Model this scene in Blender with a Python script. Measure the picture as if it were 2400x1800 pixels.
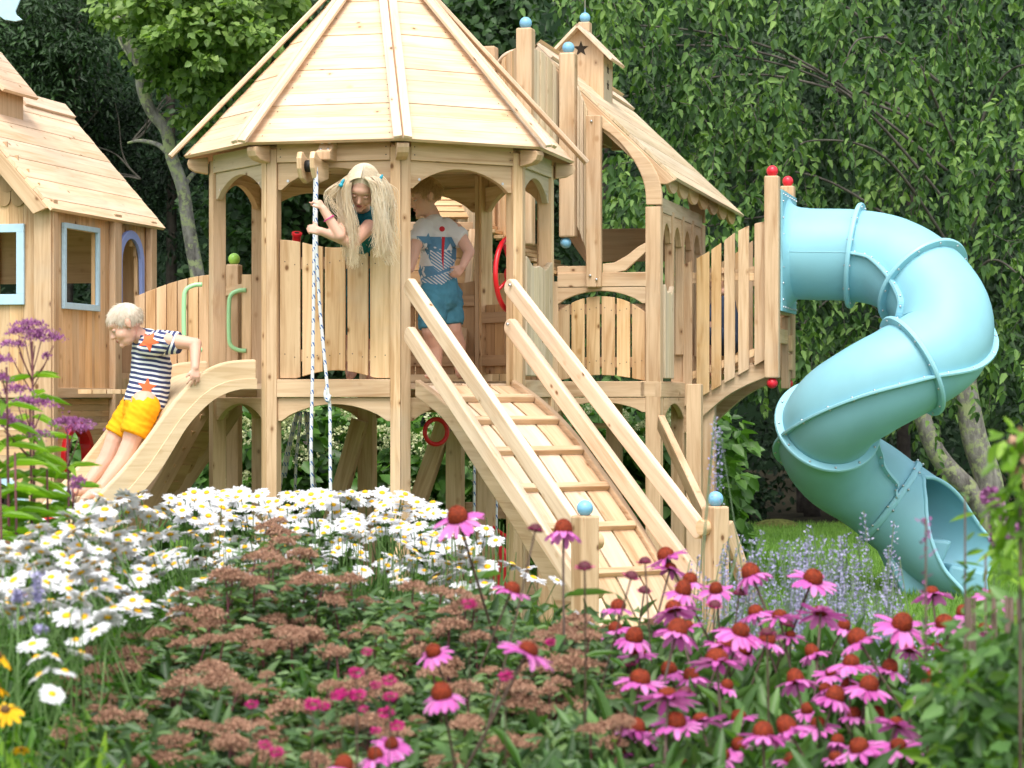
import bpy, math, random
import numpy as np
from mathutils import Vector, Matrix, noise
from mathutils.bvhtree import BVHTree
for o in list(bpy.data.objects): bpy.data.objects.remove(o)
scene = bpy.context.scene
COL = scene.collection
PI = math.pi
V = Vector
rad = math.radians

# ------------------------------------------------------------------ camera
H = 1.22                      # lens height above the lawn
F = 5667.0                    # focal length in photo pixels (85 mm)
cam_d = bpy.data.cameras.new('camera'); cam = bpy.data.objects.new('camera', cam_d); COL.objects.link(cam)
cam.location = (0, 0, H); cam.rotation_euler = (rad(90), 0, 0)
cam_d.sensor_width = 36; cam_d.lens = 85; cam_d.shift_y = 31/2400
cam_d.clip_start = .1; cam_d.clip_end = 400
cam_d.dof.use_dof = True; cam_d.dof.focus_distance = 12.6; cam_d.dof.aperture_fstop = 7.1
scene.camera = cam

# ------------------------------------------------------------------ daylight: bright thin overcast
SUN_EL, SUN_AZ = 60, 184      # azimuth measured from +Y clockwise: behind and left of the lens
w = bpy.data.worlds.new('World'); scene.world = w; w.use_nodes = True
nt = w.node_tree; bg = nt.nodes['Background']
sky = nt.nodes.new('ShaderNodeTexSky'); sky.sky_type = 'NISHITA'; sky.sun_disc = False
sky.sun_elevation = rad(SUN_EL); sky.sun_rotation = rad(SUN_AZ); sky.dust_density = 3.0; sky.air_density = 1.0; sky.ozone_density = .6
hs = nt.nodes.new('ShaderNodeHueSaturation'); hs.inputs['Saturation'].default_value = .30
nt.links.new(sky.outputs[0], hs.inputs['Color']); nt.links.new(hs.outputs[0], bg.inputs[0])
bg.inputs[1].default_value = .15
sl = bpy.data.lights.new('sun', 'SUN'); sl.energy = 1.15; sl.angle = rad(35); sl.color = (1, .955, .88)
so = bpy.data.objects.new('sun', sl); COL.objects.link(so)
az = rad(SUN_AZ); el = rad(SUN_EL)
sdir = V((math.sin(az)*math.cos(el), math.cos(az)*math.cos(el), math.sin(el)))
so.rotation_euler = sdir.to_track_quat('Z', 'Y').to_euler(); so.location = (0, 0, 30)
scene.view_settings.view_transform = 'Standard'; scene.view_settings.look = 'None'
scene.view_settings.exposure = 1.17; scene.view_settings.gamma = 1
scene.render.engine = 'CYCLES'
scene.cycles.max_bounces = 8; scene.cycles.diffuse_bounces = 4; scene.cycles.transparent_max_bounces = 8

# ------------------------------------------------------------------ frame of the playset
TA = rad(14); ca, sa = math.cos(TA), math.sin(TA)
E1 = V((ca, -sa, 0)); E2 = V((sa, ca, 0)); UP = V((0, 0, 1))
CX = V((-.69, 12.95, 0))     # centre of the octagonal tower
def B(p, q, z=0): return CX + E1*p + E2*q + UP*z
def W(x, y, D): return V(((x-1200)/F*D, D, H-(y-931)/F*D))
def rp(x, y, P0, d):          # where the sight line through a photo point meets a vertical plane
    rx = (x-1200)/F; n = V((d[1], -d[0]))
    D = (n.x*P0[0]+n.y*P0[1])/(n.x*rx+n.y)
    return W(x, y, D)
def onq(x, y, q): return rp(x, y, B(0, q), E1)
def onp(x, y, p): return rp(x, y, B(p, 0), E2)

# ------------------------------------------------------------------ tagging
def tag(o, label=None, cat=None, group=None, kind=None):
    if label: o['label'] = label
    if cat: o['category'] = cat
    if group: o['group'] = group
    if kind: o['kind'] = kind
    return o
def thing(name, label, cat, loc=(0, 0, 0), group=None, rz=0):
    o = bpy.data.objects.new(name, None); COL.objects.link(o); o.empty_display_size = .1
    o.location = loc; o.rotation_euler = (0, 0, rz)
    return tag(o, label, cat, group)
def copy_tree(o, parent=None):
    c = o.copy(); COL.objects.link(c)
    if parent is not None: c.parent = parent; c.matrix_parent_inverse = o.matrix_parent_inverse
    for ch in o.children: copy_tree(ch, c)
    return c

# ------------------------------------------------------------------ materials
M = {}
def lin(r, g, b):
    f = lambda c: (c/255/12.92) if c/255 <= .04045 else ((c/255+.055)/1.055)**2.4
    return (f(r), f(g), f(b), 1)
def newmat(name):
    m = bpy.data.materials.new(name); m.use_nodes = True; M[name] = m
    return m, m.node_tree, m.node_tree.nodes['Principled BSDF']
def N(nt, typ, **kw):
    n = nt.nodes.new('ShaderNode'+typ)
    for k, v in kw.items():
        if k.startswith('i_'): n.inputs[k[2:]].default_value = v
        elif k.startswith('n'): n.inputs[int(k[1:])].default_value = v
        else: setattr(n, k, v)
    return n
def L(nt, a, b): nt.links.new(a, b)
def mathn(nt, op, a, b=None, c=None):
    n = nt.nodes.new('ShaderNodeMath'); n.operation = op
    for i, x in enumerate((a, b, c)):
        if x is None: continue
        if isinstance(x, (int, float)): n.inputs[i].default_value = x
        else: nt.links.new(x, n.inputs[i])
    return n.outputs[0]
def ramp(nt, fac, stops):
    n = nt.nodes.new('ShaderNodeValToRGB'); e = n.color_ramp.elements
    while len(e) < len(stops): e.new(.5)
    for i, (p, c) in enumerate(stops): e[i].position = p; e[i].color = tuple(c)[:3]+(1,)
    nt.links.new(fac, n.inputs[0]); return n.outputs[0]
def mixc(nt, fac, a, b, mode='MIX'):
    n = nt.nodes.new('ShaderNodeMix'); n.data_type = 'RGBA'; n.blend_type = mode
    for s, x in ((0, fac), (6, a), (7, b)):
        if isinstance(x, (int, float, tuple)): n.inputs[s].default_value = x
        else: nt.links.new(x, n.inputs[s])
    return n.outputs[2]
def bump(nt, bsdf, h, strength, dist=.01):
    n = nt.nodes.new('ShaderNodeBump'); n.inputs['Strength'].default_value = strength; n.inputs['Distance'].default_value = dist
    nt.links.new(h, n.inputs['Height']); nt.links.new(n.outputs[0], bsdf.inputs['Normal'])

def wood(name, light, dark, knot=(.16, .07, .025), var=.16, knots=1.0, rough=.62):
    m, nt, b = newmat(name)
    uv = N(nt, 'UVMap'); sp = N(nt, 'SeparateXYZ'); L(nt, uv.outputs[0], sp.inputs[0])
    geo = N(nt, 'NewGeometry'); ri = geo.outputs['Random Per Island']
    u, v = sp.outputs[0], sp.outputs[1]
    cb = N(nt, 'CombineXYZ'); L(nt, mathn(nt, 'MULTIPLY', u, 1.3), cb.inputs[0]); L(nt, mathn(nt, 'MULTIPLY', v, 22.), cb.inputs[1]); L(nt, mathn(nt, 'MULTIPLY', ri, 37.), cb.inputs[2])
    n1 = N(nt, 'TexNoise', i_Scale=1.6, i_Detail=5., i_Roughness=.62, i_Distortion=.9); L(nt, cb.outputs[0], n1.inputs['Vector'])
    cb2 = N(nt, 'CombineXYZ'); L(nt, mathn(nt, 'MULTIPLY', u, 1.), cb2.inputs[0]); L(nt, mathn(nt, 'MULTIPLY', v, 5.), cb2.inputs[1]); L(nt, mathn(nt, 'MULTIPLY', ri, 91.), cb2.inputs[2])
    n2 = N(nt, 'TexNoise', i_Scale=2.2, i_Detail=2.); L(nt, cb2.outputs[0], n2.inputs['Vector'])
    # knots
    cb3 = N(nt, 'CombineXYZ'); L(nt, mathn(nt, 'MULTIPLY_ADD', ri, 53., u), cb3.inputs[0]); L(nt, mathn(nt, 'MULTIPLY', v, 1.45), cb3.inputs[1])
    vo = N(nt, 'TexVoronoi', i_Scale=7.5); L(nt, cb3.outputs[0], vo.inputs['Vector'])
    rc = N(nt, 'SeparateColor'); L(nt, vo.outputs['Color'], rc.inputs[0])
    sel = mathn(nt, 'GREATER_THAN', rc.outputs[0],  1-.78*knots)
    rk = mathn(nt, 'MULTIPLY_ADD', rc.outputs[1], .085, .055)
    kn = mathn(nt, 'MULTIPLY', sel, mathn(nt, 'SMOOTH_MIN', 1., mathn(nt, 'MAXIMUM', mathn(nt, 'MULTIPLY_ADD', mathn(nt, 'DIVIDE', vo.outputs['Distance'], rk), -2., 2.), 0.), .3))
    halo = mathn(nt, 'MULTIPLY', sel, mathn(nt, 'MAXIMUM', mathn(nt, 'MULTIPLY_ADD', vo.outputs['Distance'], -5., 1.), 0.))
    g = mathn(nt, 'ADD', mathn(nt, 'MULTIPLY', n1.outputs[0], .62), mathn(nt, 'MULTIPLY', n2.outputs[0], .45))
    g = mathn(nt, 'ADD', g, mathn(nt, 'MULTIPLY', halo, .25))
    c = ramp(nt, g, [(.38, light), (.53, [light[i]*.62+dark[i]*.38 for i in range(3)]), (.70, dark)])
    c = mixc(nt, mathn(nt, 'MULTIPLY', kn, .95), c, knot+(1,))
    tco = N(nt, 'TexCoord'); n4 = N(nt, 'TexNoise', i_Scale=1.7, i_Detail=5., i_Roughness=.65); L(nt, tco.outputs['Object'], n4.inputs['Vector'])
    wf = ramp(nt, n4.outputs[0], [(.50, (0, 0, 0)), (.72, (.42, .42, .42))]); c = mixc(nt, wf, c, (.47, .40, .31, 1))
    hsv = N(nt, 'HueSaturation'); L(nt, c, hsv.inputs['Color'])
    L(nt, mathn(nt, 'MULTIPLY_ADD', ri, var*2, 1-var*1.2), hsv.inputs['Value'])
    L(nt, mathn(nt, 'MULTIPLY_ADD', mathn(nt, 'FRACT', mathn(nt, 'MULTIPLY', ri, 17.3)), .20, .92), hsv.inputs['Saturation'])
    L(nt, mathn(nt, 'MULTIPLY_ADD', mathn(nt, 'FRACT', mathn(nt, 'MULTIPLY', ri, 7.7)), .009, .4955), hsv.inputs['Hue'])
    L(nt, hsv.outputs[0], b.inputs['Base Color']); b.inputs['Roughness'].default_value = rough
    b.inputs['Specular IOR Level'].default_value = .3
    bump(nt, b, n1.outputs[0], .25, .004)
    return m
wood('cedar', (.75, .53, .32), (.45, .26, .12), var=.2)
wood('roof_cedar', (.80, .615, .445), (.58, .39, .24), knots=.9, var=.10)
wood('cedar_brown_shade', (.58, .375, .21), (.40, .235, .12), knots=.8)  # browner cedar with the shade of rear and inner timbers in its colour
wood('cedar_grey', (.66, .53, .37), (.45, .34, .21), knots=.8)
wood('slide_ply', (.74, .57, .36), (.56, .39, .21), knots=.5, var=.04)
wood('shingle', (.52, .35, .20), (.36, .22, .11), knots=.3, var=.22)

def plain(name, col, rough=.5, var=0., spec=.5, coat=0., nscale=0., bumps=0., metal=0.):
    m, nt, b = newmat(name)
    b.inputs['Base Color'].default_value = tuple(col)[:3]+(1,)
    b.inputs['Roughness'].default_value = rough; b.inputs['Specular IOR Level'].default_value = spec
    b.inputs['Coat Weight'].default_value = coat; b.inputs['Metallic'].default_value = metal
    if var:
        tc = N(nt, 'TexCoord'); n = N(nt, 'TexNoise', i_Scale=nscale or 12., i_Detail=6.); L(nt, tc.outputs['Object'], n.inputs['Vector'])
        c0 = [max(0, x*(1-var)) for x in col[:3]]; c1 = [min(1, x*(1+var)) for x in col[:3]]
        L(nt, ramp(nt, n.outputs[0], [(.3, c0), (.7, c1)]), b.inputs['Base Color'])
        if bumps: bump(nt, b, n.outputs[0], bumps, .004)
    return m
plain('aqua', (.225, .48, .57), .50, .10, .4, 0, 2.6)
plain('aqua_seam', (.27, .55, .65), .38)
plain('paint_blue', (.42, .60, .72), .5, .06, .4, 0, 30)
plain('paint_peri', (.26, .33, .66), .5, .05)
plain('ball_blue', (.19, .43, .63), .35, .06, .5, 0, 60)
plain('ball_red', (.66, .016, .035), .3, .08, .5, 0, 50)
plain('ball_green', (.33, .62, .10), .35, .05)
plain('red', (.60, .012, .02), .28, .05)
plain('green_handle', (.36, .70, .36), .3)
plain('steel', (.55, .56, .58), .3, metal=1.)
plain('black', (.01, .01, .01), .6)
plain('screw', (.10, .08, .06), .4, metal=.5)
plain('hole', (.03, .02, .012), .9)  # near-black that stands for the shade inside openings
plain('denim_dark', (.03, .05, .10), .9, .3)
def rope_mat():
    m, nt, b = newmat('rope'); uv = N(nt, 'UVMap'); sp = N(nt, 'SeparateXYZ'); L(nt, uv.outputs[0], sp.inputs[0])
    a = mathn(nt, 'FRACT', mathn(nt, 'MULTIPLY', sp.outputs[0], 17.)); c = mathn(nt, 'FRACT', mathn(nt, 'MULTIPLY_ADD', sp.outputs[0], 17., mathn(nt, 'MULTIPLY', sp.outputs[1], 28.)))
    f = mathn(nt, 'MULTIPLY', mathn(nt, 'LESS_THAN', a, .36), mathn(nt, 'GREATER_THAN', mathn(nt, 'FRACT', mathn(nt, 'MULTIPLY', c, 2.)), .55))
    L(nt, mixc(nt, f, (.78, .80, .82, 1), (.03, .13, .42, 1)), b.inputs['Base Color']); b.inputs['Roughness'].default_value = .8
    wv = N(nt, 'TexWave', i_Scale=120.); L(nt, uv.outputs[0], wv.inputs['Vector']); bump(nt, b, wv.outputs[0], .5, .003)
rope_mat()

def leafmat(name, c_dark, c_mid, c_light, trans=.3, rough=.42, clump=1.2, spec=.4):
    m, nt, b = newmat(name)
    geo = N(nt, 'NewGeometry'); tc = N(nt, 'TexCoord')
    n = N(nt, 'TexNoise', i_Scale=clump, i_Detail=2.); L(nt, tc.outputs['Object'], n.inputs['Vector'])
    f = mathn(nt, 'ADD', mathn(nt, 'MULTIPLY', geo.outputs['Random Per Island'], .62), mathn(nt, 'MULTIPLY_ADD', n.outputs[0], 1.1, -.36))
    c = ramp(nt, f, [(.12, c_dark), (.5, c_mid), (.95, c_light)])
    if (c_mid[0]+c_mid[2])/2 > c_mid[1]*.62 and name.startswith('hair'): pass
    L(nt, c, b.inputs['Base Color']); b.inputs['Roughness'].default_value = rough; b.inputs['Specular IOR Level'].default_value = spec
    tr = N(nt, 'BsdfTranslucent'); L(nt, mixc(nt, 1., c, (1.3, 1.5, .5, 1) if name.startswith(('leaf', 'grass')) else (1.05, 1, .95, 1), 'MULTIPLY'), tr.inputs[0])
    mx = N(nt, 'MixShader'); mx.inputs[0].default_value = trans
    L(nt, b.outputs[0], mx.inputs[1]); L(nt, tr.outputs[0], mx.inputs[2])
    L(nt, mx.outputs[0], nt.nodes['Material Output'].inputs[0])
    return m
leafmat('leaf_weeping', (.013, .034, .012), (.075, .155, .045), (.24, .37, .10), clump=1.1, rough=.6, spec=.22)
leafmat('leaf_woods', (.003, .009, .004), (.010, .026, .010), (.026, .055, .020), trans=.15, rough=.6, clump=.5, spec=.2)  # woodland shade is put into these very dark greens
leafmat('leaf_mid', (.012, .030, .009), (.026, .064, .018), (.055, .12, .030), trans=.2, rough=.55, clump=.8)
leafmat('leaf_maple', (.060, .12, .024), (.15, .25, .052), (.30, .42, .11), trans=.3, rough=.5, clump=1.8)
leafmat('leaf_hydrangea', (.030, .080, .014), (.07, .17, .030), (.14, .28, .055), trans=.3)
leafmat('leaf_daisy', (.022, .070, .010), (.06, .17, .018), (.14, .31, .035), trans=.35, clump=3)
leafmat('leaf_spirea', (.028, .062, .022), (.078, .15, .050), (.18, .28, .10), trans=.3, clump=5)
leafmat('leaf_cone', (.035, .085, .022), (.085, .185, .048), (.18, .33, .095), trans=.35, clump=4)
leafmat('leaf_lime', (.08, .17, .015), (.17, .33, .03), (.32, .50, .06), trans=.45, clump=4)
leafmat('leaf_sage', (.10, .15, .085), (.17, .25, .14), (.27, .36, .22), trans=.3, clump=4)
leafmat('grass_blade', (.085, .19, .030), (.16, .31, .05), (.27, .44, .09), trans=.3, rough=.6, clump=.9)
leafmat('petal_white', (.62, .64, .67), (.71, .72, .74), (.78, .78, .79), trans=.25, rough=.6, spec=.2)
leafmat('petal_pink', (.52, .085, .38), (.70, .17, .54), (.82, .34, .68), trans=.35, rough=.55, clump=9, spec=.2)
leafmat('petal_yellow', (.72, .36, .01), (.80, .46, .01), (.85, .55, .02), trans=.3, rough=.6, spec=.2)
leafmat('petal_magenta', (.40, .01, .14), (.62, .02, .24), (.75, .06, .34), trans=.3, rough=.6, spec=.2)
leafmat('sage_bloom', (.30, .28, .50), (.42, .40, .62), (.58, .56, .74), trans=.25, rough=.8, clump=8, spec=.1)
leafmat('joe_bloom', (.22, .06, .18), (.36, .13, .31), (.52, .26, .46), trans=.2, rough=.8, clump=12, spec=.1)
leafmat('seedhead', (.26, .140, .092), (.42, .24, .16), (.58, .37, .26), trans=.12, rough=.9, clump=7, spec=.1)
leafmat('hyd_bloom', (.42, .48, .22), (.62, .66, .38), (.78, .79, .58), trans=.2, rough=.8, clump=9, spec=.1)
plain('cone_centre', (.20, .026, .006), .75, .65, .3, 0, 240, .8)
plain('daisy_centre', (.72, .40, .012), .8, .25, .2, 0, 300, .6)
plain('dead_centre', (.13, .07, .03), .9, .4, .2, 0, 300, .6)
plain('stem_dark', (.075, .045, .030), .6, .3)
plain('stem_green', (.085, .17, .035), .6, .25)
plain('stem_red', (.10, .020, .028), .6, .3)
plain('branch', (.085, .075, .065), .9, .5, .2, 0, 9, .6)
def bark():
    m, nt, b = newmat('bark'); tc = N(nt, 'TexCoord')
    mp = N(nt, 'Mapping'); mp.inputs['Scale'].default_value = (6, 6, 2.2); L(nt, tc.outputs['Object'], mp.inputs[0])
    n = N(nt, 'TexNoise', i_Scale=2.4, i_Detail=8., i_Roughness=.7); L(nt, mp.outputs[0], n.inputs['Vector'])
    n2 = N(nt, 'TexNoise', i_Scale=12., i_Detail=6., i_Roughness=.7); L(nt, tc.outputs['Object'], n2.inputs['Vector'])
    c = ramp(nt, n.outputs[0], [(.32, (.07, .06, .055)), (.5, (.19, .175, .16)), (.72, (.34, .32, .29))])
    f = ramp(nt, n2.outputs[0], [(.50, (0, 0, 0)), (.56, (1, 1, 1))])
    c = mixc(nt, f, c, (.30, .34, .17, 1)); L(nt, c, b.inputs['Base Color']); b.inputs['Roughness'].default_value = .95
    bump(nt, b, n.outputs[0], .9, .03)
bark()
plain('bark_dark', (.050, .042, .036), .95, .5, .2, 0, 14, .8)
plain('skin', (.66, .38, .28), .5, .07, .4, 0, 9)
M['skin'].node_tree.nodes['Principled BSDF'].inputs['Subsurface Weight'].default_value = .12
M['skin'].node_tree.nodes['Principled BSDF'].inputs['Subsurface Radius'].default_value = (.012, .005, .003)
plain('lip', (.42, .12, .11), .45); plain('eye_white', (.55, .50, .48), .5); plain('iris', (.07, .10, .14), .2); plain('brow', (.40, .27, .15), .9)
leafmat('hair_blond', (.80, .66, .46), (.93, .83, .64), (.98, .93, .80), trans=.45, rough=.45, clump=6)
leafmat('hair_white', (.80, .72, .60), (.92, .87, .78), (.97, .94, .88), trans=.45, rough=.5, clump=6)
leafmat('hair_ginger', (.60, .40, .20), (.80, .58, .34), (.92, .74, .50), trans=.4, rough=.5, clump=6)
plain('shorts_yellow', (.84, .38, .008), .85, .12, .2, 0, 14, .5)
plain('shorts_blue', (.075, .24, .33), .9, .2, .2, 0, 20, .4)
plain('shirt_white', (.66, .64, .64), .9, .06, .2, 0, 10, .3)
plain('teal', (.008, .10, .12), .9, .5, .2, 0, 60, .3)
plain('clip_teal', (.01, .28, .38), .4)
plain('orange_print', (.85, .14, .045), .9); plain('print_blue', (.10, .23, .36), .9, .1); plain('print_red', (.50, .02, .03), .9)
plain('band_pink', (.6, .03, .25), .5)
def stripes(name, axis, period, off, a, b2, duty=.5):
    m, nt, b = newmat(name); tc = N(nt, 'TexCoord'); sp = N(nt, 'SeparateXYZ'); L(nt, tc.outputs['Object'], sp.inputs[0])
    s = mathn(nt, 'ADD', mathn(nt, 'ADD', mathn(nt, 'MULTIPLY', sp.outputs[0], axis[0]), mathn(nt, 'MULTIPLY', sp.outputs[1], axis[1])), mathn(nt, 'MULTIPLY', sp.outputs[2], axis[2]))
    n = N(nt, 'TexNoise', i_Scale=6.); L(nt, tc.outputs['Object'], n.inputs['Vector'])
    s = mathn(nt, 'ADD', s, mathn(nt, 'MULTIPLY', n.outputs[0], period*.9))
    f = mathn(nt, 'GREATER_THAN', mathn(nt, 'FRACT', mathn(nt, 'MULTIPLY_ADD', s, 1/period, off)), duty)
    L(nt, mixc(nt, f, a, b2), b.inputs['Base Color']); b.inputs['Roughness'].default_value = .9
    n3 = N(nt, 'TexNoise', i_Scale=16.); L(nt, tc.outputs['Object'], n3.inputs['Vector']); bump(nt, b, n3.outputs[0], .5, .012)
stripes('shirt_stripes', (.15, 0, 1), .0245, .1, (.75, .76, .78, 1), (.035, .045, .13, 1), .46)
stripes('sleeve_stripes', (.9, 0, -.35), .0245, .3, (.75, .76, .78, 1), (.035, .045, .13, 1), .46)
stripes('toy_stripes', (.3, 0, 1), .036, 0, (.75, .74, .74, 1), (.60, .02, .04, 1), .5)
stripes('print_stripes', (.6, 0, .8), .014, 0, (.62, .62, .62, 1), (.10, .23, .36, 1), .45)
plain('toy_grey', (.42, .44, .46), .95, .35, .1, 0, 90, .5)

# ------------------------------------------------------------------ mesh builder
RNG = random.Random(7)
class MB:
    def __init__(s): s.v = []; s.f = []; s.uv = []; s.mi = []; s.sm = []
    def face(s, idx, grain=None, off=(0, 0), uv=None, sm=False):
        s.f.append(idx); s.sm.append(sm); s.mi.append(s.cur if hasattr(s, 'cur') else 0)
        if uv is None:
            P = [s.v[i] for i in idx]; n = V((0, 0, 0))
            for i in range(len(P)): n += (P[i]-P[0]).cross(P[(i+1) % len(P)]-P[0])
            n = n.normalized() if n.length > 1e-12 else UP
            g = V(grain); t = g.cross(n)
            if t.length < .3: t = V((1, 0, 0)) if abs(g.x) < .9 else V((0, 1, 0)); t = (t-g*t.dot(g)).normalized(); g2 = g.cross(t)
            else: t.normalize(); g2 = g
            uv = [(p.dot(g2)+off[0], p.dot(t)+off[1]) for p in P]
        s.uv.append(uv)
    def prism(s, poly, O, a, b, c, t, grain=None, sm=False):
        """polygon (list of (a,b)) extruded along c from O by t"""
        O, a, b, c = V(O), V(a), V(b), V(c); g = V(grain) if grain is not None else a
        off = (RNG.random()*9, RNG.random()*9); k = len(s.v); n = len(poly)
        area = sum(poly[i][0]*poly[(i+1) % n][1]-poly[(i+1) % n][0]*poly[i][1] for i in range(n))
        if (area > 0) != (a.cross(b).dot(c)*t > 0): poly = poly[::-1]
        for h in (0, t):
            for x, y in poly: s.v.append(O+a*x+b*y+c*h)
        s.face([k+i for i in range(n)][::-1], g, off); s.face([k+n+i for i in range(n)], g, off)
        for i in range(n):
            j = (i+1) % n; s.face([k+i, k+j, k+n+j, k+n+i], g, off, sm=sm)
    def box(s, c, a, b, d, la, lb, ld):
        """centred box; axes a,b,d with full lengths; grain along a"""
        c = V(c); a, b, d = V(a), V(b), V(d)
        s.prism([(-la/2, -lb/2), (la/2, -lb/2), (la/2, lb/2), (-la/2, lb/2)], c-d*(ld/2), a, b, d, ld, a)
    def beam(s, A, Bp, w, t, up=UP):
        """board between two points; w measured along 'up', t across"""
        A, Bp = V(A), V(Bp); a = (Bp-A); l = a.length; a.normalize(); d = a.cross(V(up)).normalized(); b = d.cross(a)
        s.box((A+Bp)/2, a, b, d, l, w, t)
    def tube(s, pts, r, n=8, closed=False, caps=True, sm=True, up=None):
        pts = [V(p) for p in pts]; m = len(pts); rr = r if isinstance(r, (list, tuple)) else [r]*m
        k = len(s.v); prev = None; lens = [0]; 
        for i in range(m):
            if closed: T = pts[(i+1) % m]-pts[i-1]
            else: T = pts[min(i+1, m-1)]-pts[max(i-1, 0)]
            T.normalize()
            if prev is None:
                ref = V(up) if up else (UP if abs(T.z) < .9 else V((0, 1, 0)))
                X = T.cross(ref).normalized()
            else: X = (prev-T*prev.dot(T)).normalized()
            prev = X; Y = T.cross(X)
            for j in range(n):
                a = 2*PI*j/n; s.v.append(pts[i]+(X*math.cos(a)+Y*math.sin(a))*rr[i])
            if i: lens.append(lens[-1]+(pts[i]-pts[i-1]).length)
        R_ = max(rr)
        for i in range(m if closed else m-1):
            i2 = (i+1) % m; l0 = lens[i]; l1 = lens[i2] if i2 else lens[-1]+(pts[0]-pts[-1]).length
            for j in range(n):
                j2 = (j+1) % n
                s.face([k+i*n+j, k+i*n+j2, k+i2*n+j2, k+i2*n+j], uv=[(l0, j*2*PI*R_/n), (l0, (j+1)*2*PI*R_/n), (l1, (j+1)*2*PI*R_/n), (l1, j*2*PI*R_/n)], sm=sm)
        if caps and not closed:
            s.face([k+j for j in range(n)][::-1], (1, 0, 0)); s.face([k+(m-1)*n+j for j in range(n)], (1, 0, 0))
    def sphere(s, c, r, nu=16, nv=10, Mx=None):
        c = V(c); r = (r, r, r) if isinstance(r, (int, float)) else r; k = len(s.v)
        for i in range(nv+1):
            ph = PI*i/nv
            for j in range(nu):
                th = 2*PI*j/nu; p = V((r[0]*math.sin(ph)*math.cos(th), r[1]*math.sin(ph)*math.sin(th), r[2]*math.cos(ph)))
                s.v.append(c+(Mx @ p if Mx else p))
        for i in range(nv):
            for j in range(nu):
                j2 = (j+1) % nu; q = [k+i*nu+j, k+(i+1)*nu+j, k+(i+1)*nu+j2, k+i*nu+j2]
                uv = [(j/nu*.3, i/nv*.3)]*4
                s.face(q, uv=uv, sm=True)
    def cap(s, A, Bp, ra, rb, n=12, flatA=False, flatB=False):
        """tapered capsule"""
        A, Bp = V(A), V(Bp); d = Bp-A; l = d.length
        if l < 1e-6: s.sphere(A, ra); return
        d.normalize(); P = []; Rr = []
        if flatA: P.append(A); Rr.append(ra)
        else:
            for k in range(5): a = PI/2*(1-k/4); P.append(A-d*ra*math.sin(a)*.999); Rr.append(max(ra*math.cos(a), ra*.02))
        if flatB: P.append(Bp); Rr.append(rb)
        else:
            for k in range(5): a = PI/2*(k/4); P.append(Bp+d*rb*math.sin(a)*.999); Rr.append(max(rb*math.cos(a), rb*.02))
        s.tube(P, Rr, n)
    def build(s, name, mat, parent=None, bevel=0, label=None, smooth_all=False):
        me = bpy.data.meshes.new(name); me.from_pydata([tuple(p) for p in s.v], [], s.f)
        uvl = me.uv_layers.new(name='UVMap'); flat = []
        for u in s.uv:
            for x in u: flat.extend(x)
        uvl.data.foreach_set('uv', flat)
        me.polygons.foreach_set('use_smooth', [smooth_all or x for x in s.sm])
        mats = mat if isinstance(mat, (list, tuple)) else [mat]
        for x in mats: me.materials.append(M[x])
        if len(mats) > 1: me.polygons.foreach_set('material_index', s.mi)
        o = bpy.data.objects.new(name, me); COL.objects.link(o)
        if parent is not None:
            o.parent = parent; o.matrix_parent_inverse = parent_inv(parent)
        if bevel:
            md = o.modifiers.new('bevel', 'BEVEL'); md.width = bevel; md.segments = 2; md.limit_method = 'ANGLE'; md.angle_limit = rad(40); md.harden_normals = False
        if label: o['label'] = label
        return o
def world_of(o):
    m = Matrix.LocRotScale(o.location, o.rotation_euler, o.scale)
    return (world_of(o.parent) @ o.matrix_parent_inverse @ m) if o.parent else m
def parent_inv(p): return world_of(p).inverted()

def dots(mb, pts, n, r=.0042):
    mb.cur = 1; n = V(n).normalized(); a = n.cross(UP); a = a.normalized() if a.length > .1 else V((1, 0, 0)); b = n.cross(a)
    for p in pts:
        k = len(mb.v)
        for j in range(6): t = j*PI/3; mb.v.append(V(p)+n*.0012+(a*math.cos(t)+b*math.sin(t))*r)
        mb.face([k+j for j in range(6)], uv=[(0, 0)]*6)
    mb.cur = 0

def remesh(mb, name, mat, parent, voxel=.005, smooth=6, label=None, wr=0):
    o = mb.build('tmp', mat)
    md = o.modifiers.new('r', 'REMESH'); md.mode = 'VOXEL'; md.voxel_size = voxel
    ms = o.modifiers.new('s', 'SMOOTH'); ms.factor = .5; ms.iterations = smooth
    dg = bpy.context.evaluated_depsgraph_get(); me = bpy.data.meshes.new_from_object(o.evaluated_get(dg))
    bpy.data.objects.remove(o)
    if wr:
        nrms = [v.normal.copy() for v in me.vertices]
        for v, vn in zip(me.vertices, nrms):
            c = v.co.copy(); q = V((c.x*9, c.y*9, c.z*26+c.x*14)); f = 1-abs(noise.noise(q))*2.6
            v.co = c+vn*wr*(f*.7+noise.noise(q*2.3+V((5, 1, 2)))*.5)
    me.polygons.foreach_set('use_smooth', [True]*len(me.polygons)); me.name = name
    if not me.materials: me.materials.append(M[mat])
    r = bpy.data.objects.new(name, me); COL.objects.link(r)
    if parent is not None: r.parent = parent; r.matrix_parent_inverse = parent_inv(parent)
    if label: r['label'] = label
    return r

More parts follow.
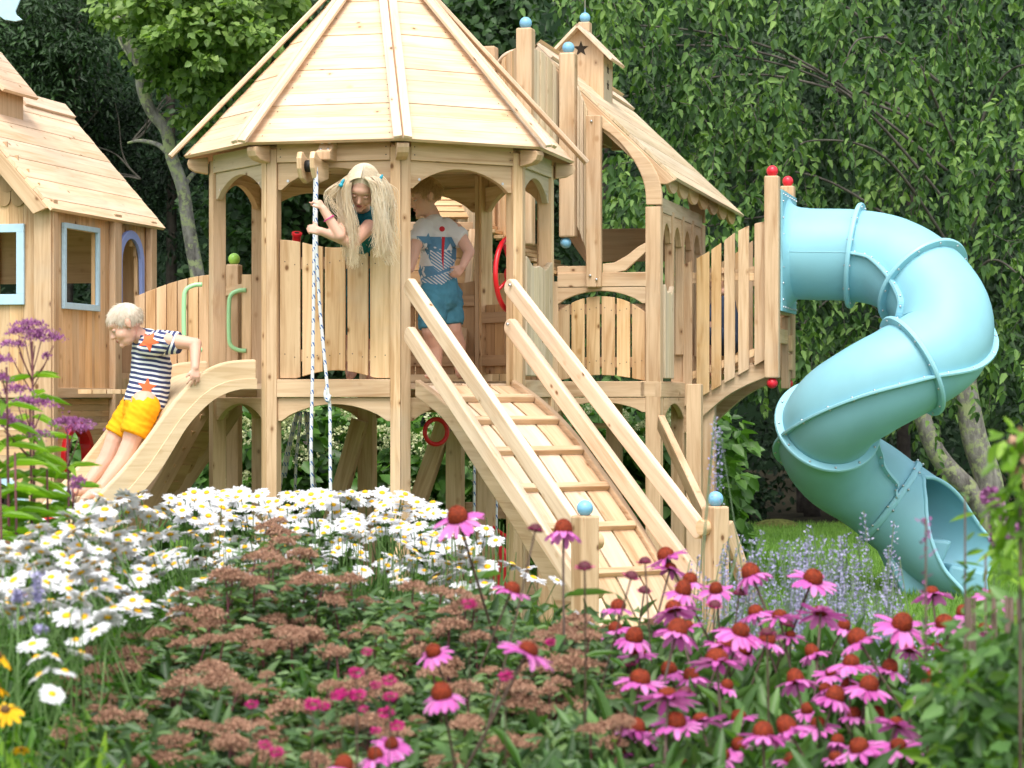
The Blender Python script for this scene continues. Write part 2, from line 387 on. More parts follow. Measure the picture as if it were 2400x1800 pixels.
def crv(pts, n=8):            # Catmull-Rom through tuples
    P = [V(p) for p in pts]; out = []
    for i in range(len(P)-1):
        p0 = P[max(i-1, 0)]; p1 = P[i]; p2 = P[i+1]; p3 = P[min(i+2, len(P)-1)]
        for k in range(n):
            t = k/n; out.append(.5*((2*p1)+(p2-p0)*t+(2*p0-5*p1+4*p2-p3)*t*t+(3*p1-p0-3*p2+p3)*t**3))
    out.append(P[-1]); return out
def arch(w0, w1, zt, zb, za, n=12):
    """board from w0..w1, top zt, bottom corner zb with an arch rising to za"""
    e = (w1-w0)*.0+.02; pts = [(w0, zt), (w0, zb), (w0+e, zb)]
    for i in range(1, n):
        t = i/n; x = w0+e+(w1-w0-2*e)*t; pts.append((x, zb+(za-zb)*math.sin(PI*t)**.75))
    return pts+[(w1-e, zb), (w1, zb), (w1, zt)]

# leaves: arrays of position, axis, normal, length, width
def leafmesh(name, mat, pos, ax, nr, ln, wd, parent=None, fold=.25, blade=False, link=True, bend=.12):
    pos = np.asarray(pos, float); ax = np.asarray(ax, float); nr = np.asarray(nr, float); n = len(pos)
    ln = np.broadcast_to(np.asarray(ln, float), (n,))[:, None]; wd = np.broadcast_to(np.asarray(wd, float), (n,))[:, None]
    ax = ax/np.maximum(np.linalg.norm(ax, axis=1, keepdims=True), 1e-9)
    sd = np.cross(ax, nr); sd /= np.maximum(np.linalg.norm(sd, axis=1, keepdims=True), 1e-9); up = np.cross(sd, ax)
    if blade:
        vs = np.stack([pos-sd*wd/2, pos+sd*wd/2, pos+ax*ln+up*ln*.15], 1).reshape(-1, 3); k = 3; fc = [(0, 1, 2)]
    else:
        a = [pos, pos+ax*ln*.30+sd*wd*.46+up*fold*wd, pos+ax*ln*.68+sd*wd*.34+up*(fold*wd*.7-bend*ln*.4),
             pos+ax*ln-up*ln*bend, pos+ax*ln*.68-sd*wd*.34+up*(fold*wd*.7-bend*ln*.4), pos+ax*ln*.30-sd*wd*.46+up*fold*wd]
        vs = np.stack(a, 1).reshape(-1, 3); k = 6; fc = [(0, 1, 2, 3), (0, 3, 4, 5)]
    me = bpy.data.meshes.new(name)
    me.vertices.add(len(vs)); me.vertices.foreach_set('co', vs.ravel())
    fs = np.array(fc); m = fs.shape[1]
    idx = (np.arange(n)[:, None, None]*k+fs[None]).reshape(-1)
    me.loops.add(len(idx)); me.loops.foreach_set('vertex_index', idx.astype(np.int32))
    nf = n*len(fc); me.polygons.add(nf); me.polygons.foreach_set('loop_start', (np.arange(nf)*m).astype(np.int32))
    me.update(calc_edges=True); me.materials.append(M[mat])
    o = bpy.data.objects.new(name, me)
    if link: COL.objects.link(o)
    if parent is not None: o.parent = parent; o.matrix_parent_inverse = parent_inv(parent)
    return o
def unit(a): return a/np.maximum(np.linalg.norm(a, axis=-1, keepdims=True), 1e-9)
# ================================================================== SETTING
def ground():
    m, nt, b = newmat('lawn_soil'); tc = N(nt, 'TexCoord')
    n = N(nt, 'TexNoise', i_Scale=1.1, i_Detail=8., i_Roughness=.7); L(nt, tc.outputs['Object'], n.inputs['Vector'])
    n2 = N(nt, 'TexNoise', i_Scale=30., i_Detail=6., i_Roughness=.8); L(nt, tc.outputs['Object'], n2.inputs['Vector'])
    g = mathn(nt, 'ADD', mathn(nt, 'MULTIPLY', n.outputs[0], .45), mathn(nt, 'MULTIPLY', n2.outputs[0], .55))
    L(nt, ramp(nt, g, [(.35, (.06, .13, .02)), (.5, (.10, .19, .03)), (.66, (.16, .27, .05))]), b.inputs['Base Color'])
    b.inputs['Roughness'].default_value = 1; bump(nt, b, n2.outputs[0], .6, .03)
    mb = MB(); S = 200
    mb.v = [V((-S, -S, 0)), V((S, -S, 0)), V((S, S, 0)), V((-S, S, 0))]; mb.face([0, 1, 2, 3], (1, 0, 0))
    o = mb.build('lawn', 'lawn_soil'); tag(o, kind='structure')
    plain('soil', (.055, .038, .026), 1, .5, .1, 0, 30, .8)
    mb = MB(); pts = []
    for i in range(40):
        a = 2*PI*i/40; pts.append((3.6*math.cos(a)+.1+.15*math.sin(5*a), 5.8+3.1*math.sin(a)+.1*math.sin(7*a)))
    mb.prism(pts, (0, 0, .004), (1, 0, 0), (0, 1, 0), UP, .03)
    tag(mb.build('garden_bed', 'soil'), kind='structure')
    # leaf litter under the trees at the edge of the lawn
    mb = MB(); plain('litter', (.030, .026, .016), 1, .6, .1, 0, 5, .8)
    pts = [(-40, 23.4), (-20, 23.2), (-8, 23.0), (-3, 23.1), (0, 22.9), (2, 22.8), (3.5, 22.6), (5, 22.3), (9, 22), (40, 23), (40, 60), (-40, 60)]
    mb.prism(pts, (0, 0, .004), (1, 0, 0), (0, 1, 0), UP, .004)
    tag(mb.build('woodland_floor', 'litter'), kind='structure')
    # dark rise added far behind to shut out sky between the trees
    plain('hill_green', (.008, .018, .008), 1, .5, .1, 0, .6)
    mb = MB(); n = 60
    for i in range(n+1):
        x = -70+140*i/n
        for (y, z) in ((40, -.1), (41, 5), (44, 13), (52, 20), (70, 26)):
            mb.v.append(V((x, y+1.2*math.sin(x*.7), z*(1+.1*math.sin(x*.31+y)) if z > 0 else z)))
    for i in range(n):
        for j in range(4): mb.face([i*5+j, (i+1)*5+j, (i+1)*5+j+1, i*5+j+1], (1, 0, 0), sm=True)
    tag(mb.build('backdrop_hill', 'hill_green'), kind='structure')
ground()
def grass():
    r = np.random.default_rng(3); n = 150000
    D = 10.5+12.6*r.random(n)**.85; X = (r.random(n)*2-1)*1.0
    X = X*D*.235
    pos = np.stack([X, D, np.zeros(n)], 1)
    ax = np.stack([r.normal(0, .35, n), r.normal(0, .35, n), np.ones(n)], 1); nr = np.stack([r.normal(0, 1, n), r.normal(0, 1, n), np.zeros(n)], 1)
    h = .035+.035*r.random(n)
    o = leafmesh('grass', 'grass_blade', pos, ax, nr, h, .006+.003*r.random(n), blade=True)
    tag(o, 'short mown lawn grass running back to the dark trees', 'grass', kind='stuff')
grass()

# ================================================================== OCTAGONAL TOWER
S8 = .71; AP = S8/2*(1+math.sqrt(2)); h8 = S8/2
VT = [(-h8, -AP), (h8, -AP), (AP, -h8), (AP, h8), (h8, AP), (-h8, AP), (-AP, h8), (-AP, -h8)]
DECK = 1.31; HT = 2.50
tower = thing('octagonal_tower', 'octagonal cedar play tower with a pointed plank roof between the ramp and the wooden slide', 'play tower', B(0, 0))
def face(i):
    a = B(*VT[i]); b = B(*VT[(i+1) % 8]); u = (b-a).normalized(); inn = V((-u.y, u.x, 0))
    return a, b, u, inn
for i in range(8):
    a, b, u, inn = face(i)
    w = .056; t = .075; k = math.tan(rad(22.5)); g = .0015
    # each corner post is a mitred pair of timbers
    mb = MB()
    mb.prism([(g, 0), (w, 0), (w, t), (t*k+g, t)], a, u, inn, UP, HT-.03, UP)
    a2, b2, u2, inn2 = face((i-1) % 8)
    mb.prism([(-g, 0), (-w, 0), (-w, t), (-t*k-g, t)], b2, u2, inn2, UP, HT-.03, UP)
    mb.build('post', 'cedar', tower, .003)
    s = S8; w0 = w+.001; w1 = s-w-.001
    mb = MB(); mb.box(a+u*(s/2)+inn*.014+UP*(HT-.05), u, UP, inn, w1-w0, .094, .03)
    dots(mb, [a+u*x+inn*(-.001)+UP*z for x in (w0+.02, w1-.02) for z in (HT-.03, HT-.07)], -inn, .0036)
    mb.build('header_beam', ['cedar_grey' if i in (2, 7) else 'cedar', 'screw'], tower, .003)
    mb = MB(); mb.prism(arch(w0, w1, HT-.098, 2.265, 2.372), a+inn*.016, u, UP, inn, .034)
    mb.build('arch_board', 'cedar_grey' if i in (2, 7) else 'cedar', tower, .003)
    # bolts at the arch ends
    mb = MB()
    for x in (w0+.055, w1-.055): mb.tube([a+u*x+inn*.0155+UP*2.31, a+u*x+inn*.013+UP*2.31], .007, 10)
    mb.build('bolt', 'steel', tower)
    # platform rim and its lower arch
    if i not in (1, 7):
        mb = MB(); mb.box(a+u*(s/2)+inn*.016+UP*(DECK-.045), u, UP, inn, w1-w0, .09, .034)
        mb.build('rim_board', 'cedar', tower, .003)
    mb = MB(); mb.prism(arch(w0, w1, DECK-.092, 1.10, 1.185), a+inn*.018, u, UP, inn, .034)
    mb.build('lower_arch_board', 'cedar', tower, .003)
# deck, pale wood picked to brighten the tower inside
mb = MB()
nd = 13
for k in range(nd):
    q0 = -AP+.08+(2*AP-.16)/nd*k; q1 = q0+(2*AP-.16)/nd-.006; qm = max(abs(q0), abs(q1))
    half = (AP-.08) if qm < h8-.03 else (AP-.09-(qm-h8+.03))
    half = max(half, h8-.08); mb.box(B(0, (q0+q1)/2, DECK-.035), E1, E2, UP, half*2, q1-q0, .03)
mb.build('deck', 'roof_cedar', tower, .002)
# wavy-topped picket rail on the front face
def pickets(name, a, u, inn, s, z0, top, bot, n, mat, parent, t=.018, gap=.008, rails=True, off=.03, x0=.058, x1=None):
    mb = MB(); x1 = x1 if x1 is not None else s-x0; wd = (x1-x0)/n
    for k in range(n):
        l = x0+wd*k+gap/2; r = x0+wd*(k+1)-gap/2; P = []
        for j in range(6): x = l+(r-l)*j/5; P.append((x, bot(x)))
        for j in range(6): x = r-(r-l)*j/5; P.append((x, top(x)))
        mb.prism(P, a+inn*off, u, UP, inn, t, UP)
    for k in range(n):
        for zz in (top((x0+x1)/2)-.075, bot((x0+x1)/2)+.075):
            for dx in (.28, .72): dots(mb, [a+u*(x0+wd*(k+dx))+inn*off+UP*(zz+.008*((k*7+int(dx*9)) % 3-1))], -inn, .0034)
    o = mb.build(name, [mat, 'screw'], parent, .003)
    if rails:
        mb = MB()
        for zz in (top((x0+x1)/2)-.075, bot((x0+x1)/2)+.075):
            P = a+u*((x0+x1)/2)+inn*(off+t+.014)+UP*zz; mb.box(P, u, UP, inn, x1-x0, .06, .026)
        mb.build('rail_backing', 'cedar_brown_shade', parent, .003)
    return o
a, b, u, inn = face(0)
pickets('picket_panel', a, u, inn, S8, 0, lambda x: 1.99+.022*math.cos(2*PI*(x-.06)/.60)+.004, lambda x: 1.315+.04*math.sin(PI*min(1, max(0, (x-.15)/.42)))**1, 5, 'cedar', tower, gap=.012, x0=.057)
a, b, u, inn = face(4)
pickets('picket_panel', a, u, inn, S8, 0, lambda x: 1.86+.02*math.cos(2*PI*x/.7), lambda x: 1.35, 5, 'cedar_brown_shade', tower, gap=.010)
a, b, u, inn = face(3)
pickets('picket_panel', a, u, inn, S8, 0, lambda x: 1.74, lambda x: 1.35, 6, 'cedar_brown_shade', tower, gap=.004)
# scalloped climbing panel on the right face
def scallop(parent, a, u, inn, x0, x1, zb, zt, mat='cedar_grey', n=4):
    mb = MB(); wd = (x1-x0)/n
    for k in range(n):
        l = x0+wd*k; P = [(l, zb), (l+wd-.001, zb)]
        for j in range(7): x = l+wd-.001-(wd-.001)*j/6; P.append((x, zt-.035*max(0, math.sin(PI*(x-x0)/(x1-x0)))**1.5+.012*math.cos(4*PI*(x-x0)/(x1-x0))))
        mb.prism(P, a-inn*.008, u, UP, inn, .03+.008*(k % 2), UP)
    return mb.build('scalloped_panel', mat, parent, .006)
a, b, u, inn = face(2); scallop(tower, a, u, inn, .06, .65, 1.33, 1.935, n=7)

# roof: eight planked triangles, hip battens
ZE = 2.495; ZA = 3.63; RE = 1.052
CR = V((-.70, 12.95, 0))
def hip(k, r=RE): 
    a = rad(-22.5+45*k-67.5) ; 
    return a
def vdir(i):
    p, q = VT[i]; l = math.hypot(p, q); return (E1*p+E2*q)/l
APEX = CR+UP*ZA; 
for i in range(8):
    A_ = CR+UP*ZE+vdir(i)*RE; B_ = CR+UP*ZE+vdir((i+1) % 8)*RE
    n = (B_-A_).cross(APEX-A_).normalized(); mb = MB(); nb = 17
    mid = (A_+B_)/2; sl = (APEX-mid)
    for k in range(nb):
        t0 = k/nb; t1 = (k+1)/nb
        gp = .0022/sl.length; lift = n*(.006*(k % 2 == 0)*0)
        P = [A_.lerp(APEX, t0+gp), B_.lerp(APEX, t0+gp), B_.lerp(APEX, t1), A_.lerp(APEX, t1)]
        u = (B_-A_).normalized(); v2 = n.cross(u)
        if t1 > .999: P = [A_.lerp(APEX, t0+gp), B_.lerp(APEX, t0+gp), APEX.copy()]
        mb.prism([((p-A_).dot(u), (p-A_).dot(v2)) for p in P], A_-n*(.0012*(k % 3)), u, v2, n, -.02, u)
    u = (B_-A_).normalized()
    for k in range(nb-3):
        t0 = (k+.5)/nb
        for e in (.075, .925): dots(mb, [A_.lerp(APEX, t0).lerp(B_.lerp(APEX, t0), e)+n*.0005], n, .0036)
    mb.build('roof_panel', ['roof_cedar', 'screw'], tower, .002)
for i in range(8):
    d = vdir(i); A_ = CR+UP*ZE+d*(RE+.05); A_.z = ZE-.02; mb = MB()
    ax = (APEX-A_).normalized(); sd = ax.cross(UP).normalized(); nn = sd.cross(ax); l = (APEX-A_).length
    # two slightly folded strips
    for sg in (-1, 1):
        w_ = sd*sg; fold = (w_*math.cos(.22)-nn*math.sin(.22)).normalized(); nn2 = ax.cross(fold)*(1 if ax.cross(fold).dot(nn) > 0 else -1)
        mb.prism([(0, .001), (l, .001), (l, .045), (0, .045)], A_+nn*.022, ax, fold, nn2, .019, ax)
    mb.build('hip_batten', 'roof_cedar', tower, .003)
    # rounded rafter tail under each hip
    mb = MB(); h = B(0, 0, 0)+d*(AP/math.cos(rad(22.5))+.003)
    P = [(0, 2.49), (.105, 2.475), (.11, 2.455), (.10, 2.43), (.07, 2.412), (.03, 2.405), (0, 2.40)]
    mb.prism(P, h-d.cross(UP)*.03, d, UP, d.cross(UP), .06, d); mb.build('rafter_tail', 'cedar', tower, .004)
# ceiling planks (inner soffit), pale wood picked to bounce light inside
mb = MB(); mb.prism([((B(0,0)-B(0,0)+vdir(i)*(AP+.02)).dot(E1), (vdir(i)*(AP+.02)).dot(E2)) for i in range(8)], B(0, 0, ZE-.012), E1, E2, UP, .008); mb.build('ceiling', 'roof_cedar', tower)
# grab handles (on the posts each side of the bridge opening)
def handle(Pt, Pb, out, parent):
    mb = MB(); o = V(out)
    pts = crv([Pt, Pt+o*.045+UP*-.004, Pt+o*.085-UP*.03, Pt+o*.095-UP*.09, Pb+o*.095+UP*.09, Pb+o*.085+UP*.03, Pb+o*.045+UP*.004, Pb], 6)
    mb.tube(pts, .0125, 10); mb.build('grab_handle', 'green_handle', parent)
v6 = B(*VT[6]); v7 = B(*VT[7])
handle(rp(474, 667, v7, E1)+V((0, .0, 0)), rp(474, 820, v7, E1), V((-1, -.1, 0)), tower)
handle(rp(577, 680, v6, E1), rp(577, 822, v6, E1), V((-1, -.1, 0)), tower)
# steering wheel on the right post
mb = MB(); wc = W(1196, 644, 12.56); ax = (E1*.95-E2*.16).normalized(); yv = ax.cross(UP).normalized()
ring = [wc+(UP*math.cos(t)+yv*math.sin(t))*.190 for t in [2*PI*k/40 for k in range(40)]]
wh = mb; wh.tube(ring, .0135, 8, closed=True)
for k in range(4):
    t = 2*PI*k/4+.5; wh.tube([wc+ax*.012, wc+(UP*math.cos(t)+yv*math.sin(t))*.187], .009, 6)
wh.tube([wc-ax*.02, wc+ax*.03], .035, 14)
swh = wh.build('steering_wheel', 'red'); tag(swh, 'red plastic steering wheel on the right post of the octagonal tower', 'steering wheel')
mb = MB(); mb.tube([wc+ax*.03, wc+ax*.075], .055, 16); mb.build('hub_block', 'cedar', swh)
# telescope
mb = MB(); tb = W(693, 590, 12.35); tt = W(696, 546, 12.31)
mb.tube([tb, tt], .022, 18, caps=False); mb.tube([tt-(tt-tb).normalized()*.012, tt], .027, 18, caps=False)
d0 = (tt-tb).normalized(); k = len(mb.v)
o = mb.build('telescope', 'red'); tag(o, 'red toy telescope poking over the wavy front rail of the tower', 'telescope')
mb = MB(); mb.tube([tt-d0*.003, tt+d0*.001], [.0265, .0265], 18); ol = mb.build('rim', 'ball_red', o)
mb = MB(); mb.tube([tt, tt+d0*.002], .013, 14); mb.build('eyepiece', 'black', o)

# pulley block and ropes
a, b, u, inn = face(0); pc = rp(772, 354, a, u)
pul = thing('rope_pulley', 'rounded wooden pulley arm bolted under the tower eave with white ropes through it', 'pulley', pc)
mb = MB()
P = [(0, .055), (.045, .055), (.055, .03), (.078, .002), (.115, -.012), (.115, -.055), (0, -.055)]
mb.prism([(x, z) for x, z in P], pc-u*.036, -inn, UP, u, .076, -inn); mb.build('bracket', 'cedar', pul, .005)
for sx in (-1, 1):
    mb = MB(); o0 = pc-u*.052+u*(.034*sx)-inn*.02
    P = [(-.03, -.062), (-.03, -.140), (.10, -.170), (.165, -.150), (.198, -.105), (.205, -.055), (.19, -.022), (.16, -.020), (.125, -.04), (.05, -.058)]
    mb.prism(P, o0-u*.013, -inn, UP, u, .026, -inn); mb.build('cheek_plate', 'cedar', pul, .006)
mb = MB()
for x in (-.02, .018):
    for z in (.05, .01): mb.sphere(pc+u*x-inn*(.047 if z > .03 else .074)+UP*(z-.012), (.011, .011, .011), 12, 8)
mb.build('bolt', 'steel', pul)
mb = MB(); wc = pc-u*.052-inn*.15-UP*.088; mb.tube([wc-u*.02, wc+u*.02], .03, 20); mb.build('pulley_wheel', 'black', pul)
DR = wc.y-.03
mb = MB(); top = W(738, 378, DR)
mb.tube(crv([W(739, 384, DR), W(737, 520, DR), W(735, 700, DR), W(732, 900, DR), W(729, 1060, DR), W(735, 1200, DR+.1)], 6), .0085, 8)
mb.tube(crv([top+V((.003, .01, .012)), W(742, 430, DR-.01), W(741, 540, DR-.01), W(748, 700, DR), W(767, 905, DR), W(773, 960, DR+.02), W(774, 1100, DR), W(777, 1260, DR)], 6), .0085, 8)
mb.tube(crv([W(767, 905, DR), W(762, 925, DR), W(768, 940, DR), W(773, 925, DR)], 4), .009, 8)
ro = mb.build('rope', 'rope'); tag(ro, 'white braided rope flecked with blue hanging from the tower pulley', 'rope')
# swing ropes behind
mb = MB()
for (x0, y0, x1, y1, D) in ((697, 965, 655, 1150, 13.6), (706, 965, 690, 1190, 13.6), (715, 965, 748, 1190, 13.6), (722, 965, 735, 1100, 13.6), (700, 965, 668, 1120, 13.7)):
    mb.tube([W(x0, y0, D), W((x0+x1)/2-4, (y0+y1)/2, D), W(x1, y1, D)], .0085, 6)
tag(mb.build('rope_harness', 'rope'), 'fan of thin white swing ropes hanging under the tower deck', 'rope')

# support timbers under the deck
def timber(name, x0, y0, x1, y1, D, label, cat='support post', w=.089, mat='cedar', D1=None, group=None):
    A = W(x0, y0, D); Bq = W(x1, y1, D1 or D)
    if abs(x0-x1) < 3 and y1 > 1100: Bq.z = 0; Bq.x = A.x; Bq.y = A.y
    mb = MB(); a = (Bq-A).normalized(); d = a.cross(E2).normalized(); d2 = d.cross(a); mb.box((A+Bq)/2, a, d, d2, (A-Bq).length, w, w*.9)
    return mb
def tpart(mb, name, parent, mat='cedar'): mb.build(name, mat, parent, .004)
sf = thing('swing_stand', 'cedar swing stand of posts and crossed braces standing under and behind the tower', 'swing stand', W(950, 1400, 13.6))
for (n_, args, m_) in (('post', (860, 950, 860, 1300, 13.75), 'cedar'), ('post', (1067, 1010, 1067, 1300, 13.3), 'cedar'), ('post', (1140, 1000, 1140, 1300, 13.2), 'cedar'), ('post', (1220, 1180, 1220, 1400, 13.4), 'cedar'),
              ('brace', (775, 1230, 845, 985, 13.7), 'cedar'), ('brace', (968, 1210, 1045, 985, 13.3), 'cedar'), ('crossbar', (1090, 1196, 1190, 1196, 13.45), 'cedar'), ('crossbar', (860, 948, 1300, 948, 13.6), 'cedar_brown_shade'), ('crossbar', (1000, 1375, 1300, 1375, 13.4), 'cedar')):
    tpart(timber(n_, *args, label=None), n_, sf, m_)
# red rings
def ringobj(c, r, t, nrm, name, label, mat='red', sx=1.):
    n_ = V(nrm).normalized(); a1 = n_.cross(UP).normalized(); mb = MB()
    mb.tube([V(c)+(UP*math.cos(k*2*PI/32)*r+a1*math.sin(k*2*PI/32)*r*sx) for k in range(32)], t, 8, closed=True)
    return tag(mb.build(name, mat), label, 'gym ring' if 'ring' in name else 'swing')
o = ringobj(W(1022, 1012, 12.7), .066, .0125, (.5, -.9, 0), 'gym_ring', 'red plastic gym ring hanging by the left edge of the ramp')
for dx in (-12, 12):
    pass
mb = MB(); mb.tube([W(1112, 1000, 13.1), W(1111, 1330, 13.1)], .0075, 6); mb.tube([W(1165, 1130, 13.1), W(1163, 1310, 13.1)], .006, 6)
mb.tube([W(1046, 945, 12.9), W(1030, 985, 12.9)], .006, 6)
tag(mb.build('swing_rope', 'rope'), 'pair of blue flecked white ropes holding up the red swing under the ramp', 'rope')
mb = MB(); P = []
for k in range(20):
    a = 2*PI*k/20; P.append((math.cos(a)*.055, math.sin(a)*.13))
mb.prism(P, W(1172, 1335, 13.1), V((.8, -.6, 0)), UP, V((.6, .8, 0)), .02); sw = mb.build('swing_disc', 'ball_red', None, .006); tag(sw, 'red plastic disc swing seat hanging under the ramp', 'swing')
mb = MB(); mb.tube(crv([W(1140, 1225, 13.2), W(1165, 1243, 13.15), W(1190, 1258, 13.1), W(1215, 1252, 13.1)], 5), .012, 8); tag(mb.build('trapeze_bar', 'red'), 'curved red bar behind the left ramp stringer', 'trapeze bar')

# ================================================================== WOODEN SLIDE (front-left diagonal face 7)
a7, b7, u7, in7 = face(7)      # a7 = far-left vertex, b7 = front-left vertex
SD = -in7
slide = thing('wooden_slide', 'curved pale wooden slide dropping left from the octagonal tower', 'slide', B(*VT[7]))
def plane_prof(pts, P0, d):
    return [((lambda w_: ((w_-V(P0)).dot(V(d)), w_.z))(rp(x, y, P0, d))) for x, y in pts]
near0 = b7+u7*(-.035); 
top_px = [(602, 842), (560, 844), (520, 851), (483, 868), (448, 897), (412, 937), (374, 988), (334, 1043), (290, 1098), (245, 1146), (208, 1186), (150, 1262), (105, 1330)]
bot_px = [(602, 912), (570, 912), (535, 920), (500, 938), (468, 966), (436, 1004), (404, 1056), (370, 1110), (330, 1160), (292, 1210), (250, 1262), (205, 1322), (160, 1385)]
pt = plane_prof(top_px, near0, SD); pb = plane_prof(bot_px, near0, SD)
topc = [(p.x, p.y) for p in crv([(x, z, 0) for x, z in pt], 4)]; botc = [(p.x, p.y) for p in crv([(x, z, 0) for x, z in pb], 4)]
WSL = .60
for k, o0 in enumerate((near0, near0-u7*WSL)):
    mb = MB(); mb.prism([(x, z-.0) for x, z in topc]+[(x, z) for x, z in botc][::-1], o0, SD, UP, u7, -.034, SD)
    ob = mb.build('side_rail', 'slide_ply', slide, .011)
# raised inner strip on the outer face and the chute bed
mb = MB(); off = -.045
m1 = [(x, z*.55+zz*.45) for (x, z), (xx, zz) in zip(topc, botc)]
m2 = [(x*.55+xx*.45, z*.35+zz*.65) for (x, z), (xx, zz) in zip(topc, botc)]
mb.prism(m2+botc[::-1], near0+u7*.0, SD, UP, u7, .006, SD); mb.build('rail_edge_strip', 'slide_ply', slide, .002)
bed = [(x*.62+xx*.38, z*.62+zz*.38) for (x, z), (xx, zz) in zip(topc, botc)]
bed2 = [(x, z-.025) for x, z in bed]
mb = MB(); mb.prism(bed+bed2[::-1], near0-u7*.035, SD, UP, -u7, WSL-.036, SD); plain('slide_bed', (.50, .60, .62), .35, .05)
mb.build('chute_bed', 'slide_ply', slide)
SLIDE_BED = bed
def bed_z(uu):
    for (x0, z0), (x1, z1) in zip(bed, bed[1:]):
        if x0 <= uu <= x1: return z0+(z1-z0)*(uu-x0)/(x1-x0+1e-9)
    return bed[-1][1]
def slide_pt(x, lat, dz=0):    # point above the chute at photo column x, lateral 0..1 across from near rail
    P0 = near0-u7*(WSL*lat); w_ = rp(x, 900, P0, SD); uu = (w_-P0).dot(SD); return P0+SD*uu+UP*(bed_z(uu)-P0.z+dz) 
# climbing ladder leaning behind the slide
lad = thing('plank_ladder', 'brown plank climbing ladder leaning behind the wooden slide', 'ladder', W(400, 1300, 13.2))
for (x0, y0, x1, y1, D0_, D1_) in ((553, 950, 385, 1190, 13.3, 12.95), (478, 950, 345, 1190, 13.0, 12.6)):
    A = W(x0, y0, D0_); Bq = W(x1, y1, D1_); d = Bq-A; Bq = A+d*((A.z)/(A.z-Bq.z)*.99)
    mb = MB(); mb.beam(A, Bq, .11, .035, up=UP); mb.build('stringer', 'cedar_brown_shade', lad, .004)
mb = MB()
for k in range(9):
    A = W(553, 950, 13.3).lerp(W(385, 1190, 12.95), .06+k*.16); Bq = W(478, 950, 13.0).lerp(W(345, 1190, 12.6), .06+k*.16); A, Bq = A.lerp(Bq, .12), A.lerp(Bq, .88)
    if A.z < .1 or Bq.z < .1: break
    d = (W(385, 1190, 12.95)-W(553, 950, 13.3)).normalized(); mb.beam(A, Bq, .15, .025, up=d)
mb.build('tread_boards', 'cedar_brown_shade', lad, .003)

# ================================================================== RAMP (front-right diagonal face 1)
a1, b1, u1, in1 = face(1); RD = -in1
RD = (V((math.sin(rad(34)), -math.cos(rad(34)), 0)))
RU = V((math.cos(rad(34)), math.sin(rad(34)), 0))
ramp_t = thing('climbing_ramp', 'arched plank climbing ramp with cross cleats coming down to the flowers', 'climbing ramp', a1+RD*.9)
L0 = a1+u1*.03-in1*.004
ltop = [(972, 889), (998, 908), (1030, 934), (1066, 968), (1103, 1010), (1138, 1058), (1170, 1106), (1205, 1158), (1238, 1210), (1270, 1262), (1302, 1318), (1333, 1376), (1365, 1445), (1400, 1530), (1420, 1590)]
lbot = [(972, 930), (1000, 950), (1030, 975), (1058, 1010), (1088, 1058), (1118, 1105), (1150, 1154), (1182, 1205), (1215, 1258), (1245, 1310), (1275, 1365), (1303, 1420), (1330, 1485), (1362, 1570), (1385, 1640)]
pt = plane_prof(ltop, L0, RD); pb = plane_prof(lbot, L0, RD)
print('ramp prof', [(round(a, 2), round(b, 2)) for a, b in pt])
rt = [(p.x, p.y) for p in crv([(x, z, 0) for x, z in pt], 3)]; rb = [(p.x, p.y) for p in crv([(x, z, 0) for x, z in pb], 3)]
RW = .575
for lat in (0, RW):
    mb = MB(); mb.prism(rt+rb[::-1], L0+RU*lat, RD, UP, RU, .036, RD); mb.build('stringer', 'cedar', ramp_t, .008)
nb = 4; pw = (RW-.036)/nb
def rz(uu, prof=rt):
    for (x0, z0), (x1, z1) in zip(prof, prof[1:]):
        if x0 <= uu <= x1: return z0+(z1-z0)*(uu-x0)/(x1-x0+1e-9), math.atan2(z1-z0, x1-x0)
    (x0, z0), (x1, z1) = prof[-2:]; return z1, math.atan2(z1-z0, x1-x0)
for k in range(nb):
    mb = MB(); up_ = [(x, z-.030) for x, z in rt]; dn = [(x, z-.052) for x, z in rt]
    mb.prism(up_+dn[::-1], L0+RU*(.037+pw*k+.006), RD, UP, RU, pw-.012, RD); mb.build('ramp_plank', 'cedar' if k % 2 else 'roof_cedar', ramp_t, .003)
xmax = rt[-1][0]
for k in range(8):
    uu = .07+k*(xmax-.07)/7.6; z, an = rz(uu); T_ = RD*math.cos(an)+UP*math.sin(an); Nn = -RD*math.sin(an)+UP*math.cos(an)
    mb = MB(); mb.box(L0+RD*uu+UP*(z-L0.z)+RU*(RW/2+.018)-Nn*.010, RU, T_, Nn, RW-.04, .036, .034); mb.build('cleat', 'cedar', ramp_t, .005)
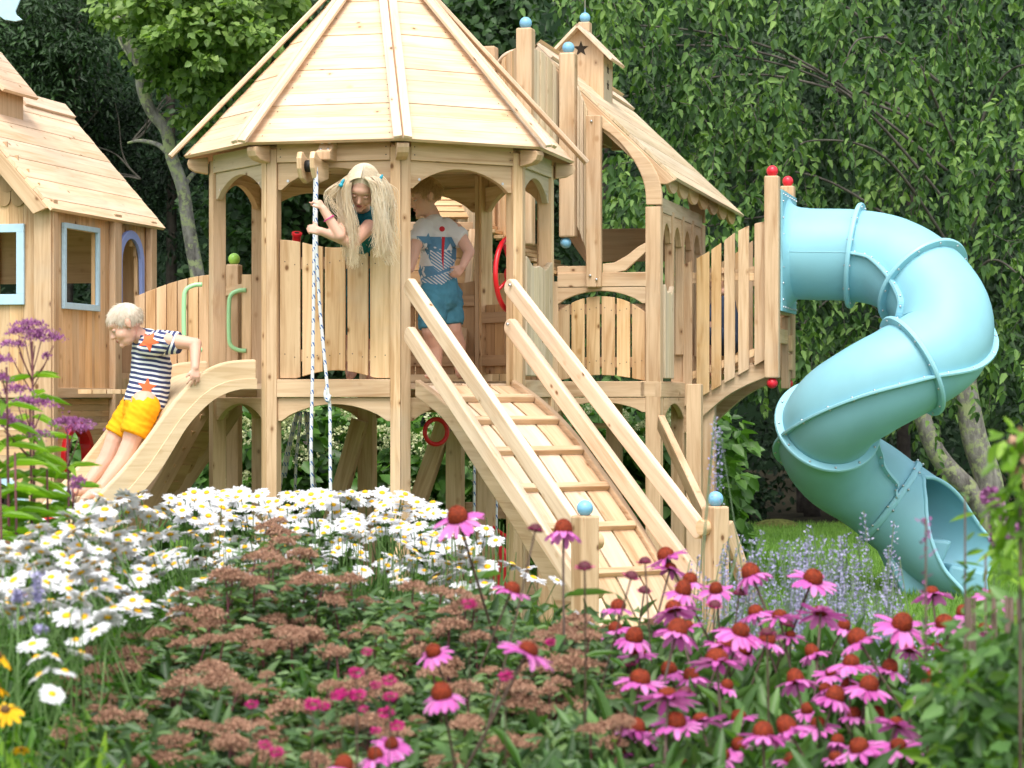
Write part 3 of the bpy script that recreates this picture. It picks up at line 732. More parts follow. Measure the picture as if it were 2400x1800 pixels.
# newel posts with blue balls
def ball(c, r, mat, parent): mb = MB(); mb.sphere(c, r, 24, 14); return mb.build('ball', mat, parent)
def post(c, z0, z1, w, parent, mat='cedar', ax=E1, name='post', ballmat=None, ballr=.036, bev=.010, ay=None):
    ax = V(ax).normalized(); ay = V((-ax.y, ax.x, 0)); mb = MB(); mb.box(V((c[0], c[1], (z0+z1)/2)), UP, ax, ay, z1-z0, w, w)
    o = mb.build(name, mat, parent, bev)
    if ballmat: ball(V((c[0], c[1], z1+ballr*.88)), ballr, ballmat, o)
    return o
nl = W(1371, 1208, 10.5); nr_ = W(1677, 1186, 11.0)
post(nl, 0, nl.z, .092, ramp_t, ax=RU, name='newel_post', ballmat='ball_blue')
post(nr_, 0, nr_.z, .092, ramp_t, ax=RU, name='newel_post', ballmat='ball_blue')
def rail(A, Bq, w, t, r0, name='handrail'):
    """board with rounded ends"""
    a = (Bq-A); l = a.length; a.normalize(); d = a.cross(UP).normalized(); b = d.cross(a); P = []
    for k in range(9): t_ = PI/2+PI*k/8; P.append((math.cos(t_)*w/2*r0, math.sin(t_)*w/2))
    for k in range(9): t_ = -PI/2+PI*k/8; P.append((l+math.cos(t_)*w/2*r0, math.sin(t_)*w/2))
    mb = MB(); mb.prism(P, A-d*(t/2), a, b, d, t, a); o = mb.build(name, 'roof_cedar', ramp_t, .006)
    return o
for (A, Bq) in ((W(962, 672, 11.93), W(1340, 1225, 10.55)), (W(962, 785, 11.93), W(1352, 1370, 10.55)), (W(1198, 672, 12.2), W(1640, 1243, 11.05)), (W(1198, 765, 12.2), W(1655, 1390, 11.05))):
    rail(A, Bq, .084, .04, .8)
for (x, y, D) in ((1404, 1268, 10.62), (1404, 1384, 10.62), (1655, 1236, 10.98)):
    mb = MB(); c = W(x, y, D); mb.tube([c-RU*.035, c+RU*.005], .036, 20); mb.build('rail_spacer', 'cedar', ramp_t, .005)
for (x, y, D) in ((1185, 760, 12.16), (1190, 668, 12.16)):
    mb = MB(); c = W(x+5, y, D); mb.sphere(c, .009, 10, 6); mb.build('bolt', 'steel', ramp_t)
# brace between the porch and the right newel, with its foot
mb = MB(); mb.beam(W(1549, 990, 13.5), W(1690, 1290, 11.4), .085, .04); mb.build('brace', 'cedar', ramp_t, .005)
mb = MB(); mb.beam(nr_+UP*(-nr_.z+.05)-RD*.15, nr_+UP*(-nr_.z+.05)+RU*.5, .09, .05); mb.build('foot_beam', 'cedar', ramp_t, .012)
mb = MB(); mb.beam(W(1700, 1230, 11.05), W(1760, 1405, 11.2), .08, .04); mb.build('brace', 'cedar', ramp_t, .005)
# ================================================================== PORCH PLAYHOUSE (right, behind)
QP = 1.45; PP = 1.134; PE = .788
porch = thing('porch_playhouse', 'cedar porch with a steep single-slope roof and star cupola between tower and tube slide', 'playhouse', B(.8, 2.2))
def pq(x, y, q=QP): p = onq(x, y, q); return (p-CX).dot(E1), p.z
cornr = onq(1530, 700, QP); pc_ = (cornr-CX).dot(E1)
post(B(pc_, QP+.045), 0, 2.33, .089, porch, name='post', bev=.004)
post(B(pc_, 3.0), 0, 2.33, .089, porch, name='post', bev=.004)
post(B(pc_, 2.30), 0, DECK+.55, .08, porch, name='post', bev=.004)
pL = pq(1290, 700)[0]
post(B(pL, QP+.045), 0, 1.9, .089, porch, name='post', bev=.004)
# hanging wall stud (bolted to the crossbeam)
pe = pq(1394, 700)[0]
mb = MB(); mb.box(B(pe, QP-.02, (pq(1394, 272)[1]+pq(1394, 674)[1])/2), UP, E1, E2, pq(1394, 272)[1]-pq(1394, 674)[1], .089, .05)
mb.build('wall_stud', 'cedar', porch, .006)
mb = MB()
for x, y in ((1383, 646), (1398, 655), (1386, 284)): mb.sphere(onq(x, y, QP-.05), .008, 10, 6)
mb.build('bolt', 'steel', porch)
def rect_q(name, x0, y0, x1, y1, q, t, mat='cedar', parent=porch, bev=.004, grain=None, fwd=True):
    p0, z1 = pq(x0, y0, q); p1, z0 = pq(x1, y1, q); mb = MB()
    mb.prism([(p0, z0), (p1, z0), (p1, z1), (p0, z1)], B(0, q), E1, UP, E2, t, grain or E1); return mb.build(name, mat, parent, bev)
rect_q('crossbeam', 1306, 640, 1514, 671, QP, .035)
rect_q('crossbeam', 1306, 624, 1375, 641, QP+.01, .035)
rect_q('rim_board', 1240, 894, 1512, 931, QP, .035)
p0 = pq(1300, 0)[0]; p1 = pq(1513, 0)[0]
mb = MB(); mb.prism(arch(p0, p1, pq(0, 673)[1] if 0 else pq(1400, 673)[1], pq(1400, 712)[1], pq(1400, 682)[1]), B(0, QP+.003), E1, UP, E2, .03); mb.build('arch_board', 'cedar', porch, .004)
mb = MB(); mb.prism(arch(p0, p1, pq(1400, 932)[1], pq(1400, 966)[1], pq(1400, 943)[1]), B(0, QP+.003), E1, UP, E2, .03); mb.build('arch_board', 'cedar', porch, .004)
ztop = pq(1410, 694)[1]; zbot = pq(1410, 893)[1]
pickets('picket_panel', B(p0, QP+.01), E1, E2, p1-p0, 0, lambda x: ztop-.10*(2*abs(x/(p1-p0)-.5))**2.2, lambda x: zbot+.035*math.sin(PI*min(1, max(0, x/(p1-p0)))), 6, 'cedar', porch, gap=.012, x0=.0, x1=p1-p0, off=.008)
# curved wave rail rising to the porch post
mb = MB(); pp = [pq(x, y) for x, y in ((1412, 618), (1440, 615), (1470, 598), (1495, 578), (1514, 568), (1514, 590), (1490, 612), (1465, 634), (1440, 640), (1412, 640))]
mb.prism(pp, B(0, QP+.002), E1, UP, E2, .03); mb.build('curved_rail', 'cedar', porch, .004)
# big arched gable brace
outer = [(1408, 268), (1440, 296), (1470, 325), (1500, 352), (1528, 385), (1545, 420), (1550, 450), (1551, 480)]
inner = [(1514, 480), (1511, 440), (1500, 405), (1482, 372), (1458, 340), (1432, 315), (1410, 300)]
mb = MB(); oo = [pq(x, y) for x, y in outer]; ii = [pq(x, y) for x, y in inner]
cr = lambda P: [(v.x, v.y) for v in crv([(a, b, 0) for a, b in P], 4)]
mb.prism(cr(oo)+cr(ii), B(0, QP), E1, UP, E2, .045); mb.build('arched_brace', 'cedar', porch, .006)
mb = MB(); mb.prism([(x, z) for x, z in cr(oo)+cr(ii)], B(0, 2.96), E1, UP, E2, .045); mb.build('arched_brace', 'cedar_brown_shade', porch, .006)
# back rail and far beam
rect_q('back_rail', 1380, 537, 1560, 566, 3.0, .03, 'cedar_brown_shade'); rect_q('back_panel', 1385, 566, 1560, 612, 3.0, .02, 'cedar_brown_shade')
rect_q('ridge_beam', 1400, 305, 1430, 338, 2.9, .03, 'cedar_brown_shade')
mb = MB(); mb.prism([(pq(x, y, 2.9)) for x, y in ((1405, 315), (1442, 318), (1462, 330), (1455, 352), (1432, 352), (1428, 338), (1405, 338))], B(0, 2.9), E1, UP, E2, .04); mb.build('corbel', 'cedar_brown_shade', porch, .004)
# side beam with small arches along the porch edge
def op(x, y): w_ = onp(x, y, pc_+.04); return (w_-CX).dot(E2), w_.z
mb = MB(); zt = op(1600, 495)[1]; q0, q1 = QP+.095, 2.96
mb.prism([(q0, zt+.03), (q1, zt+.03), (q1, zt-.055), (q0, zt-.055)], B(pc_-.0, 0), E2, UP, E1, .04, E2); mb.build('side_beam', 'cedar_grey', porch, .004)
for k in range(4):
    qa = q0+(q1-q0)/4*k; qb = qa+(q1-q0)/4; mb = MB()
    mb.prism(arch(qa+.03, qb-.03, zt-.057, zt-.22, zt-.11), B(pc_, 0), E2, UP, E1, .035, E2); mb.build('side_arch', 'cedar', porch, .003)
    mb = MB(); mb.box(B(pc_+.018, qb, (zt+.0+1.45)/2), UP, E2, E1, zt-.06-1.45, .06, .05); mb.build('baluster', 'cedar', porch, .004)
rect_q('deck', 1500, 893, 1545, 930, QP, 1.5, 'cedar')
mb = MB(); mb.box(B((pL+pc_)/2, 2.2, DECK-.03), E2, E1, UP, 1.45, pc_-pL, .03); mb.build('deck', 'cedar_brown_shade', porch)
a_ = B(pc_+.05, QP+.10); scallop(porch, a_, E2, -E1, .0, .28, 1.33, 1.87, n=5)
mb = MB(); mb.box(B(pc_+.03, 2.2, DECK-.045), E2, UP, E1, 1.5, .09, .04); mb.build('rim_board', 'cedar', porch, .004)
mb = MB(); mb.prism(arch(QP+.1, 2.25, DECK-.092, 1.09, 1.18), B(pc_+.012, 0), E2, UP, E1, .035, E2); mb.build('arch_board', 'cedar', porch, .004)
# roof slope
RN = (W(1260, 108, 14.3), W(1588, 417, 14.05)); RF = (W(1482, 240, 16.7), W(1722, 481, 16.25))
u_ = (RN[1]-RN[0]).normalized(); v_ = (E2-u_*E2.dot(u_)).normalized(); nrm = u_.cross(v_); 
if nrm.z < 0: nrm = -nrm
lenr = (RN[1]-RN[0]).length; dep = 2.20
mb = MB(); nbd = 9
for k in range(nbd):
    x0 = lenr/nbd*k; x1 = x0+lenr/nbd-.0015
    mb.prism([(x0, 0), (x1, 0), (x1, dep), (x0, dep)], RN[0]+nrm*(0.001*(k % 2)), u_, v_, nrm, -.018, v_)
mb.build('roof_slope', 'cedar_grey', porch, .001)
# mirrored slope on the hidden side
mid = RN[0]; u2_ = (-E1*u_.dot(E1)+UP*u_.z+E2*0).normalized(); mb = MB()
mb.prism([(0.02, 0), (.5, 0), (.5, dep), (0.02, dep)], RN[0], u2_, v_, nrm*-1 if u2_.cross(v_).z > 0 else nrm, .018, v_); mb.build('roof_slope', 'cedar_grey', porch)
# bargeboard with clipped end, slightly curved
mb = MB(); Pb = [(0, -.02), (.25, -.02), (lenr*.6, -.02), (lenr+.0, -.02), (lenr-.02, -.07), (lenr-.06, -.10), (lenr*.6, -.10), (.3, -.12), (0, -.13)]
mb.prism(Pb, RN[0]-E2*.012, u_, nrm, E2, .035, u_); mb.build('bargeboard', 'cedar', porch, .004)
# ridge caps
for t0, t1 in ((.0, .62), (1.30, 2.20)):
    mb = MB(); mb.prism([(-.01, t0), (.11, t0), (.11, t1), (-.01, t1)], RN[0]+nrm*.002, u_, v_, nrm, .018, v_)
    mb.prism([(-.01, t0), (.11, t0), (.11, t1), (-.01, t1)], RN[0]+UP*.02, u2_, v_, nrm, .018, v_); mb.build('ridge_cap', 'roof_cedar', porch, .003)
# scalloped trim under the eave
mb = MB(); ev = RN[1]-nrm*.03-u_*.08; nsc = 7; sl_ = dep/nsc
for k in range(nsc):
    P = [(sl_*k+.004, 0.01)]+[(sl_*(k+.5)-math.cos(PI*j/10)*(sl_/2-.004), -.02-.085*math.sin(PI*j/10)) for j in range(11)]+[(sl_*(k+1)-.004, .01)]
    mb.prism(P, ev, v_, UP, E1, .02, v_)
mb.build('scalloped_trim', 'cedar', porch, .003)
# star cupola on the ridge
def star(r, r2=.42, rot=0): return [(math.sin(rot+k*PI/5)*(r if k % 2 == 0 else r*r2), math.cos(rot+k*PI/5)*(r if k % 2 == 0 else r*r2)) for k in range(10)]
cup = thing('star_cupola', 'small gabled wooden cupola with cut out stars on the porch roof ridge', 'cupola', W(1356, 150, 14.95))
c0 = W(1358, 68, 14.95); cw = .152; cd = .26; 
zb_ = W(1358, 205, 14.95).z; ze_ = W(1300, 115, 14.95).z-.03
mb = MB(); mb.prism([(-cw, zb_-.35), (cw, zb_-.35), (cw, ze_), (0, ze_+cw*1.02), (-cw, ze_)], V((c0.x, c0.y, 0)), E1, UP, E2, .02, UP); mb.build('front_wall', 'cedar', cup, .002)
mb = MB(); mb.prism([(-cw, zb_-.35), (cw, zb_-.35), (cw, ze_), (0, ze_+cw*1.02), (-cw, ze_)], V((c0.x, c0.y, 0))+E2*cd, E1, UP, E2, .02, UP); mb.build('back_wall', 'cedar', cup, .002)
for sg in (-1, 1):
    mb = MB(); mb.prism([(0.021, zb_-.35), (cd-.001, zb_-.35), (cd-.001, ze_-.01), (0.021, ze_-.01)], V((c0.x, c0.y, 0))+E1*(cw*sg-(.02 if sg > 0 else 0)), E2, UP, E1, .02, UP); mb.build('side_wall', 'cedar_grey', cup, .002)
    rd = (E1*sg*1-UP*1.0).normalized(); nn = (E1*sg+UP).normalized()
    mb = MB(); mb.prism([(0, -.07), (.315, -.07), (.315, cd+.07), (0, cd+.07)], V((c0.x, c0.y, ze_+cw*1.02+.025)), rd, E2, nn, -.018, E2); mb.build('roof_slope', 'roof_cedar', cup, .002)
mb = MB(); mb.prism(star(.05), V((c0.x, c0.y, (ze_+zb_)/2+.135))-E2*.002+E1*.01, E1, UP, E2, .004); mb.build('star_shade', 'hole', cup)  # flat dark star painted for the shade in the opening
for dz in (.02, -.08):
    mb = MB(); mb.prism(star(.033), V((c0.x, c0.y, (ze_+zb_)/2+dz))+E1*(cw+.0)+E2*.13, E2, UP, E1, .003); mb.build('star_shade', 'hole', cup)
cp = B(0, 0)+((V((c0.x, c0.y, 0))+E2*(cd+.09))-B(0, 0)); fz = W(1370, 53, 15.3).z
fp = post((W(1371, 60, 15.3).x, 15.3), fz-.35, fz, .075, cup, name='finial_post', ballmat='ball_blue', ballr=.034, bev=.006)
mb = MB(); q_ = V((W(1371, 60, 15.3).x, 15.3, fz)); mb.tube([q_+UP*.06, q_+UP*.5], .006, 8); mb.build('rod', 'steel', cup)

# ================================================================== ROUND TURRET of vertical slats
tur = thing('slatted_turret', 'raised round turret of narrow vertical slats with blue ball finials behind the tower roof', 'turret', W(1240, 600, 14.2))
PA = W(1146, 110, 14.35); PB = W(1232, 67, 14.0); PC = W(1332, 125, 14.2); PO = W(1050, 150, 14.9)
pA = post(PA, 2.2, PA.z, .095, tur, name='turret_post', bev=.010)
pB = post(PB, 2.1, PB.z, .095, tur, name='turret_post', ballmat='ball_blue', bev=.010)
pC = post(PC, W(1332, 557, 14.2).z, PC.z, .095, tur, name='turret_post', ballmat='ball_blue', bev=.010)
ball(V((PC.x-.015, PC.y, W(1332, 557, 14.2).z-.03)), .033, 'ball_blue', pC)
pD = post(PO, 2.2, PO.z, .09, tur, name='turret_post', bev=.01)
ball(W(1114, 113, 14.9), .03, 'ball_blue', pD)
def slats(A, Bq, n, topf, botf, mat='cedar_grey'):
    A = V((A.x, A.y, 0)); Bq = V((Bq.x, Bq.y, 0)); u = (Bq-A).normalized(); l = (Bq-A).length; inn = V((-u.y, u.x, 0)); mb = MB()
    for k in range(n):
        x0 = l*k/n; x1 = l*(k+1)/n-.0015
        mb.prism([(x0, botf(x0/l)), (x1, botf(x1/l)), (x1, topf(x1/l)), (x0, topf(x0/l))], A+inn*(.012*(k % 2)*.5), u, UP, inn, .02, UP)
    return mb.build('slat_panel', mat, tur, .003)
zf = lambda y, D=14.2: H-(y-931)/F*D
slats(PA+V((.04, 0, 0)), PB-V((.05, 0, 0)), 7, lambda t: zf(150-28*math.sin(t*PI*.5), 14.2), lambda t: zf(560), 'cedar')
slats(PB+V((.05, 0, 0)), PC-V((.05, 0, 0)), 8, lambda t: zf(120+(t**2.2)*48, 14.1), lambda t: zf(400))
slats(PC+V((.05, 0, 0)), onq(1376, 300, QP+.01), 5, lambda t: zf(200+60*t), lambda t: zf(530+65*t))
slats(PO+V((.04, 0, 0)), PA-V((.04, 0, 0)), 6, lambda t: zf(175-30*t, 14.6), lambda t: zf(560))
# arched top cap strips
mb = MB()
A = W(1168, 146, 14.18); pts = [W(1166, 150, 14.3), W(1180, 132, 14.25), W(1200, 121, 14.2), W(1222, 118, 14.1)]
mb.tube(crv(pts, 6), .012, 6); mb.build('cap_strip', 'roof_cedar', tur)
# turret floor underside
mb = MB()
for k in range(9):
    A = W(1175+k*18, 540+k*13, 14.5); mb.box(A, E2, E1, UP, .9, .055, .02)
mb.build('floor_boards', 'cedar', tur, .002)
mb = MB(); mb.beam(W(1345, 540, 14.45), W(1395, 612, 14.4), .10, .03); mb.build('diagonal_brace', 'cedar_brown_shade', tur, .004)  # browner wood paints the shade on this underside

# ================================================================== ARCHED BRIDGE TO THE TUBE
QB = 2.25
br = thing('arched_footbridge', 'short arched wooden bridge with tall pickets leading to the blue tube slide', 'footbridge', B(1.4, 2.6))
tp = onq(1810, 600, QB); tpp = (tp-CX).dot(E1)
def bq(x, y, q=QB): w_ = onq(x, y, q); return (w_-CX).dot(E1), w_.z
for dq, m_ in ((0, 'cedar'), (.76, 'cedar_brown_shade')):  # far side takes the wood coloured as shaded
    mb = MB()
    xs = [(1598, 622), (1628, 608), (1660, 590), (1692, 568), (1722, 545), (1752, 530), (1776, 522), (1794, 519)]
    cols = [(1600, 1622), (1632, 1662), (1667, 1690), (1697, 1722), (1730, 1755), (1768, 1793)]
    for (xa, xb) in cols:
        def ty(x):
            for (x0, y0), (x1, y1) in zip(xs, xs[1:]):
                if x0 <= x <= x1: return y0+(y1-y0)*(x-x0)/(x1-x0)
            return 519
        by = lambda x: 955-(x-1600)*.58
        P = [bq(xa, by(xa)), bq(xb, by(xb))]+[bq(xb+(xa-xb)*j/5, ty(xb+(xa-xb)*j/5)) for j in range(6)]
        mb.prism(P, B(0, QB+dq), E1, UP, E2, .02, UP)
    mb.build('picket_panel', m_, br, .003)
    mb = MB()
    for (ya, yb, w_) in ((662, 625, .035), (648, 648, .05), (888, 815, .045)):
        a0 = bq(1600, ya); a1_ = bq(1795, yb); mb.beam(B(a0[0], QB+dq+.035, a0[1]), B(a1_[0], QB+dq+.035, a1_[1]), w_, .025)
    mb.build('handrail', 'cedar', br, .003)
    # arched bearer
    mb = MB(); up_ = [(1592, 962), (1640, 925), (1700, 886), (1750, 860), (1793, 843)]; lo = [(1793, 885), (1750, 902), (1700, 930), (1650, 972), (1604, 1015), (1592, 1012)]
    P = [bq(*k) for k in up_]; Q = [bq(*k) for k in lo]; mb.prism(cr(P)+cr(Q), B(0, QB+dq+.03), E1, UP, E2, .06, E1); mb.build('arched_bearer', 'cedar', br, .005)
mb = MB()
for k in range(8):
    xx = 1602+k*25; a0 = bq(xx, 905-(xx-1600)*.33); mb.box(B(a0[0], QB+.40, a0[1]), E2, E1, UP, .70, .055, .025)
mb.build('deck_boards', 'cedar', br, .003)
for (x, q_) in ((1810, QB), (1810, QB+.76)):
    pass
tw = thing('slide_gateway', 'pair of tall posts with red balls top and bottom framing the tube slide entrance', 'gateway', B(tpp, QB))
for k, q_ in enumerate((QB, QB+.72)):
    z1 = W(1810, 413, tp.y).z; z0 = W(1810, 886, tp.y).z; cpt = B(tpp, q_)
    o = post(cpt, z0, z1, .088, tw, name='post', ballmat='ball_red', ballr=.035, bev=.008)
    ball(V((cpt.x, cpt.y, z0-.03)), .034, 'ball_red', o)
mb = MB()
for z_ in (2.47, 1.78, 1.60): mb.box(B(tpp, QB+.36, z_), E2, UP, E1, .64, .09, .04)
mb.build('crossbar', 'cedar', tw, .004)
mb = MB(); mb.box(B(tpp, QB+.62, 1.5), UP, E2, E1, .45, .09, .05); mb.box(B(tpp+.03, QB+.62, 1.44), UP, E2, E1, .10, .085, .03); mb.box(B(tpp+.03, QB+.62, 1.56), UP, E2, E1, .10, .085, .03); mb.build('mounting_block', 'cedar', tw, .006)

# ================================================================== TUBE SLIDE
ts = thing('tube_slide', 'light blue plastic spiral tube slide with bolted sections and an open end on the lawn', 'slide', W(2155, 1380, 15.2))
ctrl = [B(tpp+.05, QB+.36, 2.115), W(1905, 596, 14.98), W(2005, 599, 14.93), W(2090, 617, 14.84), W(2163, 664, 14.68), W(2213, 738, 14.5), W(2205, 812, 14.36), W(2120, 868, 14.28), W(2040, 912, 14.30), W(1962, 966, 14.42), W(1932, 1030, 14.66), W(1965, 1090, 14.9), W(2035, 1136, 15.02), W(2087, 1175, 15.04), W(2160, 1228, 15.0)]
path = crv(ctrl, 10); TR = .283
def frames(path):
    F_ = []; prev = None
    for i, p in enumerate(path):
        T = (path[min(i+1, len(path)-1)]-path[max(i-1, 0)]).normalized()
        if prev is None: Nn = (UP-T*UP.dot(T)).normalized()
        else: Nn = (prev-T*prev.dot(T)).normalized()
        # relax toward up
        U2 = (UP-T*UP.dot(T)); 
        if U2.length > .3: Nn = (Nn*.85+U2.normalized()*.15).normalized()
        prev = Nn; F_.append((p, T, Nn, T.cross(Nn)))
    return F_
FR = frames(path); NS = 40
def ringp(fr, r, ang): p, T, Nn, Sd = fr; return p+(Nn*math.cos(ang)+Sd*math.sin(ang))*r
def sweep(i0, i1, r, name, mat='aqua'):
    mb = MB()
    for i in range(i0, i1+1):
        for j in range(NS): mb.v.append(ringp(FR[i], r, 2*PI*j/NS))
    for i in range(i1-i0):
        for j in range(NS):
            j2 = (j+1) % NS; mb.face([i*NS+j, (i+1)*NS+j, (i+1)*NS+j2, i*NS+j2][::-1], uv=[(0, 0)]*4, sm=True)
    o = mb.build(name, mat, ts); md = o.modifiers.new('t', 'SOLIDIFY'); md.thickness = .008; md.offset = -1
    return o
joints = [0, 20, 40, 68, 95, 130]
for k in range(5): sweep(joints[k], joints[k+1], TR, 'tube_section')
def flange(i, name='joint_flange', r1=TR+.042, half=.014):
    mb = MB(); p, T, Nn, Sd = FR[i]
    for (r, o_) in ((TR-.002, -half), (r1, -half), (r1+.004, 0), (r1, half), (TR-.002, half)):
        for j in range(NS*2): mb.v.append(p+T*o_+(Nn*math.cos(PI*j/NS)+Sd*math.sin(PI*j/NS))*r)
    n2 = NS*2
    for a in range(4):
        for j in range(n2): j2 = (j+1) % n2; mb.face([a*n2+j, (a+1)*n2+j, (a+1)*n2+j2, a*n2+j2][::-1], uv=[(0, 0)]*4, sm=False)
    o = mb.build(name, 'aqua_seam', ts, .004)
    mb = MB()
    for k in range(12):
        a = 2*PI*(k+.5)/12
        for s_ in (-1, 1): mb.sphere(p+T*(half*s_)+(Nn*math.cos(a)+Sd*math.sin(a))*(TR+.024), .0085, 8, 5)
    mb.build('bolts', 'steel', o)
for i in joints[1:5]: flange(i)
flange(130, 'exit_collar', TR+.02, .02)
def seam(i0, i1, ang, bolts=True):
    mb = MB(); mb2 = MB(); k = 0; n = i1-i0
    for i in range(i0, i1+1):
        p, T, Nn, Sd = FR[i]; rd_ = Nn*math.cos(ang)+Sd*math.sin(ang); tn = T.cross(rd_)
        for (a, b) in ((-.009, TR-.004), (-.009, TR+.036), (.009, TR+.036), (.009, TR-.004)): mb.v.append(p+rd_*b+tn*a)
        if (i-i0) % 4 == 2:
            for s_ in (-1, 1): mb2.sphere(p+rd_*(TR+.02)+tn*.010*s_, .008, 8, 5)
    for i in range(n):
        for j in range(4): j2 = (j+1) % 4; mb.face([i*4+j, i*4+j2, i*4+4+j2, i*4+4+j], uv=[(0, 0)]*4, sm=False)
    o = mb.build('seam_rib', 'aqua_seam', ts, .004); mb2.build('bolts', 'steel', o)
for k in range(1, 5):
    for ang in (PI/2, -PI/2): seam(joints[k], joints[k+1], ang)
mb = MB()
mb.tube([ringp(FR[i], TR+.0005, -PI/2+.0) for i in range(0, 20)], .002, 4); mb.tube([ringp(FR[i], TR+.0005, PI/2+.0) for i in range(0, 20)], .002, 4); mb.build('mould_line', 'aqua_seam', ts)
# square entry plate
mb = MB(); ep = B(tpp+.045, QB+.36, 2.115)
mb.prism([(-.335, -.37), (.335, -.37), (.335, .37), (-.335, .37)], ep, E2, UP, E1, .014); 
mb.build('entry_plate', 'aqua', ts, .004)
mb = MB()
for k in range(11): a_ = TR-.004+.06*math.exp(-k*.42); mb.v += [ep+E1*(.014+.012*k)+(UP*math.cos(2*PI*j/NS)+E2*math.sin(2*PI*j/NS))*a_ for j in range(NS)]
for k in range(10):
    for j in range(NS): j2 = (j+1) % NS; mb.face([k*NS+j, k*NS+j2, (k+1)*NS+j2, (k+1)*NS+j], uv=[(0, 0)]*4, sm=True)
mb.build('entry_flare', 'aqua', ts)
mb = MB()
for s_ in (-1, 1):
    for k in range(7):
        mb.sphere(ep+E1*.016+E2*(-.3+.1*k)+UP*.345*s_, .008, 8, 5); mb.sphere(ep+E1*.016+E2*.31*s_+UP*(-.3+.1*k), .008, 8, 5)
mb.build('bolts', 'steel', ts)
# open exit: trough whose top is cut away, with rolled rim
i0 = 130; p0_, T0, N0, S0 = FR[i0]
ex = [p0_+T0*.0, W(2150, 1222, 15.0), W(2205, 1262, 14.95), W(2255, 1288, 14.9), W(2300, 1302, 14.85)]
epath = crv(ex, 10); nE = len(epath); mb = MB(); rimA = []; rimB = []
# direction of the cut: up, toward the lens and to the right
cutd = V((.25, -.55, .80)).normalized(); nA = 44; prevN = N0
for i, p in enumerate(epath):
    t = i/(nE-1); T = (epath[min(i+1, nE-1)]-epath[max(i-1, 0)]).normalized() if i else T0
    c_ = (cutd-T*cutd.dot(T)).normalized(); s_ = T.cross(c_)
    al = 0 if t < .12 else rad(108)*((t-.12)/.88)**.62
    r = TR*(1+.10*t); fl = 1+.10*max(0, t-.6)
    row = []
    for j in range(nA+1):
        a = al+(2*PI-2*al)*j/nA; row.append(p+(c_*math.cos(a)+s_*math.sin(a)*fl)*r)
    mb.v += row; rimA.append(row[0]); rimB.append(row[-1]); last = row
for i in range(nE-1):
    for j in range(nA): k = i*(nA+1)+j; mb.face([k, k+nA+1, k+nA+2, k+1], uv=[(0, 0)]*4, sm=True)
o = mb.build('exit_trough', 'aqua', ts); md = o.modifiers.new('t', 'SOLIDIFY'); md.thickness = .012; md.offset = 0
mb = MB(); rim = rimB[::-1][:0]; k0 = int(.12*nE)
loop = rimA[k0:]+last[1:-1]+rimB[k0:][::-1]
mb.tube(loop, .0135, 8, closed=True); mb.build('rolled_rim', 'aqua_seam', ts)
mb = MB(); c = W(2150, 1330, 15.0); 
mb.prism([(-.20, -.02), (-.10, -.24), (.02, -.24), (.16, .0), (.2, .10), (-.28, .14)], V((c.x, c.y-.10, .235)), (1, 0, 0), UP, (0, 1, 0), .3); 
mb.prism([(.13, -.235), (.44, -.235), (.42, -.1), (.2, -.05)], V((c.x, c.y-.05, .235)), (1, 0, 0), UP, (0, 1, 0), .25)
mb.build('foot', 'aqua', ts, .02)

# ================================================================== LEFT PLAYHOUSE
LC = W(118, 931, 13.0); LC.z = 0
lh = thing('left_playhouse', 'cedar playhouse with pale blue window frames and plank roof at the left edge', 'playhouse', LC)
def ls(x, y): w_ = rp(x, y, LC, E2); return (w_-LC).dot(E2), w_.z
def lf(x, y): w_ = rp(x, y, LC, E1); return (w_-LC).dot(E1), w_.z
def wallp(name, x0, x1, z0, z1, hole, O, u, n_, bw, mat='cedar', par=lh, arc=False):
    """vertical planks with one rectangular or arched hole; x along u; hole=(a,b,c,d)"""
    mb = MB(); n = max(1, round((x1-x0)/bw)); w_ = (x1-x0)/n
    for k in range(n):
        l = x0+w_*k; r = l+w_-.001; segs = [(z0, z1)]
        if hole and r > hole[0]+.002 and l < hole[1]-.002:
            cuts = []
            if l < hole[0]-.004: cuts.append((l, hole[0], [(z0, z1)])); l = hole[0]
            if r > hole[1]+.004: cuts.append((hole[1], r, [(z0, z1)])); r = hole[1]
            top = hole[3]
            if arc: m_ = (hole[0]+hole[1])/2; rr = (hole[1]-hole[0])/2; top = hole[3]-rr+math.sqrt(max(0, rr*rr-((l+r)/2-m_)**2))
            cuts.append((l, r, [(z0, hole[2]), (top, z1)]))
        else: cuts = [(l, r, segs)]
        for (a, b, ss) in cuts:
            for (za, zb) in ss:
                if zb-za > .005: mb.prism([(a, za), (b, za), (b, zb), (a, zb)], O, u, UP, n_, .022, UP)
    return mb.build(name, mat, par, .0015)
zr = ls(200, 921)[1]; ze = ls(118, 480)[1]+.03
wq = [ls(148, 528), ls(222, 720)]; side_len = ls(365, 900)[0]
w0, w1, wz0, wz1 = wq[0][0], wq[1][0], ls(185, 712)[1], ls(185, 540)[1]
xs1 = ls(275, 900)[0]
wallp('side_wall', .02, xs1, zr, ze, (w0, w1, wz0, wz1), LC, E2, -E1, .085)
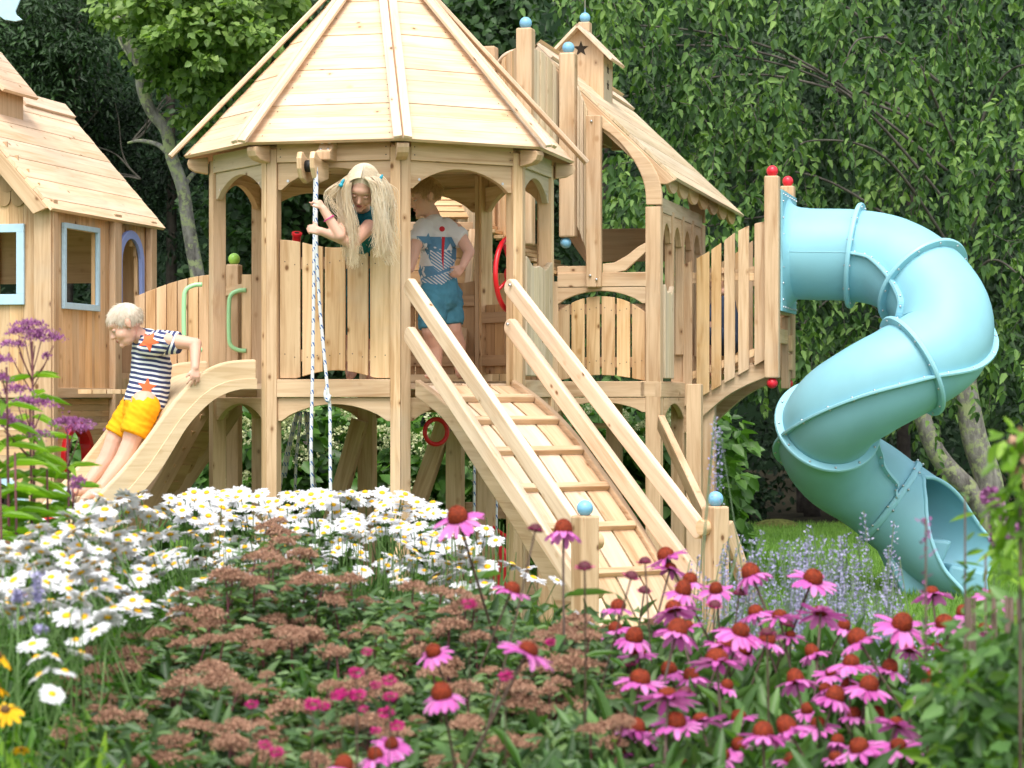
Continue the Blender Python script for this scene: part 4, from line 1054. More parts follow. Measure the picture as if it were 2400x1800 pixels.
# far bay with arched opening
ax0, ax1 = ls(279, 600)[0], ls(323, 600)[0]
wallp('side_wall', xs1+.0, side_len, .02, ze-.02, (ax0, ax1, 1.33, ls(300, 560)[1]), LC-E1*.004, E2, -E1, .06, arc=True)
mb = MB(); m_ = (ax0+ax1)/2; rr = (ax1-ax0)/2; zc_ = ls(300, 560)[1]-rr; P = [(m_-math.cos(PI*k/14)*(rr+.05), zc_+math.sin(PI*k/14)*(rr+.05)) for k in range(15)]+[(ax1+.05, zc_-.22), (ax1+.012, zc_-.22)]+[(m_+math.cos(PI*k/14)*rr, zc_+math.sin(PI*k/14)*rr) for k in range(15)]+[(ax0, zc_-.25), (ax0-.05, zc_-.25)]
mb.prism(P, LC+E1*.003, E2, UP, E1, .02); mb.build('arched_frame', 'paint_peri', lh, .003)
for (x, yt) in ((292 and 263, 502), (347, 519)):
    q_, zt_ = ls(x, yt); mb = MB(); mb.box(LC+E2*q_+E1*.02+UP*zt_/2, UP, E2, E1, zt_, .10 if x < 300 else .085, .04); mb.build('post', 'cedar', lh, .006)
mb = MB(); mb.box(LC+E2*.01-E1*.0+UP*(ze/2), UP, E2, E1, ze, .055, .055); mb.build('corner_post', 'cedar', lh, .004)
mb = MB(); mb.box(LC-E1*.03-E2*.022+UP*(ze/2), UP, E1, E2, ze, .10, .03); mb.build('corner_post', 'cedar', lh, .004)
def frame_(x0, x1, z0, z1, O, u, n_, w_, mat='paint_blue', name='window_frame', par=lh):
    mb = MB(); t = .02
    for (a, b, c, d) in ((x0-w_, x1+w_, z1, z1+w_), (x0-w_, x1+w_, z0-w_*1.25, z0), (x0-w_, x0, z0, z1), (x1, x1+w_, z0, z1)):
        mb.prism([(a, c), (b-.001, c), (b-.001, d), (a, d)], O+n_*.003, u, UP, n_, t)
    return mb.build(name, mat, par, .002)
frame_(w0, w1, wz0, wz1, LC, E2, E1, .028)
# ledge and horizontal planks below
mb = MB(); mb.box(LC+E2*(xs1/2)+E1*.012+UP*(zr-.0), E2, UP, E1, xs1, .055, .025); mb.build('ledge', 'cedar', lh, .003)
def hplanks(x0, x1, z0, z1, O, u, n_, c, r, pl=.10):
    mb = MB(); n = int((z1-z0)/pl)
    for k in range(n):
        za = z0+(z1-z0)/n*k; zb = za+(z1-z0)/n-.001; NN = 8
        zm = (za+zb)/2; h = math.sqrt(max(0, r*r-(zm-c[1])**2)) if c else 0
        segs = [(x0, x1)] if h < .01 else [(x0, c[0]-h), (c[0]+h, x1)]
        for a, b in segs:
            if b-a > .01: mb.prism([(a, za), (b, za), (b, zb), (a, zb)], O, u, UP, n_, .022, u)
    return mb
rc_ = ls(178, 1073); rr_ = .185
hplanks(.02, xs1, .02, zr-.03, LC, E2, -E1, rc_, rr_-.012, .034).build('lower_wall', 'cedar', lh, .0005)
mb = MB(); O_ = LC+E2*rc_[0]+UP*rc_[1]; 
def annulus(mb, O, u, n_, r0, r1, t, n=40):
    k = len(mb.v)
    for i in range(n):
        a = 2*PI*i/n; d = u*math.cos(a)+UP*math.sin(a)
        mb.v += [O+d*r0, O+d*r1, O+d*r1+n_*t, O+d*r0+n_*t]
    for i in range(n):
        i2 = (i+1) % n
        for j in range(4): j2 = (j+1) % 4; mb.face([k+i*4+j, k+i2*4+j, k+i2*4+j2, k+i*4+j2], uv=[(0, 0)]*4, sm=False)
annulus(mb, O_-E1*.04, E2, E1, rr_-.028, rr_+.012, .065); mb.build('porthole_ring', 'red', lh, .003)
# front wall with window and scalloped gable
fw0 = lf(0, 716); fw1 = lf(40, 540)
fx1 = lf(42, 600)[0]; fz0 = lf(20, 690)[1]; fz1 = lf(20, 545)[1]
wallp('front_wall', -1.15, -.075, zr, ze+.02, (-.52, fx1, fz0, fz1), LC, E1, E2, .085)
frame_(-.52, fx1, fz0, fz1, LC, E1, -E2, .045)
mb = MB(); mb.box(LC-E1*.6-E2*.012+UP*zr, E1, UP, E2, 1.05, .055, .025); mb.build('ledge', 'cedar', lh, .003)
hplanks(-1.15, -.075, .02, zr-.03, LC, E1, E2, (-.32, .60), .17, .034).build('lower_wall', 'cedar', lh, .0005)
mb = MB(); annulus(mb, LC-E1*.32+UP*.60-E2*.05, E1, E2, .165, .205, .065); mb.build('porthole_ring', 'paint_blue', lh, .003)
RP_ = .62; RZ = 2.97; EZ = 2.27
mb = MB(); 
for r_ in range(8):
    zt_ = ze+.02+.075*r_; half = (RZ-zt_)*(RP_/(RZ-EZ))-.02
    half -= .05
    if half < .05: break
    n = int(2*half/.085)
    for k in range(n+1):
        x = -.60-half+.085*k+(.042 if r_ % 2 else 0)
        if abs(x+.60) > half: continue
        P = [(x-.041, .11), (x+.041, .11)]+[(x+math.cos(PI*j/8)*.041, .03-math.sin(PI*j/8)*.045) for j in range(9)]
        mb.prism(P, LC-E2*(.012+.003*r_)+UP*(zt_-.04), E1, UP, E2, .010, UP)
mb.build('scalloped_gable', 'shingle', lh, .001)
mb = MB(); mb.prism([(-1.2, ze), (0, ze), (-.60, RZ-.05)], LC+E2*.005, E1, UP, E2, .02, UP); mb.build('gable_wall', 'cedar', lh)
# roof slopes
for sg in (1, -1):
    e = (E1*sg*RP_*1.06-UP*(RZ-EZ)*1.06); l = e.length; e.normalize(); nn = (E2.cross(e))
    if nn.z < 0: nn = -nn
    top = LC-E1*.60+UP*RZ-E2*.09; mb = MB(); n = 13; dp = 1.58
    for k in range(n):
        x0 = l/n*k; mb.prism([(x0, 0), (x0+l/n-.0015, 0), (x0+l/n-.0015, dp), (x0, dp)], top+nn*(.002*(k % 2)), e, E2, nn, -.02, E2)
    mb.build('roof_slope', 'roof_cedar', lh, .001)
    mb = MB(); mb.prism([(0, -.02), (l-.02, -.02), (l-.05, -.10), (0, -.10)], top+nn*.0-E2*.018, e, nn, E2, .025, e); mb.build('bargeboard', 'cedar', lh, .003)
    mb = MB(); mb.prism([(-.01, .9), (.10, .9), (.10, dp+.0), (-.01, dp)], top+nn*.002, e, E2, nn, .018, E2); mb.build('ridge_cap', 'roof_cedar', lh, .003)
# cupola
cl = thing('left_cupola', 'small boxy cupola with sloping plank roof on the left playhouse ridge', 'cupola', LC-E1*.6+E2*.7+UP*2.9)
cc = LC-E1*.60+E2*.42; half = .165
tz = W(60, 200, 13.3).z
mb = MB(); mb.box(cc+UP*(tz-.19), UP, E1, E2, .5, half*2, half*2); mb.build('box_wall', 'cedar', cl, .003)
for sg in (1, -1):
    e = (E1*sg-UP*1.15).normalized(); nn = E2.cross(e); nn = nn if nn.z > 0 else -nn
    mb = MB()
    for k in range(4): mb.prism([(.09*k, -.22), (.09*k+.088, -.22), (.09*k+.088, .22), (.09*k, .22)], cc+UP*(tz+.06+half*1.15), e, E2, nn, -.02, E2)
    mb.build('roof_slope', 'roof_cedar', cl, .002)
mb = MB(); mp = W(0, 20, 13.2); pole = V((mp.x-.1, 13.2, 2.9)); mb.tube([pole, pole+UP*1.4], .008, 8); wv = mb.build('weathervane', 'steel'); tag(wv, 'pale blue crescent shaped vane above the left playhouse roof', 'weather vane')
mb = MB()
# crescent: outer arc and inner arc
cen = W(-12, -30, 13.2); oc = [(math.cos(t)*.185, math.sin(t)*.185) for t in [rad(-62)+k*rad(-190)/24 for k in range(25)]]
P = [W(x, y, 13.2) for x, y in ((-60, -110), (10, -80), (25, -40), (0, -2), (22, -2), (44, -9), (54, -18), (48, -3), (36, 26), (38, 34), (52, 46), (36, 50), (10, 46), (-12, 30), (-40, 10), (-90, -40))]
mb.prism([(p.x, p.z) for p in P], V((0, 13.2, 0)), (1, 0, 0), UP, (0, 1, 0), .018); mb.build('crescent', 'paint_blue', wv, .003)
mb = MB(); mb.prism([(x, z) for x, z in [( -1.15, 1.32), (-.03, 1.32), (-.03, 1.36), (-1.15, 1.36)]], LC+E2*.03, E1, UP, E2, 1.25); mb.build('floor', 'cedar_brown_shade', lh)
mb = MB(); mb.prism([(-1.15, .05), (-.03, .05), (-.03, ze), (-1.15, ze)][:4], LC+E2*1.33, E1, UP, E2, .02)
mb = MB()
for (a, b) in ((-1.15, -.95), (-.30, -.05)): mb.prism([(a, .05), (b, .05), (b, ze), (a, ze)], LC+E2*1.33, E1, UP, E2, .02, UP)
mb.prism([(-1.15, 1.9), (-.05, 1.9), (-.05, ze), (-1.15, ze)], LC+E2*1.35, E1, UP, E2, .02, E1)
mb.build('back_wall', 'cedar_brown_shade', lh)

# ---- bridge railing between left playhouse and tower
lb = thing('left_bridge', 'curved picket bridge between the left playhouse and the octagonal tower', 'footbridge', rp(450, 931, v6, E1)-UP*H)
def bp(x, y): w_ = rp(x, y, v6, E1); return (w_-v6).dot(E1), w_.z
mb = MB(); k = 0
for x in range(316, 598, 25):
    xa, xb = x, x+23
    ty = lambda x: 695-52*math.sin(min(1, (x-316)/200)*PI/2)
    P = [bp(xa, 902), bp(xb, 902)]+[bp(xb-(xb-xa)*j/3, ty(xb-(xb-xa)*j/3)) for j in range(4)]
    if 512 < x < 545: continue
    mb.prism(P, V((v6.x, v6.y, 0)), E1, UP, E2, .02, UP)
mb.build('picket_panel', 'cedar', lb, .003)
pp_ = bp(537, 618); o = post(V((v6.x, v6.y, 0))+E1*pp_[0]+E2*.08, .6, pp_[1], .075, lb, name='post', ballmat='ball_green', ballr=.034, bev=.008)
mb = MB(); A = bp(316, 720); Bq = bp(600, 668); mb.beam(V((v6.x, v6.y, A[1]))+E1*A[0]+E2*.035, V((v6.x, v6.y, Bq[1]))+E1*Bq[0]+E2*.035, .05, .025); mb.build('handrail', 'cedar', lb)
mb = MB()
for k in range(9): P0 = V((v6.x, v6.y, DECK-.06))+E1*(-.06-.085*k)-E2*.33; mb.box(P0, E2, E1, UP, .62, .08, .025)
mb.build('deck_boards', 'cedar', lb, .002)

# ================================================================== INNER HOUSE seen through the tower
ih = thing('inner_hut', 'shade-browned plank hut with slatted roof seen through the tower opening', 'hut', W(1080, 1300, 15.2))
def qrect(name, x0, y0, x1, y1, D, t, mat, par, bev=.003, n=1, vert=False):
    mb = MB(); A = W(x0, y1, D); Bq = W(x1, y0, D)
    for k in range(n):
        if vert: xa = A.x+(Bq.x-A.x)*k/n; xb = A.x+(Bq.x-A.x)*(k+1)/n-.002; mb.prism([(xa, A.z), (xb, A.z), (xb, Bq.z), (xa, Bq.z)], V((0, D+.003*(k % 2), 0)), (1, 0, 0), UP, (0, 1, 0), t, UP)
        else: za = A.z+(Bq.z-A.z)*k/n; zb = A.z+(Bq.z-A.z)*(k+1)/n-.003; mb.prism([(A.x, za), (Bq.x, za), (Bq.x, zb), (A.x, zb)], V((0, D+.003*(k % 2), 0)), (1, 0, 0), UP, (0, 1, 0), t, (1, 0, 0))
    return mb.build(name, mat, par, bev)
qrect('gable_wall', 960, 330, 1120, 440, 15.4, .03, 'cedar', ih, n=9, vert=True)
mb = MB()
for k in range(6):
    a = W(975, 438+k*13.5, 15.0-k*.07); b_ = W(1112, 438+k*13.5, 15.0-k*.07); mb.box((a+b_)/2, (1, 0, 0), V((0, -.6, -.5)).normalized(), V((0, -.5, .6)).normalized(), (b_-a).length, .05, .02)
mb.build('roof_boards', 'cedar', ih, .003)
qrect('eave_board', 960, 519, 1119, 540, 14.55, .03, 'cedar_brown_shade', ih)
qrect('corner_post', 1112, 385, 1134, 900, 14.5, .05, 'cedar_brown_shade', ih)
qrect('back_wall', 930, 545, 1112, 900, 14.9, .03, 'cedar_brown_shade', ih, n=12)
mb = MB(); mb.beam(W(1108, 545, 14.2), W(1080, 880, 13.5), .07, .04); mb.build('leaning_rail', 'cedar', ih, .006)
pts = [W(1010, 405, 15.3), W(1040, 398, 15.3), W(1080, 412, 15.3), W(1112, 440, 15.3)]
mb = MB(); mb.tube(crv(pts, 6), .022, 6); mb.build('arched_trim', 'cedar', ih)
qrect('wall_panel', 1134, 640, 1300, 900, 14.4, .03, 'cedar_brown_shade', ih, n=9, vert=True)
# monkey bars behind the ramp
mbk = thing('monkey_bars', 'posts and brown rungs of the monkey bars behind the ramp', 'monkey bars', W(1430, 1400, 14.3))
for x, D in ((1440, 14.9), (1300, 14.6), (1628, 14.3), (1660, 14.9)):
    mb = timber('post', x, 900, x, 1300, D, label=None); tpart(mb, 'post', mbk, 'cedar_brown_shade' if x < 1600 else 'cedar')
for y in (998, 1085, 1170):
    mb = MB(); mb.tube([W(1340, y, 14.7), W(1425, y, 14.7)], .016, 8); mb.build('rung', 'cedar_brown_shade', mbk)
# ================================================================== PEOPLE
def basis(fwd, up):
    f = V(fwd).normalized(); u = V(up); u = (u-f*u.dot(f)).normalized(); l = u.cross(f); return Matrix((f, l, u)).transposed()
def head(mb, c, Rm, s=1.):
    E = lambda p, r: mb.sphere(V(c)+Rm @ (V(p)*s), tuple(x*s for x in r), 20, 14, Rm)
    E((-.012, 0, .028), (.094, .075, .084)); E((.022, 0, -.022), (.064, .058, .076)); E((.034, 0, -.072), (.044, .040, .034))
    E((.048, .030, -.034), (.032, .028, .032)); E((.048, -.030, -.034), (.032, .028, .032)); E((.060, 0, .030), (.030, .050, .030))
    mb.cap(V(c)+Rm @ (V((.080, 0, .004))*s), V(c)+Rm @ (V((.097, 0, -.026))*s), .007*s, .0115*s)
    E((.088, .009, -.030), (.008, .008, .007)); E((.088, -.009, -.030), (.008, .008, .007)); E((.079, 0, -.056), (.010, .021, .009)); E((.074, 0, -.086), (.016, .018, .015))
    for sg in (-1, 1): E((-.004, .076*sg, -.008), (.017, .009, .027)); E((-.010, .083*sg, .002), (.016, .006, .020))
def features(c, Rm, s, par, browmat='brow'):
    P = lambda x, y, z: V(c)+Rm @ (V((x, y, z))*s)
    for sg in (-1, 1):
        mb = MB(); mb.sphere(P(.0735, .030*sg, .000), (.010*s, .0120*s, .0070*s), 14, 10, Rm); e = mb.build('eye', 'eye_white', par); mb = MB(); mb.sphere(P(.0738, .030*sg, .0045), (.0122*s, .0145*s, .0072*s), 14, 10, Rm); mb.build('upper_lid', 'skin', e)
        mb = MB(); mb.sphere(P(.0815, .030*sg, -.001), (.0030*s, .0050*s, .0040*s), 12, 8, Rm); mb.build('iris', 'iris', e)
        mb = MB(); mb.tube([P(.0845-.003*abs(k/4), .030*sg+.014*k/4, .0005-.001*(k/4)**2) for k in range(-4, 5)], [.0008, .0012, .0016, .002, .002, .002, .0016, .0012, .0008], 5); mb.build('eyelid', 'brow', e)
        mb = MB(); mb.tube([P(.083-.004*abs(k/3), .030*sg+.015*k/3, .024+.002*(1-abs(k/3))) for k in range(-3, 4)], .0026, 5); mb.build('eyebrow', browmat, par)
    mb = MB(); mb.sphere(P(.0865, 0, -.052), (.005*s, .017*s, .0032*s), 12, 8, Rm); mb.sphere(P(.0850, 0, -.059), (.006*s, .014*s, .0038*s), 12, 8, Rm); mb.build('mouth', 'lip', par)
def hand(mb, wr, d, nrm, thumb, curl=.5, s=1., spread=.12):
    """wrist point, finger direction, back-of-hand normal, thumb side vector"""
    d = V(d).normalized(); n = V(nrm); n = (n-d*n.dot(d)).normalized(); t = V(thumb); t = (t-d*t.dot(d)-n*t.dot(n)).normalized(); w_ = V(wr)
    for k, (off, ln) in enumerate(((.019, .040), (.0065, .045), (-.0065, .041), (-.018, .032))):
        kn = w_+d*(.052*s-abs(off)*.25)+t*off*s
        mb.cap(w_+t*off*.55*s, kn, .0125*s, .0100*s, 8)
        dd = (d+t*(off/.019)*spread).normalized(); p = kn; ln *= s; cu = curl*(1+.15*k)
        for j, f in enumerate((.45, .32, .25)):
            ax_ = dd.cross(n).normalized(); dd = (Matrix.Rotation(-cu*(.8 if j == 0 else 1.), 3, ax_) @ dd); q = p+dd*ln*f*1.25
            mb.cap(p, q, (.0066-.0006*j)*s, (.0062-.0007*j)*s, 8); p = q
    p = w_+d*.014*s+t*.012*s; dd = (d*.65+t*.75-n*.25*curl).normalized()
    for j, f in enumerate((.030, .022)): q = p+dd*f*s; mb.cap(p, q, (.0088-.001*j)*s, (.0078-.0012*j)*s, 8); p = q; dd = (dd+d*.5-n*curl*.4).normalized()
def short_hair(c, Rm, s, mat, par, seed, n=9000, ln=.032, fringe=0.0):
    r = np.random.default_rng(seed); c = V(c)
    mb = MB(); mb.sphere(c+Rm @ (V((-.020, 0, .034))*s), (.088*s, .0775*s, .080*s), 26, 18, Rm)
    o = mb.build('hair', mat, par, smooth_all=True)
    P, A, Nn = [], [], []; R3 = np.array(Rm)
    while len(P) < n:
        v = r.normal(size=3); v /= np.linalg.norm(v)
        if v[2] < -.55+(.75 if v[0] > .55 else (.30 if v[0] > .15 else 0)): continue
        if v[0] > .86: continue
        p = np.array((-.016+.090*v[0], .0775*v[1], .032+.082*v[2]))*s*(1+.0*r.random())
        crown = np.array((-.45, .1, .89)); t = v-crown; t = t-v*np.dot(t, v); t /= np.linalg.norm(t)+1e-6; t = t+np.array((.5, 0, -.1))*(v[2] > .3); t += r.normal(0, .22, 3)
        P.append(np.array(c)+R3@p); A.append(R3@(t+v*(.01+.08*r.random()))); Nn.append(R3@v)
    leafmesh('hair_locks', mat, P, A, Nn, ln*s*(.7+.6*r.random(n)), .0024*s, parent=o, fold=.1, bend=.14)
    return o
def decal(poly, O, u, v, n, bvh, name, mat, par, off=.0022, res=3):
    import bmesh
    bm = bmesh.new(); c = (sum(p[0] for p in poly)/len(poly), sum(p[1] for p in poly)/len(poly))
    vs = [bm.verts.new((x, y, 0)) for x, y in poly]; f = bm.faces.new(vs); bmesh.ops.triangulate(bm, faces=[f])
    bmesh.ops.subdivide_edges(bm, edges=bm.edges[:], cuts=res, use_grid_fill=True); bmesh.ops.triangulate(bm, faces=bm.faces[:]); bmesh.ops.subdivide_edges(bm, edges=bm.edges[:], cuts=1, use_grid_fill=True)
    O, u, v, n = V(O), V(u), V(v), V(n)
    for x in bm.verts:
        p = O+u*x.co.x+v*x.co.y; h = bvh.ray_cast(p+n*.4, -n); x.co = (h[0]+n*off) if h[0] else p
    me = bpy.data.meshes.new(name); bm.to_mesh(me); bm.free(); me.materials.append(M[mat]); o = bpy.data.objects.new(name, me); COL.objects.link(o)
    o.parent = par; o.matrix_parent_inverse = parent_inv(par); return o
def bvh_of(o):
    me = o.data; m = world_of(o); return BVHTree.FromPolygons([m @ v.co for v in me.vertices], [tuple(p.vertices) for p in me.polygons])
def chain(mb, pts, rs):
    for (a, b, c_, d) in zip(pts, pts[1:], rs, rs[1:]): mb.cap(a, b, c_, d)

# ---- boy on the wooden slide
mid0 = near0-u7*.30
def DS(x, lat=.30): return rp(x, 900, near0-u7*lat, SD).y
def S_(x, y, lat=.30, dd=0): D = DS(x, lat)+dd; return W(x, y, D)
boy = thing('person', 'blond boy in striped shirt and yellow shorts sitting at the top of the wooden slide', 'person', S_(330, 960), group=None)
mb = MB(); hc = S_(294, 762, .27); Rm = basis((-.80, -.26, -.50), (-.42, .02, .85)); head(mb, hc, Rm, .92)
neck = S_(345, 792, .29); sp = [S_(333, 786, .28), neck, S_(352, 815, .30), S_(353, 860, .30), S_(348, 905, .30), S_(338, 945, .32)]
chain(mb, [S_(312, 778, .28), S_(342, 798, .29)], [.042, .045]); chain(mb, [S_(350, 812, .30), S_(354, 855, .30), S_(346, 905, .30), S_(336, 940, .30)], [.075, .088, .085, .09])
sh = S_(392, 798, .12); elb = S_(458, 806, .05); wr = S_(457, 862, -.01)
chain(mb, [S_(362, 806, .22), sh, elb, wr], [.055, .040, .032, .021])
hand(mb, wr, (.05, -.25, -1), (.5, -.85, .1), (-1, -.1, -.1), .35, .95, .5)
shf = S_(345, 812, .44); elf = S_(352, 860, .56); chain(mb, [shf, elf, S_(330, 905, .56)], [.04, .032, .022])
for (kn, an, toe, lat) in (((309, 1032), (238, 1142), (196, 1170), .23), ((268, 1034), (203, 1138), (158, 1160), .40)):
    h_ = S_(338 if lat < .3 else 318, 948, lat); k_ = S_(*kn, lat); a_ = S_(*an, lat); t_ = S_(*toe, lat)
    chain(mb, [h_, k_], [.075, .050]); mid_ = k_.lerp(a_, .35)+V((.012, .01, -.012)); chain(mb, [k_, mid_, a_], [.047, .047, .029])
    chain(mb, [a_+V((.012, 0, -.02)), a_.lerp(t_, .6), t_], [.030, .027, .020])
    for j in range(5): q_ = t_+V((0, -.022+.011*j, -.004)); mb.cap(q_, q_+(t_-a_).normalized()*(.022-.003*j), .0085-.0007*j, .0068)
body = remesh(mb, 'body', 'skin', boy, .0045, 5)
features(hc, Rm, .92, boy); short_hair(hc, Rm, .94, 'hair_white', boy, 5)
mb = MB(); chain(mb, [S_(345, 800, .29), S_(352, 818, .30), S_(355, 860, .30), S_(350, 905, .30)], [.066, .094, .104, .106]); mb.cap(S_(350, 905, .30), S_(338, 950, .30), .106, .108, 16, flatB=True)
mb.cap(S_(350, 812, .20), S_(385, 802, .14), .062, .055); mb.cap(S_(342, 815, .40), S_(352, 845, .52), .060, .052)
shirt = remesh(mb, 'shirt', 'shirt_stripes', boy, .006, 6, wr=.004)
mb = MB(); mb.cap(S_(372, 803, .19), S_(420, 803, .10), .066, .056, 16, flatB=True); sl1 = remesh(mb, 'sleeve', 'sleeve_stripes', boy, .005, 3)
mb = MB(); mb.tube([S_(330+14*math.cos(t)*1.25+10, 784+10*math.sin(t)+8*math.cos(t), .29, -.055*math.sin(t)) for t in [2*PI*k/20 for k in range(20)]], .009, 6, closed=True); mb.build('collar', 'denim_dark', boy)
bv = bvh_of(shirt); nn = V((0, -1, 0))
decal([(x*.98, y) for x, y in star(.050, .45, .1)], S_(352, 908, .30), (1, 0, 0), UP, nn, bv, 'star_print', 'orange_print', boy)
bv2 = bvh_of(sl1); decal([(x, y) for x, y in star(.058, .45, .5)], S_(357, 800, .25), (1, 0, 0), UP, nn, BVHTree.FromPolygons([v.co for v in shirt.data.vertices]+[v.co for v in sl1.data.vertices], [tuple(p.vertices) for p in shirt.data.polygons]+[tuple(i+len(shirt.data.vertices) for i in p.vertices) for p in sl1.data.polygons]) if shirt.parent is None else bv, 'star_print', 'orange_print', boy)
mb = MB(); mb.cap(S_(340, 945, .30), S_(332, 960, .30), .096, .096)
mb.cap(S_(338, 955, .23), S_(311, 1020, .22), .080, .070, 16, flatB=True); mb.cap(S_(318, 955, .38), S_(275, 1020, .40), .080, .070, 16, flatB=True)
remesh(mb, 'shorts', 'shorts_yellow', boy, .006, 5, wr=.0055)

# ---- girl leaning over the front rail
girl = thing('person', 'long haired blond girl in teal leaning over the tower rail and gripping the rope', 'person', W(850, 900, 12.4))
mb = MB(); gh = W(850, 441, 11.84); Rg = basis((-.14, -.74, -.66), (.10, -.62, .78)); head(mb, gh, Rg, .93)
chain(mb, [W(848, 478, 11.93), W(848, 512, 12.05)], [.040, .045])
chain(mb, [W(846, 525, 12.02), W(853, 575, 12.2), W(853, 660, 12.4), W(850, 700, 12.42)], [.078, .082, .085, .092])
for x in (825, 872): chain(mb, [W(x, 720, 12.42), W(x, 800, 12.43), W(x-2, 872, 12.42)], [.065, .045, .032]); chain(mb, [W(x-2, 876, 12.42), W(x-6, 884, 12.30)], [.027, .018])
# right arm (upper hand), left arm (lower hand)
chain(mb, [W(822, 512, 11.98), W(806, 522, 11.86), W(796, 552, 11.74), W(757, 489, 11.73)], [.045, .037, .030, .020])
hand(mb, W(759, 492, 11.73), (-.55, -.1, .85), (.75, -.5, .4), (.2, -.5, .8), .85, .92)
chain(mb, [W(868, 512, 12.0), W(866, 530, 11.9), W(826, 570, 11.78), W(750, 541, 11.72)], [.045, .038, .030, .020])
hand(mb, W(750, 543, 11.72), (-.9, -.1, .30), (.3, -.9, .2), (.2, -.2, 1), .9, .92)
remesh(mb, 'body', 'skin', girl, .0045, 5); features(gh, Rg, .93, girl)
mb = MB(); chain(mb, [W(846, 518, 12.02), W(853, 570, 12.2), W(853, 660, 12.41), W(850, 740, 12.43)], [.090, .098, .104, .135]); mb.cap(W(822, 512, 11.98), W(812, 518, 11.9), .052, .046); mb.cap(W(868, 512, 12.0), W(868, 525, 11.92), .052, .046)
remesh(mb, 'dress', 'teal', girl, .007, 4, wr=.004)
mb = MB(); mb.sphere(gh+Rg @ V((-.02, 0, .034)), (.088, .079, .084), 26, 18, Rg); hair = mb.build('hair', 'hair_blond', girl, smooth_all=True)
r = random.Random(11); mb = MB()
def strand(pts, w0=.0026):
    n = len(pts); mb.tube(pts, [w0*(1-.75*(i/(n-1))**2) for i in range(n)], 3, caps=False)
guides = [ # photo columns/rows of the hanging locks, depth
    ([(830, 398), (810, 424), (802, 470), (808, 530), (816, 580), (824, 634)], 11.80, 12, 230),
    ([(830, 392), (816, 430), (812, 480), (820, 540), (827, 590), (829, 640)], 11.76, 8, 170),
    ([(866, 394), (884, 414), (900, 460), (896, 520), (896, 580), (910, 632)], 11.80, 12, 210),
    ([(868, 395), (882, 420), (892, 470), (891, 530), (894, 580), (886, 612)], 11.72, 9, 180),
    ([(855, 392), (864, 420), (878, 450), (884, 500), (893, 560), (903, 600)], 11.70, 7, 70),
    ([(826, 410), (806, 425), (785, 450), (772, 470), (778, 500), (800, 530)], 11.78, 12, 26),
    ([(870, 400), (905, 430), (920, 470), (922, 520), (918, 570), (926, 620)], 11.82, 8, 24)]
for g_, D, sprd, cnt in guides:
    for k in range(int(cnt*1.7)):
        a = r.gauss(0, 1)*.55; b_ = r.gauss(0, 1)*.5; ph = r.random()*6; ln = .64+.33*r.random(); pts = []
        m = len(g_)
        for i, (x, y) in enumerate(g_):
            f = i/(m-1); x2 = x+a*sprd*(.5+.8*f)+(6.5*math.sin((k//9)*1.7+f*8)+3.5*math.sin(ph+f*8))*f**.7; y2 = g_[0][1]+(y-g_[0][1])*(ln if f > .3 else 1)
            d_ = D+b_*.035*(.3+f) + (.02 if f < .2 else 0)
            pts.append(W(x2, y2, d_))
        # start on the skull
        s0 = (pts[0]-gh).normalized(); sk = gh+s0*.092; pts[0] = sk
        strand(crv(pts, 4), .0015)
for k in range(900):   # cap of combed hair with a centre parting
    sg = r.choice((-1, 1)); x = r.uniform(-.075, .058); P0 = V((x, sg*.004, 0)); pts = []
    for i in range(6):
        th = .04+i*.30*(.9+.2*r.random())+r.random()*.02
        rad_ = .089 + r.random()*.004; yy = math.sin(th)*.083*sg; zz = .034+math.cos(th)*(.088*math.sqrt(max(.05, 1-(x/.098)**2)))
        pts.append(gh+Rg @ (V((x*.98+.002*i, yy*math.sqrt(max(.3, 1-(x/.11)**2)), zz))*1.0))
    strand(pts, .0020)
mb.build('hair_locks', 'hair_blond', hair, smooth_all=True)
for (x, y) in ((802, 428), (892, 418)):
    mb = MB(); mb.sphere(W(x, y, 11.76), (.008, .010, .022), 12, 8, Matrix.Rotation(.5, 3, 'Y')); mb.sphere(W(x-3, y+6, 11.75), (.012, .008, .010), 12, 8); mb.build('hair_clip', 'clip_teal', girl)
mb = MB(); c = W(771, 512, 11.73); dd = (W(796, 552, 11.74)-W(757, 489, 11.73)).normalized(); a1_ = dd.cross(V((0, 1, 0))).normalized(); a2_ = dd.cross(a1_)
mb.tube([c+(a1_*math.cos(2*PI*k/16)+a2_*math.sin(2*PI*k/16))*.027 for k in range(16)], .003, 5, closed=True); mb.build('bracelet', 'band_pink', girl)

# ---- boy standing inside the tower
DB = 12.85
b2 = thing('person', 'boy in white and blue printed shirt and blue shorts standing above the ramp', 'person', W(1045, 884, DB))
mb = MB(); bh = W(996, 462, DB); Rb = basis((-.86, -.36, -.30), (-.24, -.05, .97)); head(mb, bh, Rb, .92)
chain(mb, [W(1008, 495, DB+.02), W(1020, 525, DB+.02)], [.042, .045])
chain(mb, [W(1022, 545, DB), W(1024, 590, DB), W(1028, 640, DB), W(1030, 675, DB)], [.072, .077, .078, .084])
chain(mb, [W(1052, 533, DB), W(1070, 540, DB-.02), W(1100, 590, DB-.05), W(1084, 625, DB-.10)], [.045, .040, .030, .020])
hand(mb, W(1084, 625, DB-.10), (-.65, -.3, -.75), (.5, -.85, .2), (-.7, -.2, .6), .55, .92)
chain(mb, [W(990, 535, DB-.05), W(975, 575, DB-.12), W(962, 630, DB-.16)], [.042, .034, .022])
